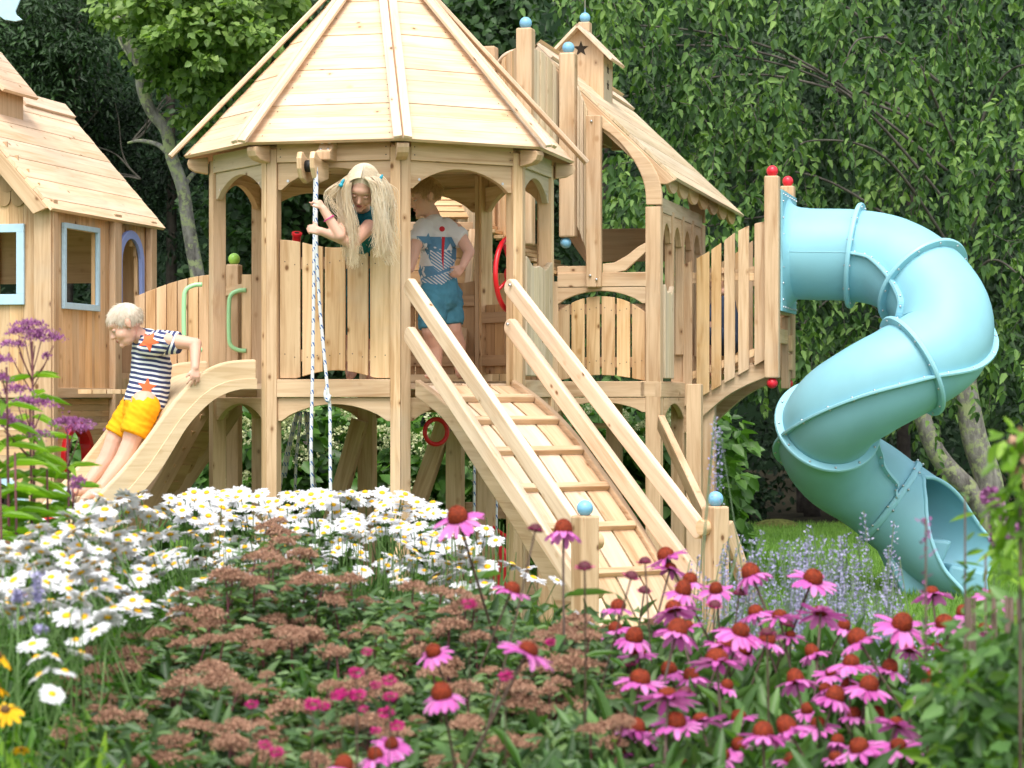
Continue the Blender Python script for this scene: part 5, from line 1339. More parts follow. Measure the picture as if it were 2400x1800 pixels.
for (hx, kx, ky, ax_, ay, d1) in ((1012, 1010, 775, 1022, 868, -.04), (1050, 1060, 772, 1078, 866, .06)):
    chain(mb, [W(hx, 690, DB+d1), W(kx, ky, DB+d1-.04)], [.075, .050]); chain(mb, [W(kx, ky, DB+d1-.04), W((kx+ax_)/2+3, 810, DB+d1), W(ax_, ay, DB+d1)], [.047, .046, .029])
    tt_ = W(ax_-16, ay+12, DB+d1-.10) if hx < 1030 else W(ax_+14, ay+12, DB+d1-.10)
    chain(mb, [W(ax_+2, ay+8, DB+d1+.01), tt_], [.030, .021])
    for j in range(5): q_ = tt_+V((-.02+.010*j, 0, -.004)); mb.cap(q_, q_+V((0, -.020+.002*j, 0)), .0078, .0065)
remesh(mb, 'body', 'skin', b2, .0045, 5); features(bh, Rb, .92, b2); short_hair(bh, Rb, .94, 'hair_ginger', b2, 9)
mb = MB(); chain(mb, [W(1018, 528, DB), W(1022, 548, DB), W(1025, 600, DB)], [.060, .083, .090]); mb.cap(W(1025, 600, DB), W(1028, 672, DB), .090, .098, 18, flatB=True)
mb.cap(W(1046, 536, DB), W(1084, 562, DB-.03), .060, .054, 16, flatB=True); mb.cap(W(994, 536, DB-.04), W(976, 572, DB-.10), .058, .052, 16, flatB=True)
sh2 = remesh(mb, 'shirt', 'shirt_white', b2, .006, 5, wr=.0045); bv = bvh_of(sh2); n_ = V((0, -1, 0))
def dp(pts, name, mat, off): decal([((W(x/2.765+900, 0, DB)).x-W(1023, 0, DB).x, W(0, y/2.765+300, DB).z-W(0, 582, DB).z) for x, y in pts], W(1023, 582, DB), (1, 0, 0), UP, n_, bv, name, mat, b2, off)
dp([(218, 712), (440, 712), (470, 770), (468, 850), (430, 930), (400, 940), (250, 1010), (222, 930), (250, 840)], 'print', 'print_blue', .002)
dp([(300, 810), (460, 806), (440, 900), (360, 940), (310, 900)], 'print', 'print_stripes', .0032)
dp([(250, 760), (320, 900), (225, 900)], 'print', 'shirt_white', .0036)
dp([(440, 735), (452, 790), (405, 800)], 'print', 'shirt_white', .0036)
dp([(378, 712), (398, 712), (392, 800), (388, 930), (376, 850)], 'print', 'print_red', .0040)
dp([(379+18*math.cos(t), 660+18*math.sin(t)) for t in [2*PI*k/16 for k in range(16)]], 'print', 'print_red', .002)
dp([(292, 688), (304, 722), (330, 735), (268, 760), (222, 715), (280, 712)], 'print', 'print_blue', .0028)
dp([(230, 985), (460, 930), (470, 965), (380, 1020), (250, 1035)], 'print', 'print_stripes', .0028)
mb = MB(); mb.cap(W(1029, 665, DB), W(1032, 695, DB), .100, .104); mb.cap(W(1014, 695, DB-.04), W(1012, 772, DB-.07), .085, .070, 16, flatB=True); mb.cap(W(1048, 695, DB+.05), W(1057, 762, DB+.03), .085, .070, 16, flatB=True)
remesh(mb, 'shorts', 'shorts_blue', b2, .006, 4, wr=.005)

# ---- child half hidden behind the bridge pickets
b3 = thing('person', 'child in dark blue clothes mostly hidden behind the bridge pickets', 'person', W(1678, 850, 15.3))
mb = MB(); D3 = 15.3; hb = W(1693, 668, D3); R3_ = basis((-.7, -.4, -.5), (-.3, 0, .9)); head(mb, hb, R3_, .9)
chain(mb, [W(1698, 700, D3), W(1696, 740, D3), W(1703, 790, D3)], [.05, .085, .095]); chain(mb, [W(1678, 722, D3-.05), W(1663, 765, D3-.1), W(1650, 790, D3-.12)], [.04, .03, .02])
for d_ in (-.07, .07): chain(mb, [W(1703, 800, D3+d_), W(1656, 790, D3+d_-.08), W(1673, 872, D3+d_-.05), W(1650, 880, D3+d_-.1)], [.07, .05, .03, .02])
remesh(mb, 'body', 'skin', b3, .006, 4); features(hb, R3_, .9, b3); short_hair(hb, R3_, .92, 'hair_ginger', b3, 3, n=900)
mb = MB(); chain(mb, [W(1698, 712, D3), W(1696, 745, D3), W(1703, 795, D3)], [.075, .10, .11]); mb.cap(W(1680, 722, D3-.04), W(1668, 750, D3-.08), .05, .045); remesh(mb, 'shirt', 'denim_dark', b3, .008, 4)
mb = MB(); 
for d_ in (-.07, .07): mb.cap(W(1703, 800, D3+d_), W(1660, 790, D3+d_-.08), .085, .065)
remesh(mb, 'shorts', 'denim_dark', b3, .008, 4)

# ---- soft toy / striped bundle by the foot of the slide
toy = thing('soft_toy', 'grey soft toy with red and white stripes at the foot of the slide', 'soft toy', W(130, 1250, 11.55))
mb = MB(); mb.sphere(W(146, 1160, 11.7), (.050, .05, .048), 18, 12); mb.sphere(W(140, 1185, 11.68), (.045, .045, .045), 18, 12); remesh(mb, 'head', 'toy_grey', toy, .006, 3)
mb = MB(); mb.sphere(W(160, 1158, 11.655), (.014, .02, .022), 12, 8); mb.build('patch', 'denim_dark', toy)
mb = MB(); chain(mb, [W(132, 1200, 11.68), W(110, 1235, 11.62), W(98, 1280, 11.56)], [.048, .055, .05]); remesh(mb, 'striped_body', 'toy_stripes', toy, .006, 3)
# ================================================================== TREES AND WOODS BEHIND
rg = np.random.default_rng(21)
def branchy(mb, pts, r0, r1, n=8): mb.tube(crv(pts, 5), [r0+(r1-r0)*i/(5*(len(pts)-1)) for i in range(5*(len(pts)-1)+1)], n)
# dark woodland: many separate leaf clumps in depth, one mass
def woods():
    P = []; A = []; Ln = []
    r = rg; nC = 1500
    D = 25.5+11*r.random(nC); X = (r.random(nC)*2-1)*.29*D; Z = -.2+ 10.2*r.random(nC)
    keep = ~((Z < 1.6) & (r.random(nC) < .25)); D, X, Z = D[keep], X[keep], Z[keep]
    for d, x, z in zip(D, X, Z):
        k = int(44+30*r.random()); rr = .35+.45*r.random()
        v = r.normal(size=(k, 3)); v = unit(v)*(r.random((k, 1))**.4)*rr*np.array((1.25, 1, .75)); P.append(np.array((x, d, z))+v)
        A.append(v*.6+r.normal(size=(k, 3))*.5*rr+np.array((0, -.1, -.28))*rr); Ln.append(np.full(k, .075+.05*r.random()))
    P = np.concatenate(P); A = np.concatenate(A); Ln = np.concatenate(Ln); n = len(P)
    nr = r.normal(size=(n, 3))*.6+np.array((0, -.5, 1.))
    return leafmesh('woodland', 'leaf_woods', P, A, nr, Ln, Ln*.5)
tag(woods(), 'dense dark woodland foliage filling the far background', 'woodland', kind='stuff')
# trunks standing in the shade of the woods
for k, (x, D, r_, lean, top) in enumerate(((1905, 24.6, .09, -60, 500), (1880, 25.4, .06, -20, 500), (1400, 26, .08, 30, 0), (1150, 26.5, .07, -30, 0), (150, 25.5, .07, 40, 0), (385, 24.4, .07, 10, 0), (690, 25, .06, -30, 0), (640, 24.2, .05, 30, 300), (2120, 25, .08, 30, 300))):
    mb = MB(); b_ = W(x, 1240, D); b_.z = -.05; t_ = W(x+lean, top, D+.3); m_ = b_.lerp(t_, .5)+V((.08*math.sin(k*3), 0, 0)); branchy(mb, [b_, m_, t_], r_, r_*.55)
    o = mb.build('bare_trunk', 'bark_dark'); tag(o, ['thin grey trunk in dark shade just left of the tube slide bends', 'thinner trunk beside the tube slide bends in dark shade', 'dim trunk in the woods behind the porch roof', 'dim trunk in the woods behind the turret', 'dim trunk behind the left playhouse roof', 'dark trunk in the woods behind the left playhouse eave', 'dim trunk behind the tower opening above the front rail', 'thin dim trunk just left of the rope behind the tower', 'dim trunk in the shade behind the exit of the tube slide'][k], 'tree', 'dim trunks in the woods')
# dead bare branches in the shade
mb = MB(); r = random.Random(5)
for (x, y, D) in ((310, 330, 23.5), (230, 260, 24), (180, 90, 24), (120, 160, 24.3), (330, 420, 23.4), (60, 300, 24), (500, 500, 24), (40, 400, 24), (330, 50, 23.5)):
    p = W(x, y, D); d = V((r.uniform(-1, 1), 0, r.uniform(-.5, .4))).normalized(); 
    for j in range(4):
        q = [p]; dd = (d+V((r.gauss(0, .4), r.gauss(0, .3), r.gauss(0, .3)))).normalized()
        for s_ in range(5): q.append(q[-1]+dd*.16); dd = (dd+V((r.gauss(0, .25), 0, r.gauss(0, .22)-.05))).normalized()
        branchy(mb, q, .010, .003, 5)
tag(mb.build('dead_branches', 'branch'), 'tangle of bare grey dead branches in front of the dark woods', 'branches', kind='stuff')

# ---- maple with a curved lichened trunk, upper left
mp = thing('maple_tree', 'maple with a curved lichen covered grey trunk and light green leaves behind the left playhouse', 'tree', W(475, 1240, 20.5))
mb = MB(); DT = 20.5
tp_ = [(278, 40), (292, 90), (325, 150), (333, 210), (355, 262), (388, 305), (403, 370), (428, 440), (440, 520), (452, 590), (466, 680), (470, 900), (475, 1250)]
pts = [W(x, y, DT) for x, y in tp_]; c_ = crv(pts, 4); nP = len(c_); mb.tube(c_, [.042+.024*(i/nP) for i in range(nP)], 10); tr = mb.build('trunk', 'bark', mp)
for q in ([(333, 210), (400, 170), (480, 140), (560, 80)], [(278, 40), (330, 10), (420, -20), (520, -40)], [(325, 150), (290, 110), (262, 30), (255, -20)], [(403, 370), (372, 340), (330, 330), (300, 335)], [(428, 440), (450, 410), (480, 380), (500, 350)]):
    mb = MB(); branchy(mb, [W(x, y, DT+.2*i) for i, (x, y) in enumerate(q)], .028, .010, 7); mb.build('limb', 'bark', mp)
def clumps(cl, per, size, lsz, mat, name, par, droop=.3, wr=.85, seed=1, fold=.15, flat=.6):
    r = np.random.default_rng(seed); P = []; A = []; Ln = []
    for c_ in cl:
        c0 = np.array(c_[:3]); k = int(per*(.6+.8*r.random())); s_ = size*(.6+.8*r.random())*(c_[3] if len(c_) > 3 else 1)
        v = unit(r.normal(size=(k, 3)))*(r.random((k, 1))**.5)*s_*np.array((1.2, 1.1, flat)); P.append(c0+v)
        A.append(unit(v)*.7+r.normal(size=(k, 3))*.45+np.array((0, -.05, -droop))); Ln.append(lsz*(.65+.7*r.random(k)))
    P = np.concatenate(P); A = np.concatenate(A); Ln = np.concatenate(Ln)
    nr = r.normal(size=(len(P), 3))*.55+np.array((0, -.55, 1.))
    return leafmesh(name, mat, P, A, nr, Ln, Ln*wr, parent=par, fold=fold)
def poly_in(x, y, poly):
    ins = False; j = len(poly)-1
    for i in range(len(poly)):
        xi, yi = poly[i]; xj, yj = poly[j]
        if (yi > y) != (yj > y) and x < (xj-xi)*(y-yi)/(yj-yi)+xi: ins = not ins
        j = i
    return ins
def region(poly, n, D0, D1, seed, bump_=0):
    r = random.Random(seed); xs = [p[0] for p in poly]; ys = [p[1] for p in poly]; out = []
    while len(out) < n:
        x = r.uniform(min(xs), max(xs)); y = r.uniform(min(ys), max(ys))
        if poly_in(x, y, poly): w_ = W(x, y, r.uniform(D0, D1)); out.append((w_.x, w_.y, w_.z))
    return out
cl = region([(245, -60), (300, 40), (320, 60), (390, 130), (430, 180), (470, 250), (520, 210), (560, 215), (620, 120), (720, -60)], 105, 19.2, 21.5, 4)+region([(325, -60), (380, 90), (480, 160), (560, 170), (640, 60), (760, -60)], 70, 18.8, 20, 5)
cl += [tuple(W(x, y, 20)) for x, y in ((350, 135), (362, 165), (400, 165), (415, 175), (440, 200), (455, 285), (465, 270), (470, 300), (262, 20), (270, 50), (440, 215), (395, 190))]
clumps(cl, 62, .155, .075, 'leaf_maple', 'crown', mp, droop=.35, wr=.85, seed=3)
mp2 = thing('shade_tree', 'dark green broadleaf tree behind the maple and the pointed tower roof', 'tree', W(700, 1240, 23.5))
mb = MB(); branchy(mb, [W(735, 1240, 23.5)*1, W(720, 700, 23.5), W(700, 200, 23.6), W(690, -100, 23.6)], .11, .06); mb.build('trunk', 'bark_dark', mp2)
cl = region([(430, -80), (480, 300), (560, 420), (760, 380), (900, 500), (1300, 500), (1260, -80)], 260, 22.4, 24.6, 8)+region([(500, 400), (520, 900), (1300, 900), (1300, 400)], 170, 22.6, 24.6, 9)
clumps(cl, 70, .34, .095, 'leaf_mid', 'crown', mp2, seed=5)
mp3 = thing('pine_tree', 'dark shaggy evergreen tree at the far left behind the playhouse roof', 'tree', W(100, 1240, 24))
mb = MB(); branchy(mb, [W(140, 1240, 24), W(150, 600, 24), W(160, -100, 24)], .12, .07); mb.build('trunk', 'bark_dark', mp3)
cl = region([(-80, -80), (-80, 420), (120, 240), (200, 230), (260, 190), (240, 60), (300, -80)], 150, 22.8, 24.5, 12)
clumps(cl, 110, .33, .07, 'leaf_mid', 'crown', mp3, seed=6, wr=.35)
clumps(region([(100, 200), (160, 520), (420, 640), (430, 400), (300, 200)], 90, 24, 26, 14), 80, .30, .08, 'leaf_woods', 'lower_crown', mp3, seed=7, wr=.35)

# ---- big weeping tree on the right: drooping sprays of hanging leaves
wt = thing('weeping_tree', 'large weeping tree with hanging sprays of green leaves behind the tube slide', 'tree', W(2300, 1240, 20.5))
for q, r0, r1 in (([(2350, 1245), (2290, 1170), (2215, 1090), (2180, 1030), (2150, 940)], .10, .07), ([(2330, 1245), (2318, 1130), (2285, 1030), (2262, 900), (2240, 700)], .13, .09)):
    mb = MB(); pp2 = [W(x, y, 20.4) for x, y in q]; 
    if q[0][1] > 1200: pp2[0].z = -.02
    branchy(mb, pp2, r0, r1, 10); mb.build('trunk', 'bark', wt)
def weeping():
    r = random.Random(31); P = []; A = []; Ln = []; Nr = []; tw = MB()
    # limbs from the stem, arching outward
    limbs = []
    for (x0, y0, x1, y1, D1_) in ((2240, 600, 1900, 330, 19.6), (2240, 500, 1720, 130, 20), (2220, 400, 1500, 60, 20.5), (2200, 300, 1340, 130, 21.2), (2210, 200, 1600, -60, 20), (2250, 450, 2420, 150, 19.8), (2250, 600, 2440, 420, 19.6), (2200, 700, 1850, 560, 20.2), (2180, 760, 1900, 740, 20.6), (2250, 100, 2050, -80, 19.8), (2240, 350, 2020, 90, 19.4), (2230, 760, 2400, 660, 20), (2210, 600, 1620, 420, 21), (2210, 650, 1560, 560, 21.5), (2200, 300, 1420, 240, 22)):
        a = W(x0, y0, 20.5); b_ = W(x1, y1, D1_); m_ = a.lerp(b_, .5)+UP*.35; pts = crv([a, m_, b_, b_+(b_-m_)*.35-UP*.25], 8); limbs.append(pts)
        mb = MB(); mb.tube(pts, [.011*(1-i/len(pts))+.004 for i in range(len(pts))], 6); mb.build('limb', 'branch', wt)
    bounds = [(1240, -80), (1290, 60), (1420, 330), (1420, 1000), (1560, 1000), (1800, 1020), (1900, 960), (2080, 1000), (2200, 1090), (2330, 1080), (2480, 1160), (2480, -80)]
    voids = [((1750, 1060), 130), ((1960, 1120), 190), ((2310, 1120), 90), ((1850, 1000), 90), ((1560, 880), 90), ((2050, 1180), 150), ((2180, 1150), 90)]
    cnt = 0; sprays = 0
    while sprays < 1100:
        x = r.uniform(1250, 2480); y = r.uniform(-140, 1000); D = r.uniform(18.6, 22.4)
        if not poly_in(x, y+60, bounds): continue
        nz = noise.noise(V((x/170., y/120., D*.7)))
        if nz < .13+(.0 if x > 1700 else -.05): continue
        if any(math.hypot(x-c_[0], y+80-c_[1]) < rr for c_, rr in voids): continue
        sprays += 1
        p = W(x, y, D); d = V((r.uniform(-1, 1), r.uniform(-.9, .3), r.uniform(-.1, .5))).normalized(); n = r.randint(6, 13); st = .047+.012*r.random(); pts = [p]
        lsz = r.uniform(.078, .112)
        for k in range(n):
            d = (d*.80+V((r.gauss(0, .10), r.gauss(0, .08), -.30))).normalized(); p = p+d*st; pts.append(p)
            sd = d.cross(UP); sd = sd.normalized() if sd.length > .05 else V((1, 0, 0)); 
            for sg in ((-1, 1) if k % 2 else (r.choice((-1, 1)),)):
                if r.random() < .12: continue
                ang = r.uniform(-.6, .6); s2 = (Matrix.Rotation(r.uniform(0, 6.28), 3, d) @ sd)
                a_ = (d*.35+s2*.85*sg+V((0, 0, -.62))).normalized(); P.append(p); A.append(a_); Nr.append((s2*.5+V((r.gauss(0, .4), -.6, .55)))); Ln.append(lsz*r.uniform(.7, 1.15))
        P.append(p); A.append(d); Nr.append(V((0, -.6, .6))); Ln.append(lsz)
        if sprays % 3 == 0: tw.tube(pts[::3]+[pts[-1]], .0035, 3, caps=False)
    tw.build('twigs', 'branch', wt)
    P = np.array([tuple(v) for v in P]); A = np.array([tuple(v) for v in A]); Nr = np.array([tuple(v) for v in Nr]); Ln = np.array(Ln)
    leafmesh('crown', 'leaf_weeping', P, A, Nr, Ln, Ln*.50, parent=wt, fold=.22, bend=.22)
    print('weeping leaves', len(P))
    # deeper inner foliage, darker leaf colour paints the shade inside the crown
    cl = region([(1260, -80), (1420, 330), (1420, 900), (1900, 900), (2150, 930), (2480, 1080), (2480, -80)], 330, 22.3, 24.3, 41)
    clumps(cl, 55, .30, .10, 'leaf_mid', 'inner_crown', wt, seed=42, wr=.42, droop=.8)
weeping()
# low undergrowth along the lawn edge
for k, (x0, x1, n_, lab) in enumerate(((1650, 1800, 14, 'low dark bush at the lawn edge left of the tube slide exit'), (2000, 2450, 26, 'low dark bushes under the weeping tree at the right lawn edge'))):
    sh_ = thing('undergrowth_bush', lab, 'bush', W((x0+x1)/2, 1240, 23)); r = random.Random(k)
    clumps([(W(r.uniform(x0, x1), 1215, 23).x, 23+r.uniform(0, 1), r.uniform(.05, .45)) for _ in range(n_)], 70, .2, .06, 'leaf_woods', 'foliage', sh_, seed=50+k)
mb = MB(); mo = W(1820, 1232, 22.7); mb.sphere(V((mo.x, mo.y, -.02)), (.24, .2, .10), 18, 10); plain('leaf_pile', (.11, .12, .035), 1, .5, .1, 0, 30, .8); tag(mb.build('leaf_pile', 'leaf_pile'), 'small heap of dry leaves at the lawn edge under the trees', 'leaf pile')

# ---- hydrangea hedge behind the tower
def hydrangea(x0, x1, D, y0, seed, label, nf):
    b_ = W((x0+x1)/2, 931, D); b_.z = 0
    hb_ = thing('hydrangea_bush', label, 'bush', b_, group='hydrangea bushes behind the playset'); r = random.Random(seed)
    zt = H-(y0-931)/F*D; cl = []
    for _ in range(int((x1-x0)*.30)):
        x = r.uniform(x0, x1); z = r.uniform(.05, zt*(.86+.14*math.sin(x*.06+seed))); w_ = W(x, 931, D+r.uniform(-.35, .4)); cl.append((w_.x, w_.y, z))
    clumps(cl, 46, .20, .115, 'leaf_hydrangea', 'foliage', hb_, seed=seed, wr=.72, droop=.45, flat=.8)
    mb = MB()
    for _ in range(7): w_ = W(r.uniform(x0, x1), 931, D); mb.tube([V((w_.x, D, 0)), V((w_.x+r.uniform(-.1, .1), D, zt*.8))], .009, 5)
    mb.build('stems', 'branch', hb_)
    for k in range(nf):
        w_ = W(r.uniform(x0, x1), 931, D-.30-r.random()*.15); z = r.uniform(.45, zt*1.0); c_ = np.array((w_.x, w_.y, z)); m = 150
        rr = np.random.default_rng(seed*50+k); v = unit(rr.normal(size=(m, 3))); q = c_+v*np.array((.078, .078, .092))*(1-.25*v[:, 2:3].clip(0, 1))*(.8+.2*rr.random((m, 1)))
        leafmesh('flower_head', 'hyd_bloom', q, v+rr.normal(size=(m, 3))*.5, rr.normal(size=(m, 3)), .022, .020, parent=hb_, fold=.1)
hydrangea(495, 720, 16.5, 955, 1, 'leafy hydrangea bush with cream flower heads between slide and swing ropes', 14)
hydrangea(700, 1010, 17, 935, 2, 'leafy hydrangea bush with cream flower heads behind the middle of the tower', 16)
hydrangea(990, 1320, 17, 960, 3, 'leafy hydrangea bush with cream flower heads behind the ramp stringer', 10)
hydrangea(1290, 1690, 17.4, 945, 4, 'leafy hydrangea bush with cream flower heads behind the porch posts', 18)
hydrangea(120, 330, 17.5, 985, 5, 'leafy hydrangea bush seen through the red porthole', 7)
# ================================================================== FLOWER BED IN FRONT
fr = random.Random(77)
def petal_ring(n, r0, ln, wd, droop, seed, jit=.25, rows=1, curl=.25):
    """numpy petals: each a 3-segment strip that droops"""
    r = np.random.default_rng(seed); vs = []; fc = []
    for q in range(rows):
        for k in range(n):
            a = 2*PI*(k+.5*q)/n+r.normal(0, .06); l = ln*(1-.12*q)*(1+r.normal(0, jit*.3)); w_ = wd*(1+r.normal(0, .12)); dr = droop+r.normal(0, jit); z0 = .0015*q
            ca_, sa_ = math.cos(a), math.sin(a); base = len(vs); tw = r.normal(0, .25)
            prof = [(0, .42), (.25, .85), (.6, 1.), (.88, .72), (1., .25)]
            x = r0; z = z0; ang = -dr*.3; last = 0
            for (t, wf) in prof:
                d_ = (t-last)*l; last = t; x += math.cos(ang)*d_; z += math.sin(ang)*d_; ang -= curl*(t*.6+.15)*(1 if dr > 0 else .4)+dr*.12
                hw = w_*wf/2
                for s_, lift in ((-1, 0), (0, -hw*.35), (1, 0)):
                    y = s_*hw; zz = z+lift+tw*y*.6; vs.append((x*ca_-y*sa_, x*sa_+y*ca_, zz))
            for i in range(4):
                for j in range(2): b_ = base+i*3+j; fc.append((b_, b_+3, b_+4, b_+1))
    return vs, fc
def petal_obj(name, mat, *a, par=None, **k):
    vs, fc = petal_ring(*a, **k); me = bpy.data.meshes.new(name); me.from_pydata(vs, [], fc); me.polygons.foreach_set('use_smooth', [True]*len(fc)); me.materials.append(M[mat])
    o = bpy.data.objects.new(name, me); COL.objects.link(o); o.parent = par; return o
def cone_mesh(r, h, seed, spik=.0022):
    mb = MB(); mb.sphere((0, 0, 0), 1, 30, 18); rr = random.Random(seed)
    mb.v = [V((p.x*r, p.y*r, max(-.3, p.z)*h)) for p in mb.v]
    out = []
    for k, p in enumerate(mb.v):
        i, j = divmod(k, 30); out.append(p+p.normalized()*(spik if (i+j) % 2 else -spik*.3) if p.z > -h*.2 else p)
    mb.v = out; return mb
def stem_obj(name, top, ln, r, mat, par, bend=(0, 0), leaves=None, leafm=None, seed=0, lsz=.08, lw=.25):
    rr = random.Random(seed); b = V((bend[0], bend[1], -ln)); mb = MB()
    pts = crv([V((0, 0, 0)), V((bend[0]*.15, bend[1]*.15, -ln*.35)), V((bend[0]*.5, bend[1]*.5, -ln*.7)), b], 3); mb.tube(pts, r, 5, caps=False)
    o = mb.build(name, mat, None); o.parent = par
    leafname = 'leaves'
    if leaves:
        P = []; A = []; Nr = []
        for k in range(leaves):
            t = .22+.75*(k+rr.random())/leaves; p = pts[min(len(pts)-1, int(t*len(pts)))]; a = rr.uniform(0, 2*PI); P.append(tuple(p)); A.append((math.cos(a), math.sin(a), rr.uniform(-.25, .55))); Nr.append((0, 0, 1))
        l = leafmesh('leaves', leafm, P, A, Nr, [lsz*rr.uniform(.7, 1.2)*(1+.35*i/leaves) for i in range(leaves)], [lsz*lw]*leaves, fold=.2, bend=.3); l.parent = par; l['label'] = 'narrow pointed leaves along the stem'
    return o
# ---------------- coneflowers
cone_protos = []
for k in range(7):
    t = thing('coneflower', None, None, (0, 0, 0)); droop = (.25, .5, .75, .15, .9, .4, .6)[k]
    petal_obj('petals', 'petal_pink', (15, 17, 14, 16, 15, 18, 13)[k], .012, (.040, .042, .038, .042, .036, .040, .037)[k], .0145, droop, k+1, par=t, curl=.22)
    hh = (.018, .022, .024, .012, .022, .016, .020)[k]
    mb = cone_mesh((.0185, .019, .018, .015, .0185, .016, .018)[k], hh, k); c_ = mb.build('cone', 'cone_centre', None, smooth_all=False); c_.parent = t; c_.location = (0, 0, .003)
    stem_obj('stem', None, .62, .0028, 'stem_dark', t, (fr.uniform(-.08, .08), fr.uniform(-.08, .1)), 6, 'leaf_cone', k+40, .105, .24)
    cone_protos.append(t)
Z3 = lambda L_: [(1400+x/2.212, 1200+y/2.212, w_/2.212) for x, y, w_ in L_]
cones = [(990*1.085, 1118*1.085, 103), (1217*1.085, 1145*1.085, 94), (1105*1.085, 1273*1.085, 80), (1140*1.085, 1405*1.085, 119), (937*1.085, 1408*1.085, 82), (955*1.085, 1500*1.085, 106), (845*1.085, 1607*1.085, 82), (812*1.085, 1632*1.085, 80), (742*1.085, 1655*1.085, 98)]
cones += Z3([(358, 225, 190), (377, 290, 170), (480, 355, 170), (443, 408, 190), (397, 500, 210), (615, 400, 150), (800, 320, 210), (1115, 345, 220), (1158, 520, 210), (1275, 590, 150), (410, 622, 240), (740, 620, 230), (655, 690, 190), (765, 715, 150), (620, 765, 250), (1002, 635, 140), (1355, 660, 230), (1117, 727, 160), (1315, 782, 210), (1515, 810, 180), (375, 822, 180), (220, 870, 230), (365, 955, 270), (670, 900, 140), (1030, 870, 200), (1185, 915, 160), (1300, 905, 170), (1228, 960, 220), (405, 1090, 230), (537, 1075, 210), (290, 1170, 180), (990, 1120, 230), (1145, 1100, 190), (860, 1150, 230), (735, 1210, 170), (1360, 1220, 220), (1560, 1210, 220), (1745, 880, 250), (1775, 790, 180), (1735, 420, 180), (2055, 435, 160), (1895, 520, 150), (1800, 575, 200), (1760, 700, 150), (1620, 710, 130), (2100, 700, 150), (2005, 600, 130), (2190, 555, 130), (1245, 1190, 140), (1235, 1275, 140), (280, 1310, 140), (440, 1315, 130), (995, 1290, 150), (120, 1250, 90), (1090, 1025, 140), (1960, 720, 130), (470, 590, 120), (1210, 830, 150), (1330, 1050, 160), (2150, 690, 120), (2010, 610, 120)])
for _ in range(15):
    for _t in range(60):
        cx, cy = fr.uniform(1430, 2120), fr.uniform(1420, 1790)
        if all(math.hypot(cx-a, (cy-b)*1.3) > 46 for a, b, _w in cones): cones.append((cx, cy, fr.uniform(75, 105))); break
used = set()
special = {0: 'tall pink coneflower rising against the tower base left of the blue ball post', 1: 'pink coneflower just left of the blue ball newel post', 2: 'small pink coneflower below the daisies in the middle of the bed', 3: 'large pink coneflower with orange cone below the ramp newel post', 4: 'small flat pink coneflower over the brown seed heads', 5: 'pale pink coneflower with drooping petals low in the middle of the bed', 6: 'pink coneflower at the bottom edge, upper of a close pair', 7: 'pale pink coneflower at the bottom edge, lower of a close pair', 8: 'pink coneflower cut off by the bottom edge of the picture, left of all others', 15: 'pink coneflower directly in front of the right newel post foot', 46: 'tall pink coneflower with a high rusty cone standing apart at the right', 9: 'topmost pink coneflower of the pair overlapping the foot of the ramp', 10: 'pink coneflower just under the topmost one at the foot of the ramp', 16: 'pink coneflower standing alone against the lawn among the lavender spires', 48: 'pink coneflower below the open end of the tube slide', 49: 'small pink coneflower right of the tube slide exit near the frame edge', 17: 'pink coneflower in the sage directly below the lone one against the lawn', 31: 'large flat petalled coneflower with bright orange cone at the left of the right hand cluster', 30: 'leftmost pink coneflower of the right hand cluster', 45: 'pink coneflower at the bottom right with evenly drooping petals', 44: 'pink coneflower at the bottom edge beside the rightmost bottom one'}
for i, (x, y, w_) in enumerate(cones):
    D = min(max(6.35-(y-1230)*.0033, 4.5), 6.5); D = D*.8+.2*min(max(.098*F/w_, 4.3), 6.8); D -= .55 if i < 9 else 0; k = (i*3+1) % 7
    if i in (5,): k = 4
    if k not in used: t = cone_protos[k]; used.add(k)
    else: t = copy_tree(cone_protos[k])
    t.location = W(x, y+3, D); t.rotation_euler = (rad(fr.uniform(0, 32)), rad(fr.uniform(-14, 14)), fr.uniform(0, 6.28)); s_ = 1.2*min(1.35, max(.62, w_*D/F/.100)); t.scale = (s_, s_, s_)
    t['category'] = 'flower'
    if i in special: t['label'] = special[i]
    else: t['label'] = 'pink coneflower with rusty orange cone in the right of the bed'; t['group'] = 'pink coneflowers in the right of the bed'
# unopened dark buds
mbp = thing('coneflower_bud', 'dark maroon coneflower bud on a thin stem among the coneflowers', 'flower bud', (0, 0, 0), 'coneflower buds')
petal_obj('petals', 'petal_magenta', 12, .008, .014, .006, -.3, 3, par=mbp); mb = cone_mesh(.013, .012, 3); plain('bud_centre', (.12, .02, .035), .7, .4); c_ = mb.build('cone', 'bud_centre'); c_.parent = mbp; stem_obj('stem', None, .55, .0022, 'stem_dark', mbp, (.03, .02), 3, 'leaf_cone', 5, .07, .22)
buds = [(1512, 1318), (1480, 1352), (1510, 1386), (735/2.212+1400, 425/2.212+1200), (985/2.212+1400, 585/2.212+1200), (608/2.212+1400, 485/2.212+1200), (880/2.212+1400, 630/2.212+1200), (455/2.212+1400, 935/2.212+1200), (630/2.212+1400, 995/2.212+1200), (1290, 1500), (1185, 1580), (2230, 1460), (1475, 1560), (1255, 1192+50), (1370, 1330)]
for i, (x, y) in enumerate(buds):
    t = mbp if i == 0 else copy_tree(mbp); t.location = W(x, y, fr.uniform(5, 6)); t.rotation_euler = (fr.uniform(-.2, .3), fr.uniform(-.2, .2), fr.uniform(0, 6))

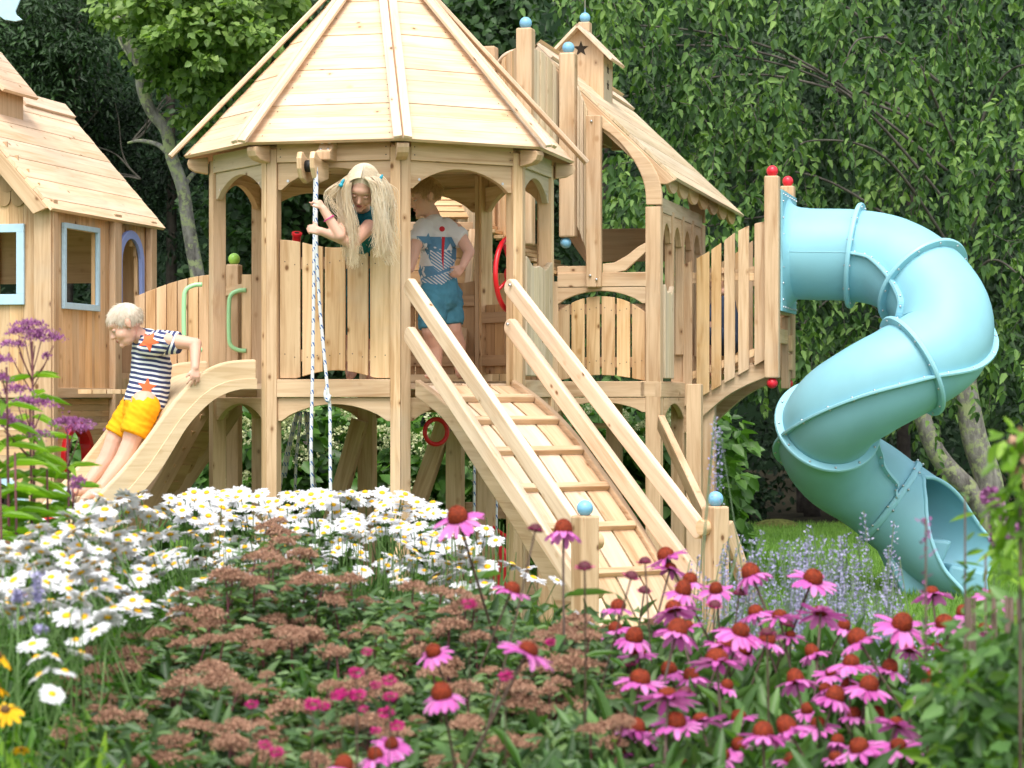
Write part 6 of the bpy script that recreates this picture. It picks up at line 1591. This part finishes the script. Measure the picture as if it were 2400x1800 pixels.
# ---------------- daisies
dp_ = []
for k in range(6):
    t = thing('daisy', None, None); drp = (.08, .25, .0, .4, .15, .55)[k]
    petal_obj('petals', 'petal_white', (20, 22, 19, 21, 23, 18)[k], .0075, (.027, .029, .028, .026, .030, .026)[k], .0082, drp, 20+k, par=t, jit=.14, rows=2 if k % 2 == 0 else 1, curl=.10)
    mb = MB(); mb.sphere((0, 0, .001), (.0105, .0105, .0052), 18, 8); c_ = mb.build('centre', 'daisy_centre' if k != 5 else 'dead_centre'); c_.parent = t
    stem_obj('stem', None, .52, .0019, 'stem_green', t, (fr.uniform(-.05, .05), fr.uniform(-.05, .05)), 4, 'leaf_daisy', k+60, .055, .22)
    dp_.append(t)
def DDa(x, y):
    a = min(max(5.9-(y-1300)*.0042, 4.6), 7.6); b = 8.1-(y-1165)*.0045; t = min(1, max(0, (x-230)/260)); return a*(1-t)+b*t
fixed = [(222, 1478, 72), (178, 1500, 55), (76, 1510, 70), (190, 1530, 66), (130, 1538, 60), (85, 1540, 52), (92, 1583, 64), (152, 1573, 58), (122, 1627, 58), (322, 1433, 72), (378, 1422, 55), (104, 1432, 58), (20, 1437, 56), (62, 1420, 72), (165, 1432, 60), (120, 1353, 56), (205, 1334, 56), (290, 1295, 58), (364, 1351, 58), (328, 1335, 50), (276, 1378, 60), (440, 1410, 56), (548, 1408, 52), (500, 1365, 50), (470, 1378, 52), (565, 1310, 54), (790, 1200, 62), (818, 1168, 62), (885, 1196, 54), (992, 1275, 72), (944, 1230, 56), (1050, 1320, 56), (1052, 1355, 56), (1084, 1381, 58), (1136, 1367, 52), (1200, 1323, 60), (1238, 1332, 40), (1250, 1355, 62), (1306, 1360, 40), (1095, 1307, 56), (840, 1355, 54), (895, 1405, 52), (852, 1425, 42), (1370, 1450, 60), (1385, 1458, 44), (300, 1165, 60), (520, 1190, 66), (560, 1160, 60), (240, 1218, 62), (50, 1290, 66), (52, 1270, 60), (15, 1292, 56), (205, 1480-90, 60), (30, 1367, 60)]
spots = [(x, y, DDa(x, y)) for x, y, w_ in fixed]
tries = 0
while len(spots) < 470 and tries < 20000:
    tries += 1; x = fr.uniform(-20, 1170); y = 1152+300*fr.random()**1.35; D = DDa(x, y)*fr.uniform(.96, 1.04)
    lo = 1500-(x/600)*70 if x < 600 else 1415
    topy = 1290-110*min(1, x/230) if x < 300 else 1165
    if x > 950: topy += (x-950)*.45
    if y < topy-18 or y > lo: continue
    if y > 1330+120*(x < 420) and fr.random() < .4: continue
    if 420 < x < 1000 and y > 1420: continue
    if any(abs(x-a) < 15 and abs(y-b) < 6 for a, b, _ in spots): continue
    spots.append((x, y, D))
DL = {1: 'white daisy just below the large one in the lower left group', 2: 'leftmost white daisy of the lower left group', 7: 'half side-on white daisy near the bottom of the lower left group', 6: 'white daisy with big yellow centre at the left of the lower group', 8: 'lowest white daisy of the bed, above the yellow bloom', 29: 'large tilted white daisy right of the tall posts', 32: 'white daisy low on its own beside the swing post', 35: 'white daisy right beside the red swing disc', 26: 'white daisy above the others under the tower corner post', 37: 'rightmost upper daisy before the ramp stringer'}
used = set()
extra = sorted(spots[len(fixed):], key=lambda s_: s_[2]); cutn = 296-len(fixed); spots = spots[:len(fixed)]+extra[:cutn]; far_spots = extra[cutn:]
for i, (x, y, D) in enumerate(spots):
    k = fr.choice((0, 1, 2, 3, 4, 0, 1, 2, 4, 4, 5 if i > 50 else 2)); 
    if k not in used: t = dp_[k]; used.add(k)
    else: t = copy_tree(dp_[k])
    D = min(D, 8.3); t.location = W(x, y, D); tl = fr.uniform(14, 42) if i < 60 else fr.uniform(4, 38); t.rotation_euler = (rad(tl), rad(fr.uniform(-16, 16)), fr.uniform(0, 6.28)); s_ = fr.uniform(.74, 1.0) if i >= len(fixed) else min(1.3, max(.75, fixed[i][2]*D/F/.066)); s_ *= (1 if i < len(fixed) else 1.06); t.scale = (s_,)*3
    t['category'] = 'daisy'
    if i == 0: t['label'] = 'large open white daisy at the lower left, upper right of the front group'
    elif i == 9: t['label'] = 'white daisy standing alone in the gap above the brown seed heads'
    elif i == 27: t['label'] = 'tallest white daisy in front of the ropes and brace'
    elif i in DL: t['label'] = DL[i]
    elif i == 43: t['label'] = 'white daisy half hidden at the foot of the ramp post'
    else: t['label'] = 'white daisy with yellow centre in the crowded daisy bed'; t['group'] = 'white daisies in front of the tower'
# the farthest small daisies, too many to keep apart, as one mass
mb = MB(); fuv = [(0, 0)]*4
for (x, y, D) in far_spots:
    src = dp_[fr.choice((0, 1, 2, 3, 4))]; s_ = fr.uniform(.78, 1.02); Mx = Matrix.Translation(W(x, y, D)) @ Matrix.Rotation(rad(fr.uniform(4, 38)), 4, 'X') @ Matrix.Rotation(rad(fr.uniform(-16, 16)), 4, 'Y') @ Matrix.Rotation(fr.uniform(0, 6.28), 4, 'Z') @ Matrix.Scale(s_, 4)
    for ch in src.children:
        mb.cur = 0 if ch.name.startswith('petals') else (1 if ch.name.startswith('centre') else 2)
        if ch.name.startswith('leaves'): continue
        k = len(mb.v); mb.v += [Mx @ v.co for v in ch.data.vertices]
        for p in ch.data.polygons: mb.face([k+j for j in p.vertices], uv=[(0, 0)]*len(p.vertices), sm=True)
if far_spots: tag(mb.build('far_daisies', ['petal_white', 'daisy_centre', 'stem_green']), 'farthest white daisies massed at the back of the daisy bed', 'daisies', kind='stuff')
# daisy foliage
def patch(poly, n, z0f, z1f, mat, name, label, cat, lsz, lw, seed, up=.8, sc=1.):
    r = np.random.default_rng(seed); xs = [p[0] for p in poly]; ys = [p[1] for p in poly]; P = []
    rr = random.Random(seed)
    while len(P) < n:
        x = rr.uniform(min(xs), max(xs)); y = rr.uniform(min(ys), max(ys))
        if poly_in(x, y, poly): P.append((x, y, rr.uniform(z0f, z1f(y) if callable(z1f) else z1f)))
    P = np.array(P); A = r.normal(size=(n, 3))*.55+np.array((0, 0, up)); Nr = r.normal(size=(n, 3))*.6+np.array((0, -.4, 1))
    ln = lsz*(.6+.8*r.random(n))
    return leafmesh(name, mat, P, A, Nr, ln, ln*lw, bend=.25)
o = patch([(-1.5, 4.3), (-.75, 4.3), (-.45, 5.2), (-.32, 6.0), (-.22, 7.0), (-.35, 8.2), (-1.9, 8.4), (-2.0, 6.5)], 14000, .12, (lambda D: min(.56, .36+(D-4.3)*.13)), 'leaf_daisy', 'daisy_foliage', 'mass of narrow green daisy leaves and stems under the white daisies', 'foliage', .085, .17, 5, 1.3)
tag(o, 'mass of narrow green daisy leaves and stems under the white daisies', 'foliage', kind='stuff')
# many thin bare stems
mb = MB()
for k in range(420):
    px_ = fr.uniform(-20, 1180); D = fr.uniform(4.8, 8.2) if px_ < 260 else fr.uniform(6.9, 8.2); x = W(px_, 0, D).x; z = fr.uniform(.66, .84); mb.tube([V((x, D, .2)), V((x+fr.gauss(0, .03), D+fr.gauss(0, .02), z))], .0017, 3, caps=False)
tag(mb.build('daisy_stems', 'stem_green'), 'thicket of thin upright green stems under the daisies', 'stems', kind='stuff')

# ---------------- brown seed-head shrubs (spent spirea) across the middle foreground
def dome_mesh(seed, R_=.045):
    r = np.random.default_rng(seed); m = 430; th = r.random(m)*2*PI; q = np.sqrt(r.random(m)); x = q*np.cos(th)*R_; y = q*np.sin(th)*R_; z = .016*(1-q**2)+.004*np.sin(x*260+seed)*np.cos(y*240)+r.normal(0, .0034, m); x += r.normal(0, .003, m); y += r.normal(0, .003, m)
    P = np.stack([x, y, z], 1); A = np.stack([x*5, y*5, np.full(m, .5)], 1)+r.normal(size=(m, 3))*.5; return P, A, r
seeds = []
for k in range(4):
    P, A, r = dome_mesh(k+3); o = leafmesh('seed_head', 'seedhead', P, A, r.normal(size=(len(P), 3)), .0066, .0062, fold=.4, link=False); seeds.append(o)
def shrub(name, label, rows, seed, lmat='leaf_spirea', nleaf=1600, flower=None, cl_n=2):
    r = random.Random(seed); base = W(rows[0][0], 931, rows[0][2]); base.z = 0
    t = thing(name, label, 'shrub', base, 'brown seed headed shrubs in the front of the bed'); P = []; A = []; Nr = []; st = MB()
    for (x, y, D) in rows:
        c = W(x, y, D)
        for j in range(r.randint(2, cl_n+2)):
            p = c+V((r.gauss(0, .045), r.gauss(0, .05), .016+r.gauss(0, .014))); o = r.choice(seeds).copy(); COL.objects.link(o); o.name = 'seed_head'; s_ = r.uniform(.42, .95); o.scale = (s_, s_, s_*1.1); o.rotation_euler = (r.uniform(-.2, .25), r.uniform(-.25, .25), r.uniform(0, 6)); o.location = p; o.parent = t; o.matrix_parent_inverse = parent_inv(t)
            st.tube([p, p+V((r.gauss(0, .03), r.gauss(0, .03), -.16)), V((p.x+r.gauss(0, .05), p.y, .1))], .0022, 4, caps=False)
        for j in range(int(nleaf/len(rows))):
            q = c+V((r.gauss(0, .07), r.gauss(0, .07), -.0-abs(r.gauss(0, .075))+.015)); P.append(tuple(q)); a = r.uniform(0, 6.28); A.append((math.cos(a), math.sin(a), r.uniform(-.3, .5))); Nr.append((r.gauss(0, .35), r.gauss(0, .35)-.3, 1))
    st.build('stems', 'stem_red', t)
    n = len(P); ln = np.array([r.uniform(.022, .052) for _ in range(n)]); leafmesh('foliage', lmat, P, A, Nr, ln, ln*.42, parent=t)
    return t
reg = [(560, 1360), (590, 1262), (650, 1250), (700, 1330), (780, 1405), (960, 1400), (1180, 1430), (1300, 1470), (1480, 1480), (1500, 1620), (1440, 1810), (80, 1830), (110, 1740), (200, 1690), (215, 1570), (310, 1480), (430, 1425), (520, 1390)]
zones = [('spirea_shrub', 'spirea shrub with brown seed heads reaching highest into the daisies', lambda x, y: x < 820 and y < 1420), ('spirea_shrub', 'spirea shrub with brown seed heads at the lower left corner of the bed', lambda x, y: x < 480 and y >= 1420), ('spirea_shrub', 'spirea shrub with brown seed heads at the bottom, second from the left', lambda x, y: 480 <= x < 830 and y >= 1420), ('spirea_shrub', 'spirea shrub with brown seed heads between the two pale coneflowers', lambda x, y: 820 <= x < 1150), ('spirea_shrub', 'sparse brown spirea shrub below the ramp newel post', lambda x, y: x >= 1150)]
allp = []; tries = 0
while len(allp) < 116 and tries < 9000:
    tries += 1; x = fr.uniform(60, 1520); y = fr.uniform(1225, 1830)
    if not poly_in(x, y, reg): continue
    if noise.noise(V((x/90., y/55., 3.3))) < -.10: continue
    if any(abs(x-a) < 34 and abs(y-b) < 20 for a, b in allp): continue
    allp.append((x, y))
for zi, (nm, lab, fn) in enumerate(zones):
    rows = []
    for (x, y) in allp:
        if fn(x, y) and not any(z_[2](x, y) for z_ in zones[:zi]):
            zz = .80-.0*(y); D = 6.7-(y-1230)*.0031; D = min(max(D, 4.6), 6.8)*fr.uniform(.97, 1.05); rows.append((x, y, D))
    if rows: shrub(nm, lab, rows, 90+zi, nleaf=int(130*len(rows)))
under = patch([(-1.2, 4.0), (-.5, 4.0), (0, 4.0), (.4, 4.3), (.45, 6.2), (-.1, 6.6), (-.6, 6.4), (-.95, 5.2)], 19000, .10, (lambda D: .36+(D-4.0)*.135), 'leaf_spirea', 'shrub_undergrowth', None, None, .05, .4, 8, .4)
tag(under, 'tangled dark green undergrowth leaves below the brown seed heads', 'foliage', kind='stuff')
# magenta blossoms in the shrub
fp_ = thing('magenta_blossom', 'small magenta flower tuft low among the brown seed heads', 'flower', (0, 0, 0), 'magenta flower tufts')
r_ = np.random.default_rng(2); m = 60; v = unit(r_.normal(size=(m, 3))); l_ = leafmesh('petals', 'petal_magenta', v*np.array((.014, .014, .007)), v+r_.normal(size=(m, 3))*.4, r_.normal(size=(m, 3)), .009, .008); l_.parent = fp_
stem_obj('stem', None, .3, .0015, 'stem_dark', fp_)
for i, (x, y) in enumerate(((835, 1576), (912, 1595), (790, 1630), (800, 1625), (838, 1628), (915, 1632), (852, 1662), (905, 1670), (880, 1605), (732, 1650), (760, 1655), (860, 1527), (620, 1745), (648, 1762), (880, 1712), (930, 1700), (1100, 1415), (1290, 1505), (590, 1650), (1185, 1585))):
    t = fp_ if i == 0 else copy_tree(fp_); t.location = W(x, y, fr.uniform(4.2, 4.7)); s_ = fr.uniform(.5, .85); t.scale = (s_, s_, s_); t.rotation_euler = (0, 0, fr.uniform(0, 6))

# ---------------- coneflower foliage on the right, pale sage foliage
tag(patch([(-.22, 4.0), (1.0, 3.9), (1.3, 5.2), (1.2, 6.3), (.25, 6.3), (-.05, 5.0)], 9500, .08, (lambda D: .34+(D-3.9)*.105), 'leaf_cone', 'coneflower_foliage', None, None, .10, .26, 15, .7), 'mass of long pointed green coneflower leaves filling the right of the bed', 'foliage', kind='stuff')
# ---------------- russian sage: spires in clumps
def sage(x0, x1, D0, D1, n, ztop, label, seed, dense=1.):
    r = random.Random(seed); b = W((x0+x1)/2, 931, (D0+D1)/2); b.z = 0; t = thing('russian_sage', label, 'plant', b, 'lavender coloured sage clumps on the right'); st = MB(); P = []; A = []; L2 = []
    for k in range(n):
        D = r.uniform(D0, D1); w_ = W(r.uniform(x0, x1), 931, D); zt = ztop*r.uniform(.80, 1.06); top = V((w_.x, D, zt)); bot = V((w_.x+r.gauss(0, .10), D+r.gauss(0, .08), .1)); mid = top.lerp(bot, .35)+V((r.gauss(0, .01), 0, 0)); st.tube([top, mid, bot], .0016, 4, caps=False)
        hl = r.uniform(.16, .27)
        Q = []; Q2 = []
        for j in range(int(50*dense)):
            f = r.random(); c = top-UP*(hl*f)+(mid-top)*0; rr_ = .004+.006*f
            Q.append((c.x+r.gauss(0, rr_), c.y+r.gauss(0, rr_), c.z)); Q2.append((r.gauss(0, 1), r.gauss(0, 1), r.uniform(.2, 1)))
        leafmesh('flower_spike', 'sage_bloom', Q, Q2, np.random.default_rng(k).normal(size=(len(Q), 3)), .0085, .006, parent=t, fold=.3)
        for j in range(16): f = r.uniform(.1, .75); c = mid.lerp(bot, f); P.append(tuple(c)); a = r.uniform(0, 6.28); A.append((math.cos(a), math.sin(a), r.uniform(.1, 1))); L2.append(r.uniform(.025, .055))
    st.build('stems', 'leaf_sage', t); leafmesh('leaves', 'leaf_sage', P, A, [(0, 0, 1)]*len(P), L2, np.array(L2)*.22, parent=t)
sage(1690, 1900, 6.2, 7.4, 52, .79, 'lavender coloured sage spires right of the wooden newel post', 1)
sage(1850, 2110, 6.2, 7.4, 64, .81, 'thickest clump of lavender coloured sage spires under the tube slide exit', 2)
sage(1600, 1760, 6.6, 7.4, 12, .74, 'sparse lavender coloured sage spires in front of the newel post', 3)
sage(1960, 2260, 5.4, 6.4, 40, .64, 'pale sage spires fading into green at the lower right', 4)
sage(1650, 1700, 6.6, 6.9, 3, 1.12, 'tall thin blue sage spires standing across the right newel post', 5)
sage(2000, 2040, 6.6, 6.9, 2, .92, 'pair of taller sage spires left of the slide exit', 6)
# blurry greenish spires crossing the tube slide exit
def weed(x, y, D, h, seed, label, mat='leaf_cone', n=26, lsz=.035, top=.5):
    r = random.Random(seed); p = W(x, y, D); t = thing('tall_weed', label, 'plant', V((p.x, p.y, 0))); mb = MB(); mb.tube([V((p.x+.03, p.y, 0)), V((p.x, p.y, p.z*.6)), p], .0022, 5); mb.build('stem', 'stem_dark', t); P = []; A = []
    for k in range(n): f = r.random(); P.append((p.x+r.gauss(0, .006), p.y+r.gauss(0, .006), p.z-h*f)); a = r.uniform(0, 6.28); A.append((math.cos(a), math.sin(a), .8))
    leafmesh('leaves', mat, P, A, [(0, 0, 1)]*n, lsz, lsz*.4, parent=t)
weed(2170, 1215, 4.8, .30, 1, 'blurry reddish weed spire in front of the tube slide exit', 'joe_bloom', 40, .016); weed(2262, 1160, 4.9, .40, 2, 'blurry green leafed stem crossing the tube slide exit', 'leaf_cone', 20, .036)
weed(2310, 1300, 4.7, .3, 3, 'short leafy stem at the lip of the tube slide exit', 'leaf_cone', 16, .03)
# ---------------- leafy bush and purple phlox at the right edge
rbsh = thing('leafy_bush', 'green leafy bush rising at the right edge of the bed', 'bush', W(2330, 1700, 4.6)*1); rbsh.location.z = 0
rr2 = random.Random(8); cl = []
for _ in range(90):
    x = rr2.uniform(2230, 2460); y = rr2.uniform(1420+max(0, (2380-x))*1.4, 1850); w_ = W(x, y, rr2.uniform(4.3, 5.2)); cl.append((w_.x, w_.y, max(.1, w_.z)))
clumps(cl, 20, .075, .042, 'leaf_cone', 'foliage', rbsh, seed=61, wr=.55); clumps(cl[::2], 12, .09, .042, 'leaf_lime', 'young_foliage', rbsh, seed=62, wr=.5)
mb = MB()
for _ in range(16): x = rr2.uniform(2200, 2440); w_ = W(x, 1400, 4.7); mb.tube([V((w_.x, w_.y, 0)), w_+V((rr2.gauss(0, .03), 0, 0))], .003, 4)
mb.build('stems', 'stem_dark', rbsh)
tl_ = thing('tall_shoot', 'tall blurred leafy shoot at the right edge beside the slide exit', 'plant', V((W(2385, 1300, 4.3).x, 4.3, 0))); cl = [tuple(W(x, y, 4.3)) for x, y in ((2392, 1030), (2385, 1085), (2400, 1110), (2378, 1140), (2395, 1180), (2370, 1210), (2392, 1250), (2380, 1300), (2400, 1340))]
clumps(cl, 16, .035, .04, 'leaf_lime', 'leaves', tl_, seed=66, wr=.45); clumps([cl[0], cl[2], tuple(W(2398, 1060, 4.3))], 14, .018, .018, 'seedhead', 'flower_head', tl_, seed=67)
mb = MB(); mb.tube([V((cl[0][0], 4.3, 0)), V(cl[0])], .0035, 5); mb.build('stem', 'stem_dark', tl_)
ph = thing('phlox_plant', 'purple phlox flower heads at the right edge by the slide exit', 'plant', V((W(2340, 1200, 5.2).x, 5.2, 0)))
for k, (x, y, s_) in enumerate(((2322, 1165, .8), (2332, 1185, .7), (2345, 1225, 1.), (2362, 1240, .9), (2338, 1262, .6))):
    q = W(x, y, 5.2); m = 110; r_ = np.random.default_rng(k); v = unit(r_.normal(size=(m, 3))); leafmesh('flower_head', 'joe_bloom', np.array(tuple(q))+v*np.array((.018, .016, .02))*s_, v+r_.normal(size=(m, 3))*.3, r_.normal(size=(m, 3)), .011, .010, parent=ph)
mb = MB(); mb.tube([V((W(2340, 0, 5.2).x, 5.2, 0)), W(2342, 1230, 5.2)], .003, 5); mb.tube([V((W(2350, 0, 5.2).x, 5.2, 0)), W(2325, 1170, 5.2)], .003, 5); mb.build('stem', 'stem_green', ph)
clumps([tuple(W(x, y, 5.2)) for x, y in ((2345, 1290), (2330, 1330), (2360, 1340), (2320, 1210), (2350, 1260))], 9, .03, .05, 'leaf_lime', 'leaves', ph, seed=70, wr=.25)

# ---------------- joe-pye weed at the left edge
def joe(x, D, htop, heads, seed, label):
    r = random.Random(seed); b = W(x, 931, D); b.z = 0; t = thing('joe_pye_weed', label, 'plant', b); top = W(x, htop, D); mb = MB(); mb.tube([b, b.lerp(top, .5)+V((.01, 0, 0)), top], [.0055, .0045, .003], 7)
    P = []; A = []; L2 = []
    for (hx, hy, s_) in heads:
        s_ *= 1.18
        q = W(hx, hy, D+r.gauss(0, .03)); j0 = top-UP*(.06+.12*abs(hx-x)/80)
        mb.tube([j0, j0.lerp(q, .55)+V((0, 0, -.01)), q-UP*.012], .0018, 5)
        m = int(170*s_); r_ = np.random.default_rng(abs(int(hx))+seed); u_2 = r_.normal(size=(m, 2))*.45; zz = .012*(1-(u_2**2).sum(1).clip(0, 2)*.6)
        Q = np.array(tuple(q))+np.stack([u_2[:, 0]*.045*s_, u_2[:, 1]*.04*s_, zz*s_*1.4+r_.normal(0, .004, m)], 1)
        leafmesh('flower_head', 'joe_bloom', Q, r_.normal(size=(m, 3))*.6+np.array((0, 0, 1)), r_.normal(size=(m, 3)), .010, .0045, parent=t)
    mb.build('stem', 'stem_red', t)
    z = top.z-.10; a0 = r.random()*3
    while z > .15:
        for k in range(4):
            a = a0+k*PI/2+r.gauss(0, .2); c = b+V((0, 0, z)); P.append(tuple(c)); A.append((math.cos(a), math.sin(a)*.8, r.uniform(-.1, .45))); L2.append(min(.20, .08+.17*(top.z-z)))
        a0 += .8; z -= .055
    leafmesh('leaves', 'leaf_lime', P, A, [(0, -.2, 1)]*len(P), np.array(L2), np.array(L2)*.23, parent=t, fold=.2, bend=.35)
joe(75, 6.75, 800, [(70, 775, 1.1), (58, 785, .8), (96, 790, .8), (38, 785, .5), (20, 815, .6), (125, 800, .6), (45, 815, .4), (108, 838, .25), (82, 800, .7)], 1, 'tall joe pye weed with purple flower clusters against the left playhouse')
joe(70, 6.55, 940, [(38, 925, .9), (60, 950, .7), (95, 960, 1.), (30, 1010, 1.1), (10, 1000, 1.), (88, 1028, .7), (5, 985, .8)], 2, 'shorter joe pye weed with several purple clusters at the left edge')
joe(158, 6.65, 1010, [(170, 1008, 1.35), (158, 1000, .8), (185, 1015, .8)], 3, 'joe pye weed whose wide purple cluster overlaps the red porthole')
joe(15, 6.45, 860, [(3, 855, .8), (8, 890, .4), (-10, 900, .8)], 4, 'joe pye weed cut off by the left edge of the picture')
joe(170, 6.45, 1125, [(184, 1133, .45), (176, 1145, .3)], 5, 'short joe pye weed with one small bud cluster before the slide foot')
joe(35, 6.35, 1060, [], 6, 'leafy joe pye shoot without flowers at the left edge')
joe(110, 6.55, 1100, [], 7, 'leafy joe pye shoot without flowers below the red porthole')
joe(0, 6.25, 1120, [], 8, 'leafy shoot in the bottom left of the joe pye clump')

# ---------------- black-eyed susans, veronica spikes
bs = thing('black_eyed_susan', 'yellow black eyed susan with dark centre at the left edge of the bed', 'flower', (0, 0, 0)); petal_obj('petals', 'petal_yellow', 13, .008, .030, .012, .35, 50, par=bs); mb = MB(); mb.sphere((0, 0, .002), (.0095, .0095, .009), 16, 10); c_ = mb.build('centre', 'dead_centre'); c_.parent = bs; stem_obj('stem', None, .55, .002, 'stem_green', bs, (.03, 0), 5, 'leaf_daisy', 9, .07, .3)
labs = ['large yellow black eyed susan at the lower left edge', 'topmost yellow black eyed susan, cut by the left edge', 'middle yellow black eyed susan, cut by the left edge', 'small yellow half open bloom at the lower left below the daisies']
for i, (x, y, D, s_) in enumerate(((12, 1665, 4.5, 1.), (-6, 1538, 4.6, .95), (-10, 1610, 4.6, .9), (50, 1755, 4.6, .5))):
    t = bs if i == 0 else copy_tree(bs); t.location = W(x, y, D); t.scale = (s_,)*3; t.rotation_euler = (rad(28), rad(8-6*i), i*1.3); t['label'] = labs[i]
tag(patch([(-1.05, 3.9), (-.75, 3.9), (-.72, 4.6), (-.9, 5.2), (-1.25, 5.2)], 1900, .10, (lambda D: .36+(D-3.9)*.10), 'leaf_lime', 'yellow_green_foliage', None, None, .075, .22, 25, .9), 'yellow green pointed leaves in the lower left corner', 'foliage', kind='stuff')
for i, (x, y0, y1, D) in enumerate(((88, 1345, 1410, 5.2), (42, 1385, 1410, 5.2), (95, 1470, 1480, 5.1))):
    p = W(x, y0, D); t = thing('purple_spike', ['tall violet flower spike among the left daisies', 'short violet flower spike at the far left of the daisies', 'violet flower spike low between the left daisies'][i], 'flower', V((p.x, p.y, 0))); mb = MB(); mb.tube([V((p.x, p.y, 0)), p], .002, 5); mb.build('stem', 'stem_green', t)
    r_ = np.random.default_rng(i); m = 160; f = r_.random(m); ln_ = (y1-y0)/F*D; Q = np.stack([p.x+r_.normal(0, .005, m), p.y+r_.normal(0, .005, m), p.z-ln_*f], 1); leafmesh('flower_spike', 'sage_bloom', Q, r_.normal(size=(m, 3))+np.array((0, 0, .6)), r_.normal(size=(m, 3)), .009, .007, parent=t)
print('objects', len(bpy.data.objects))
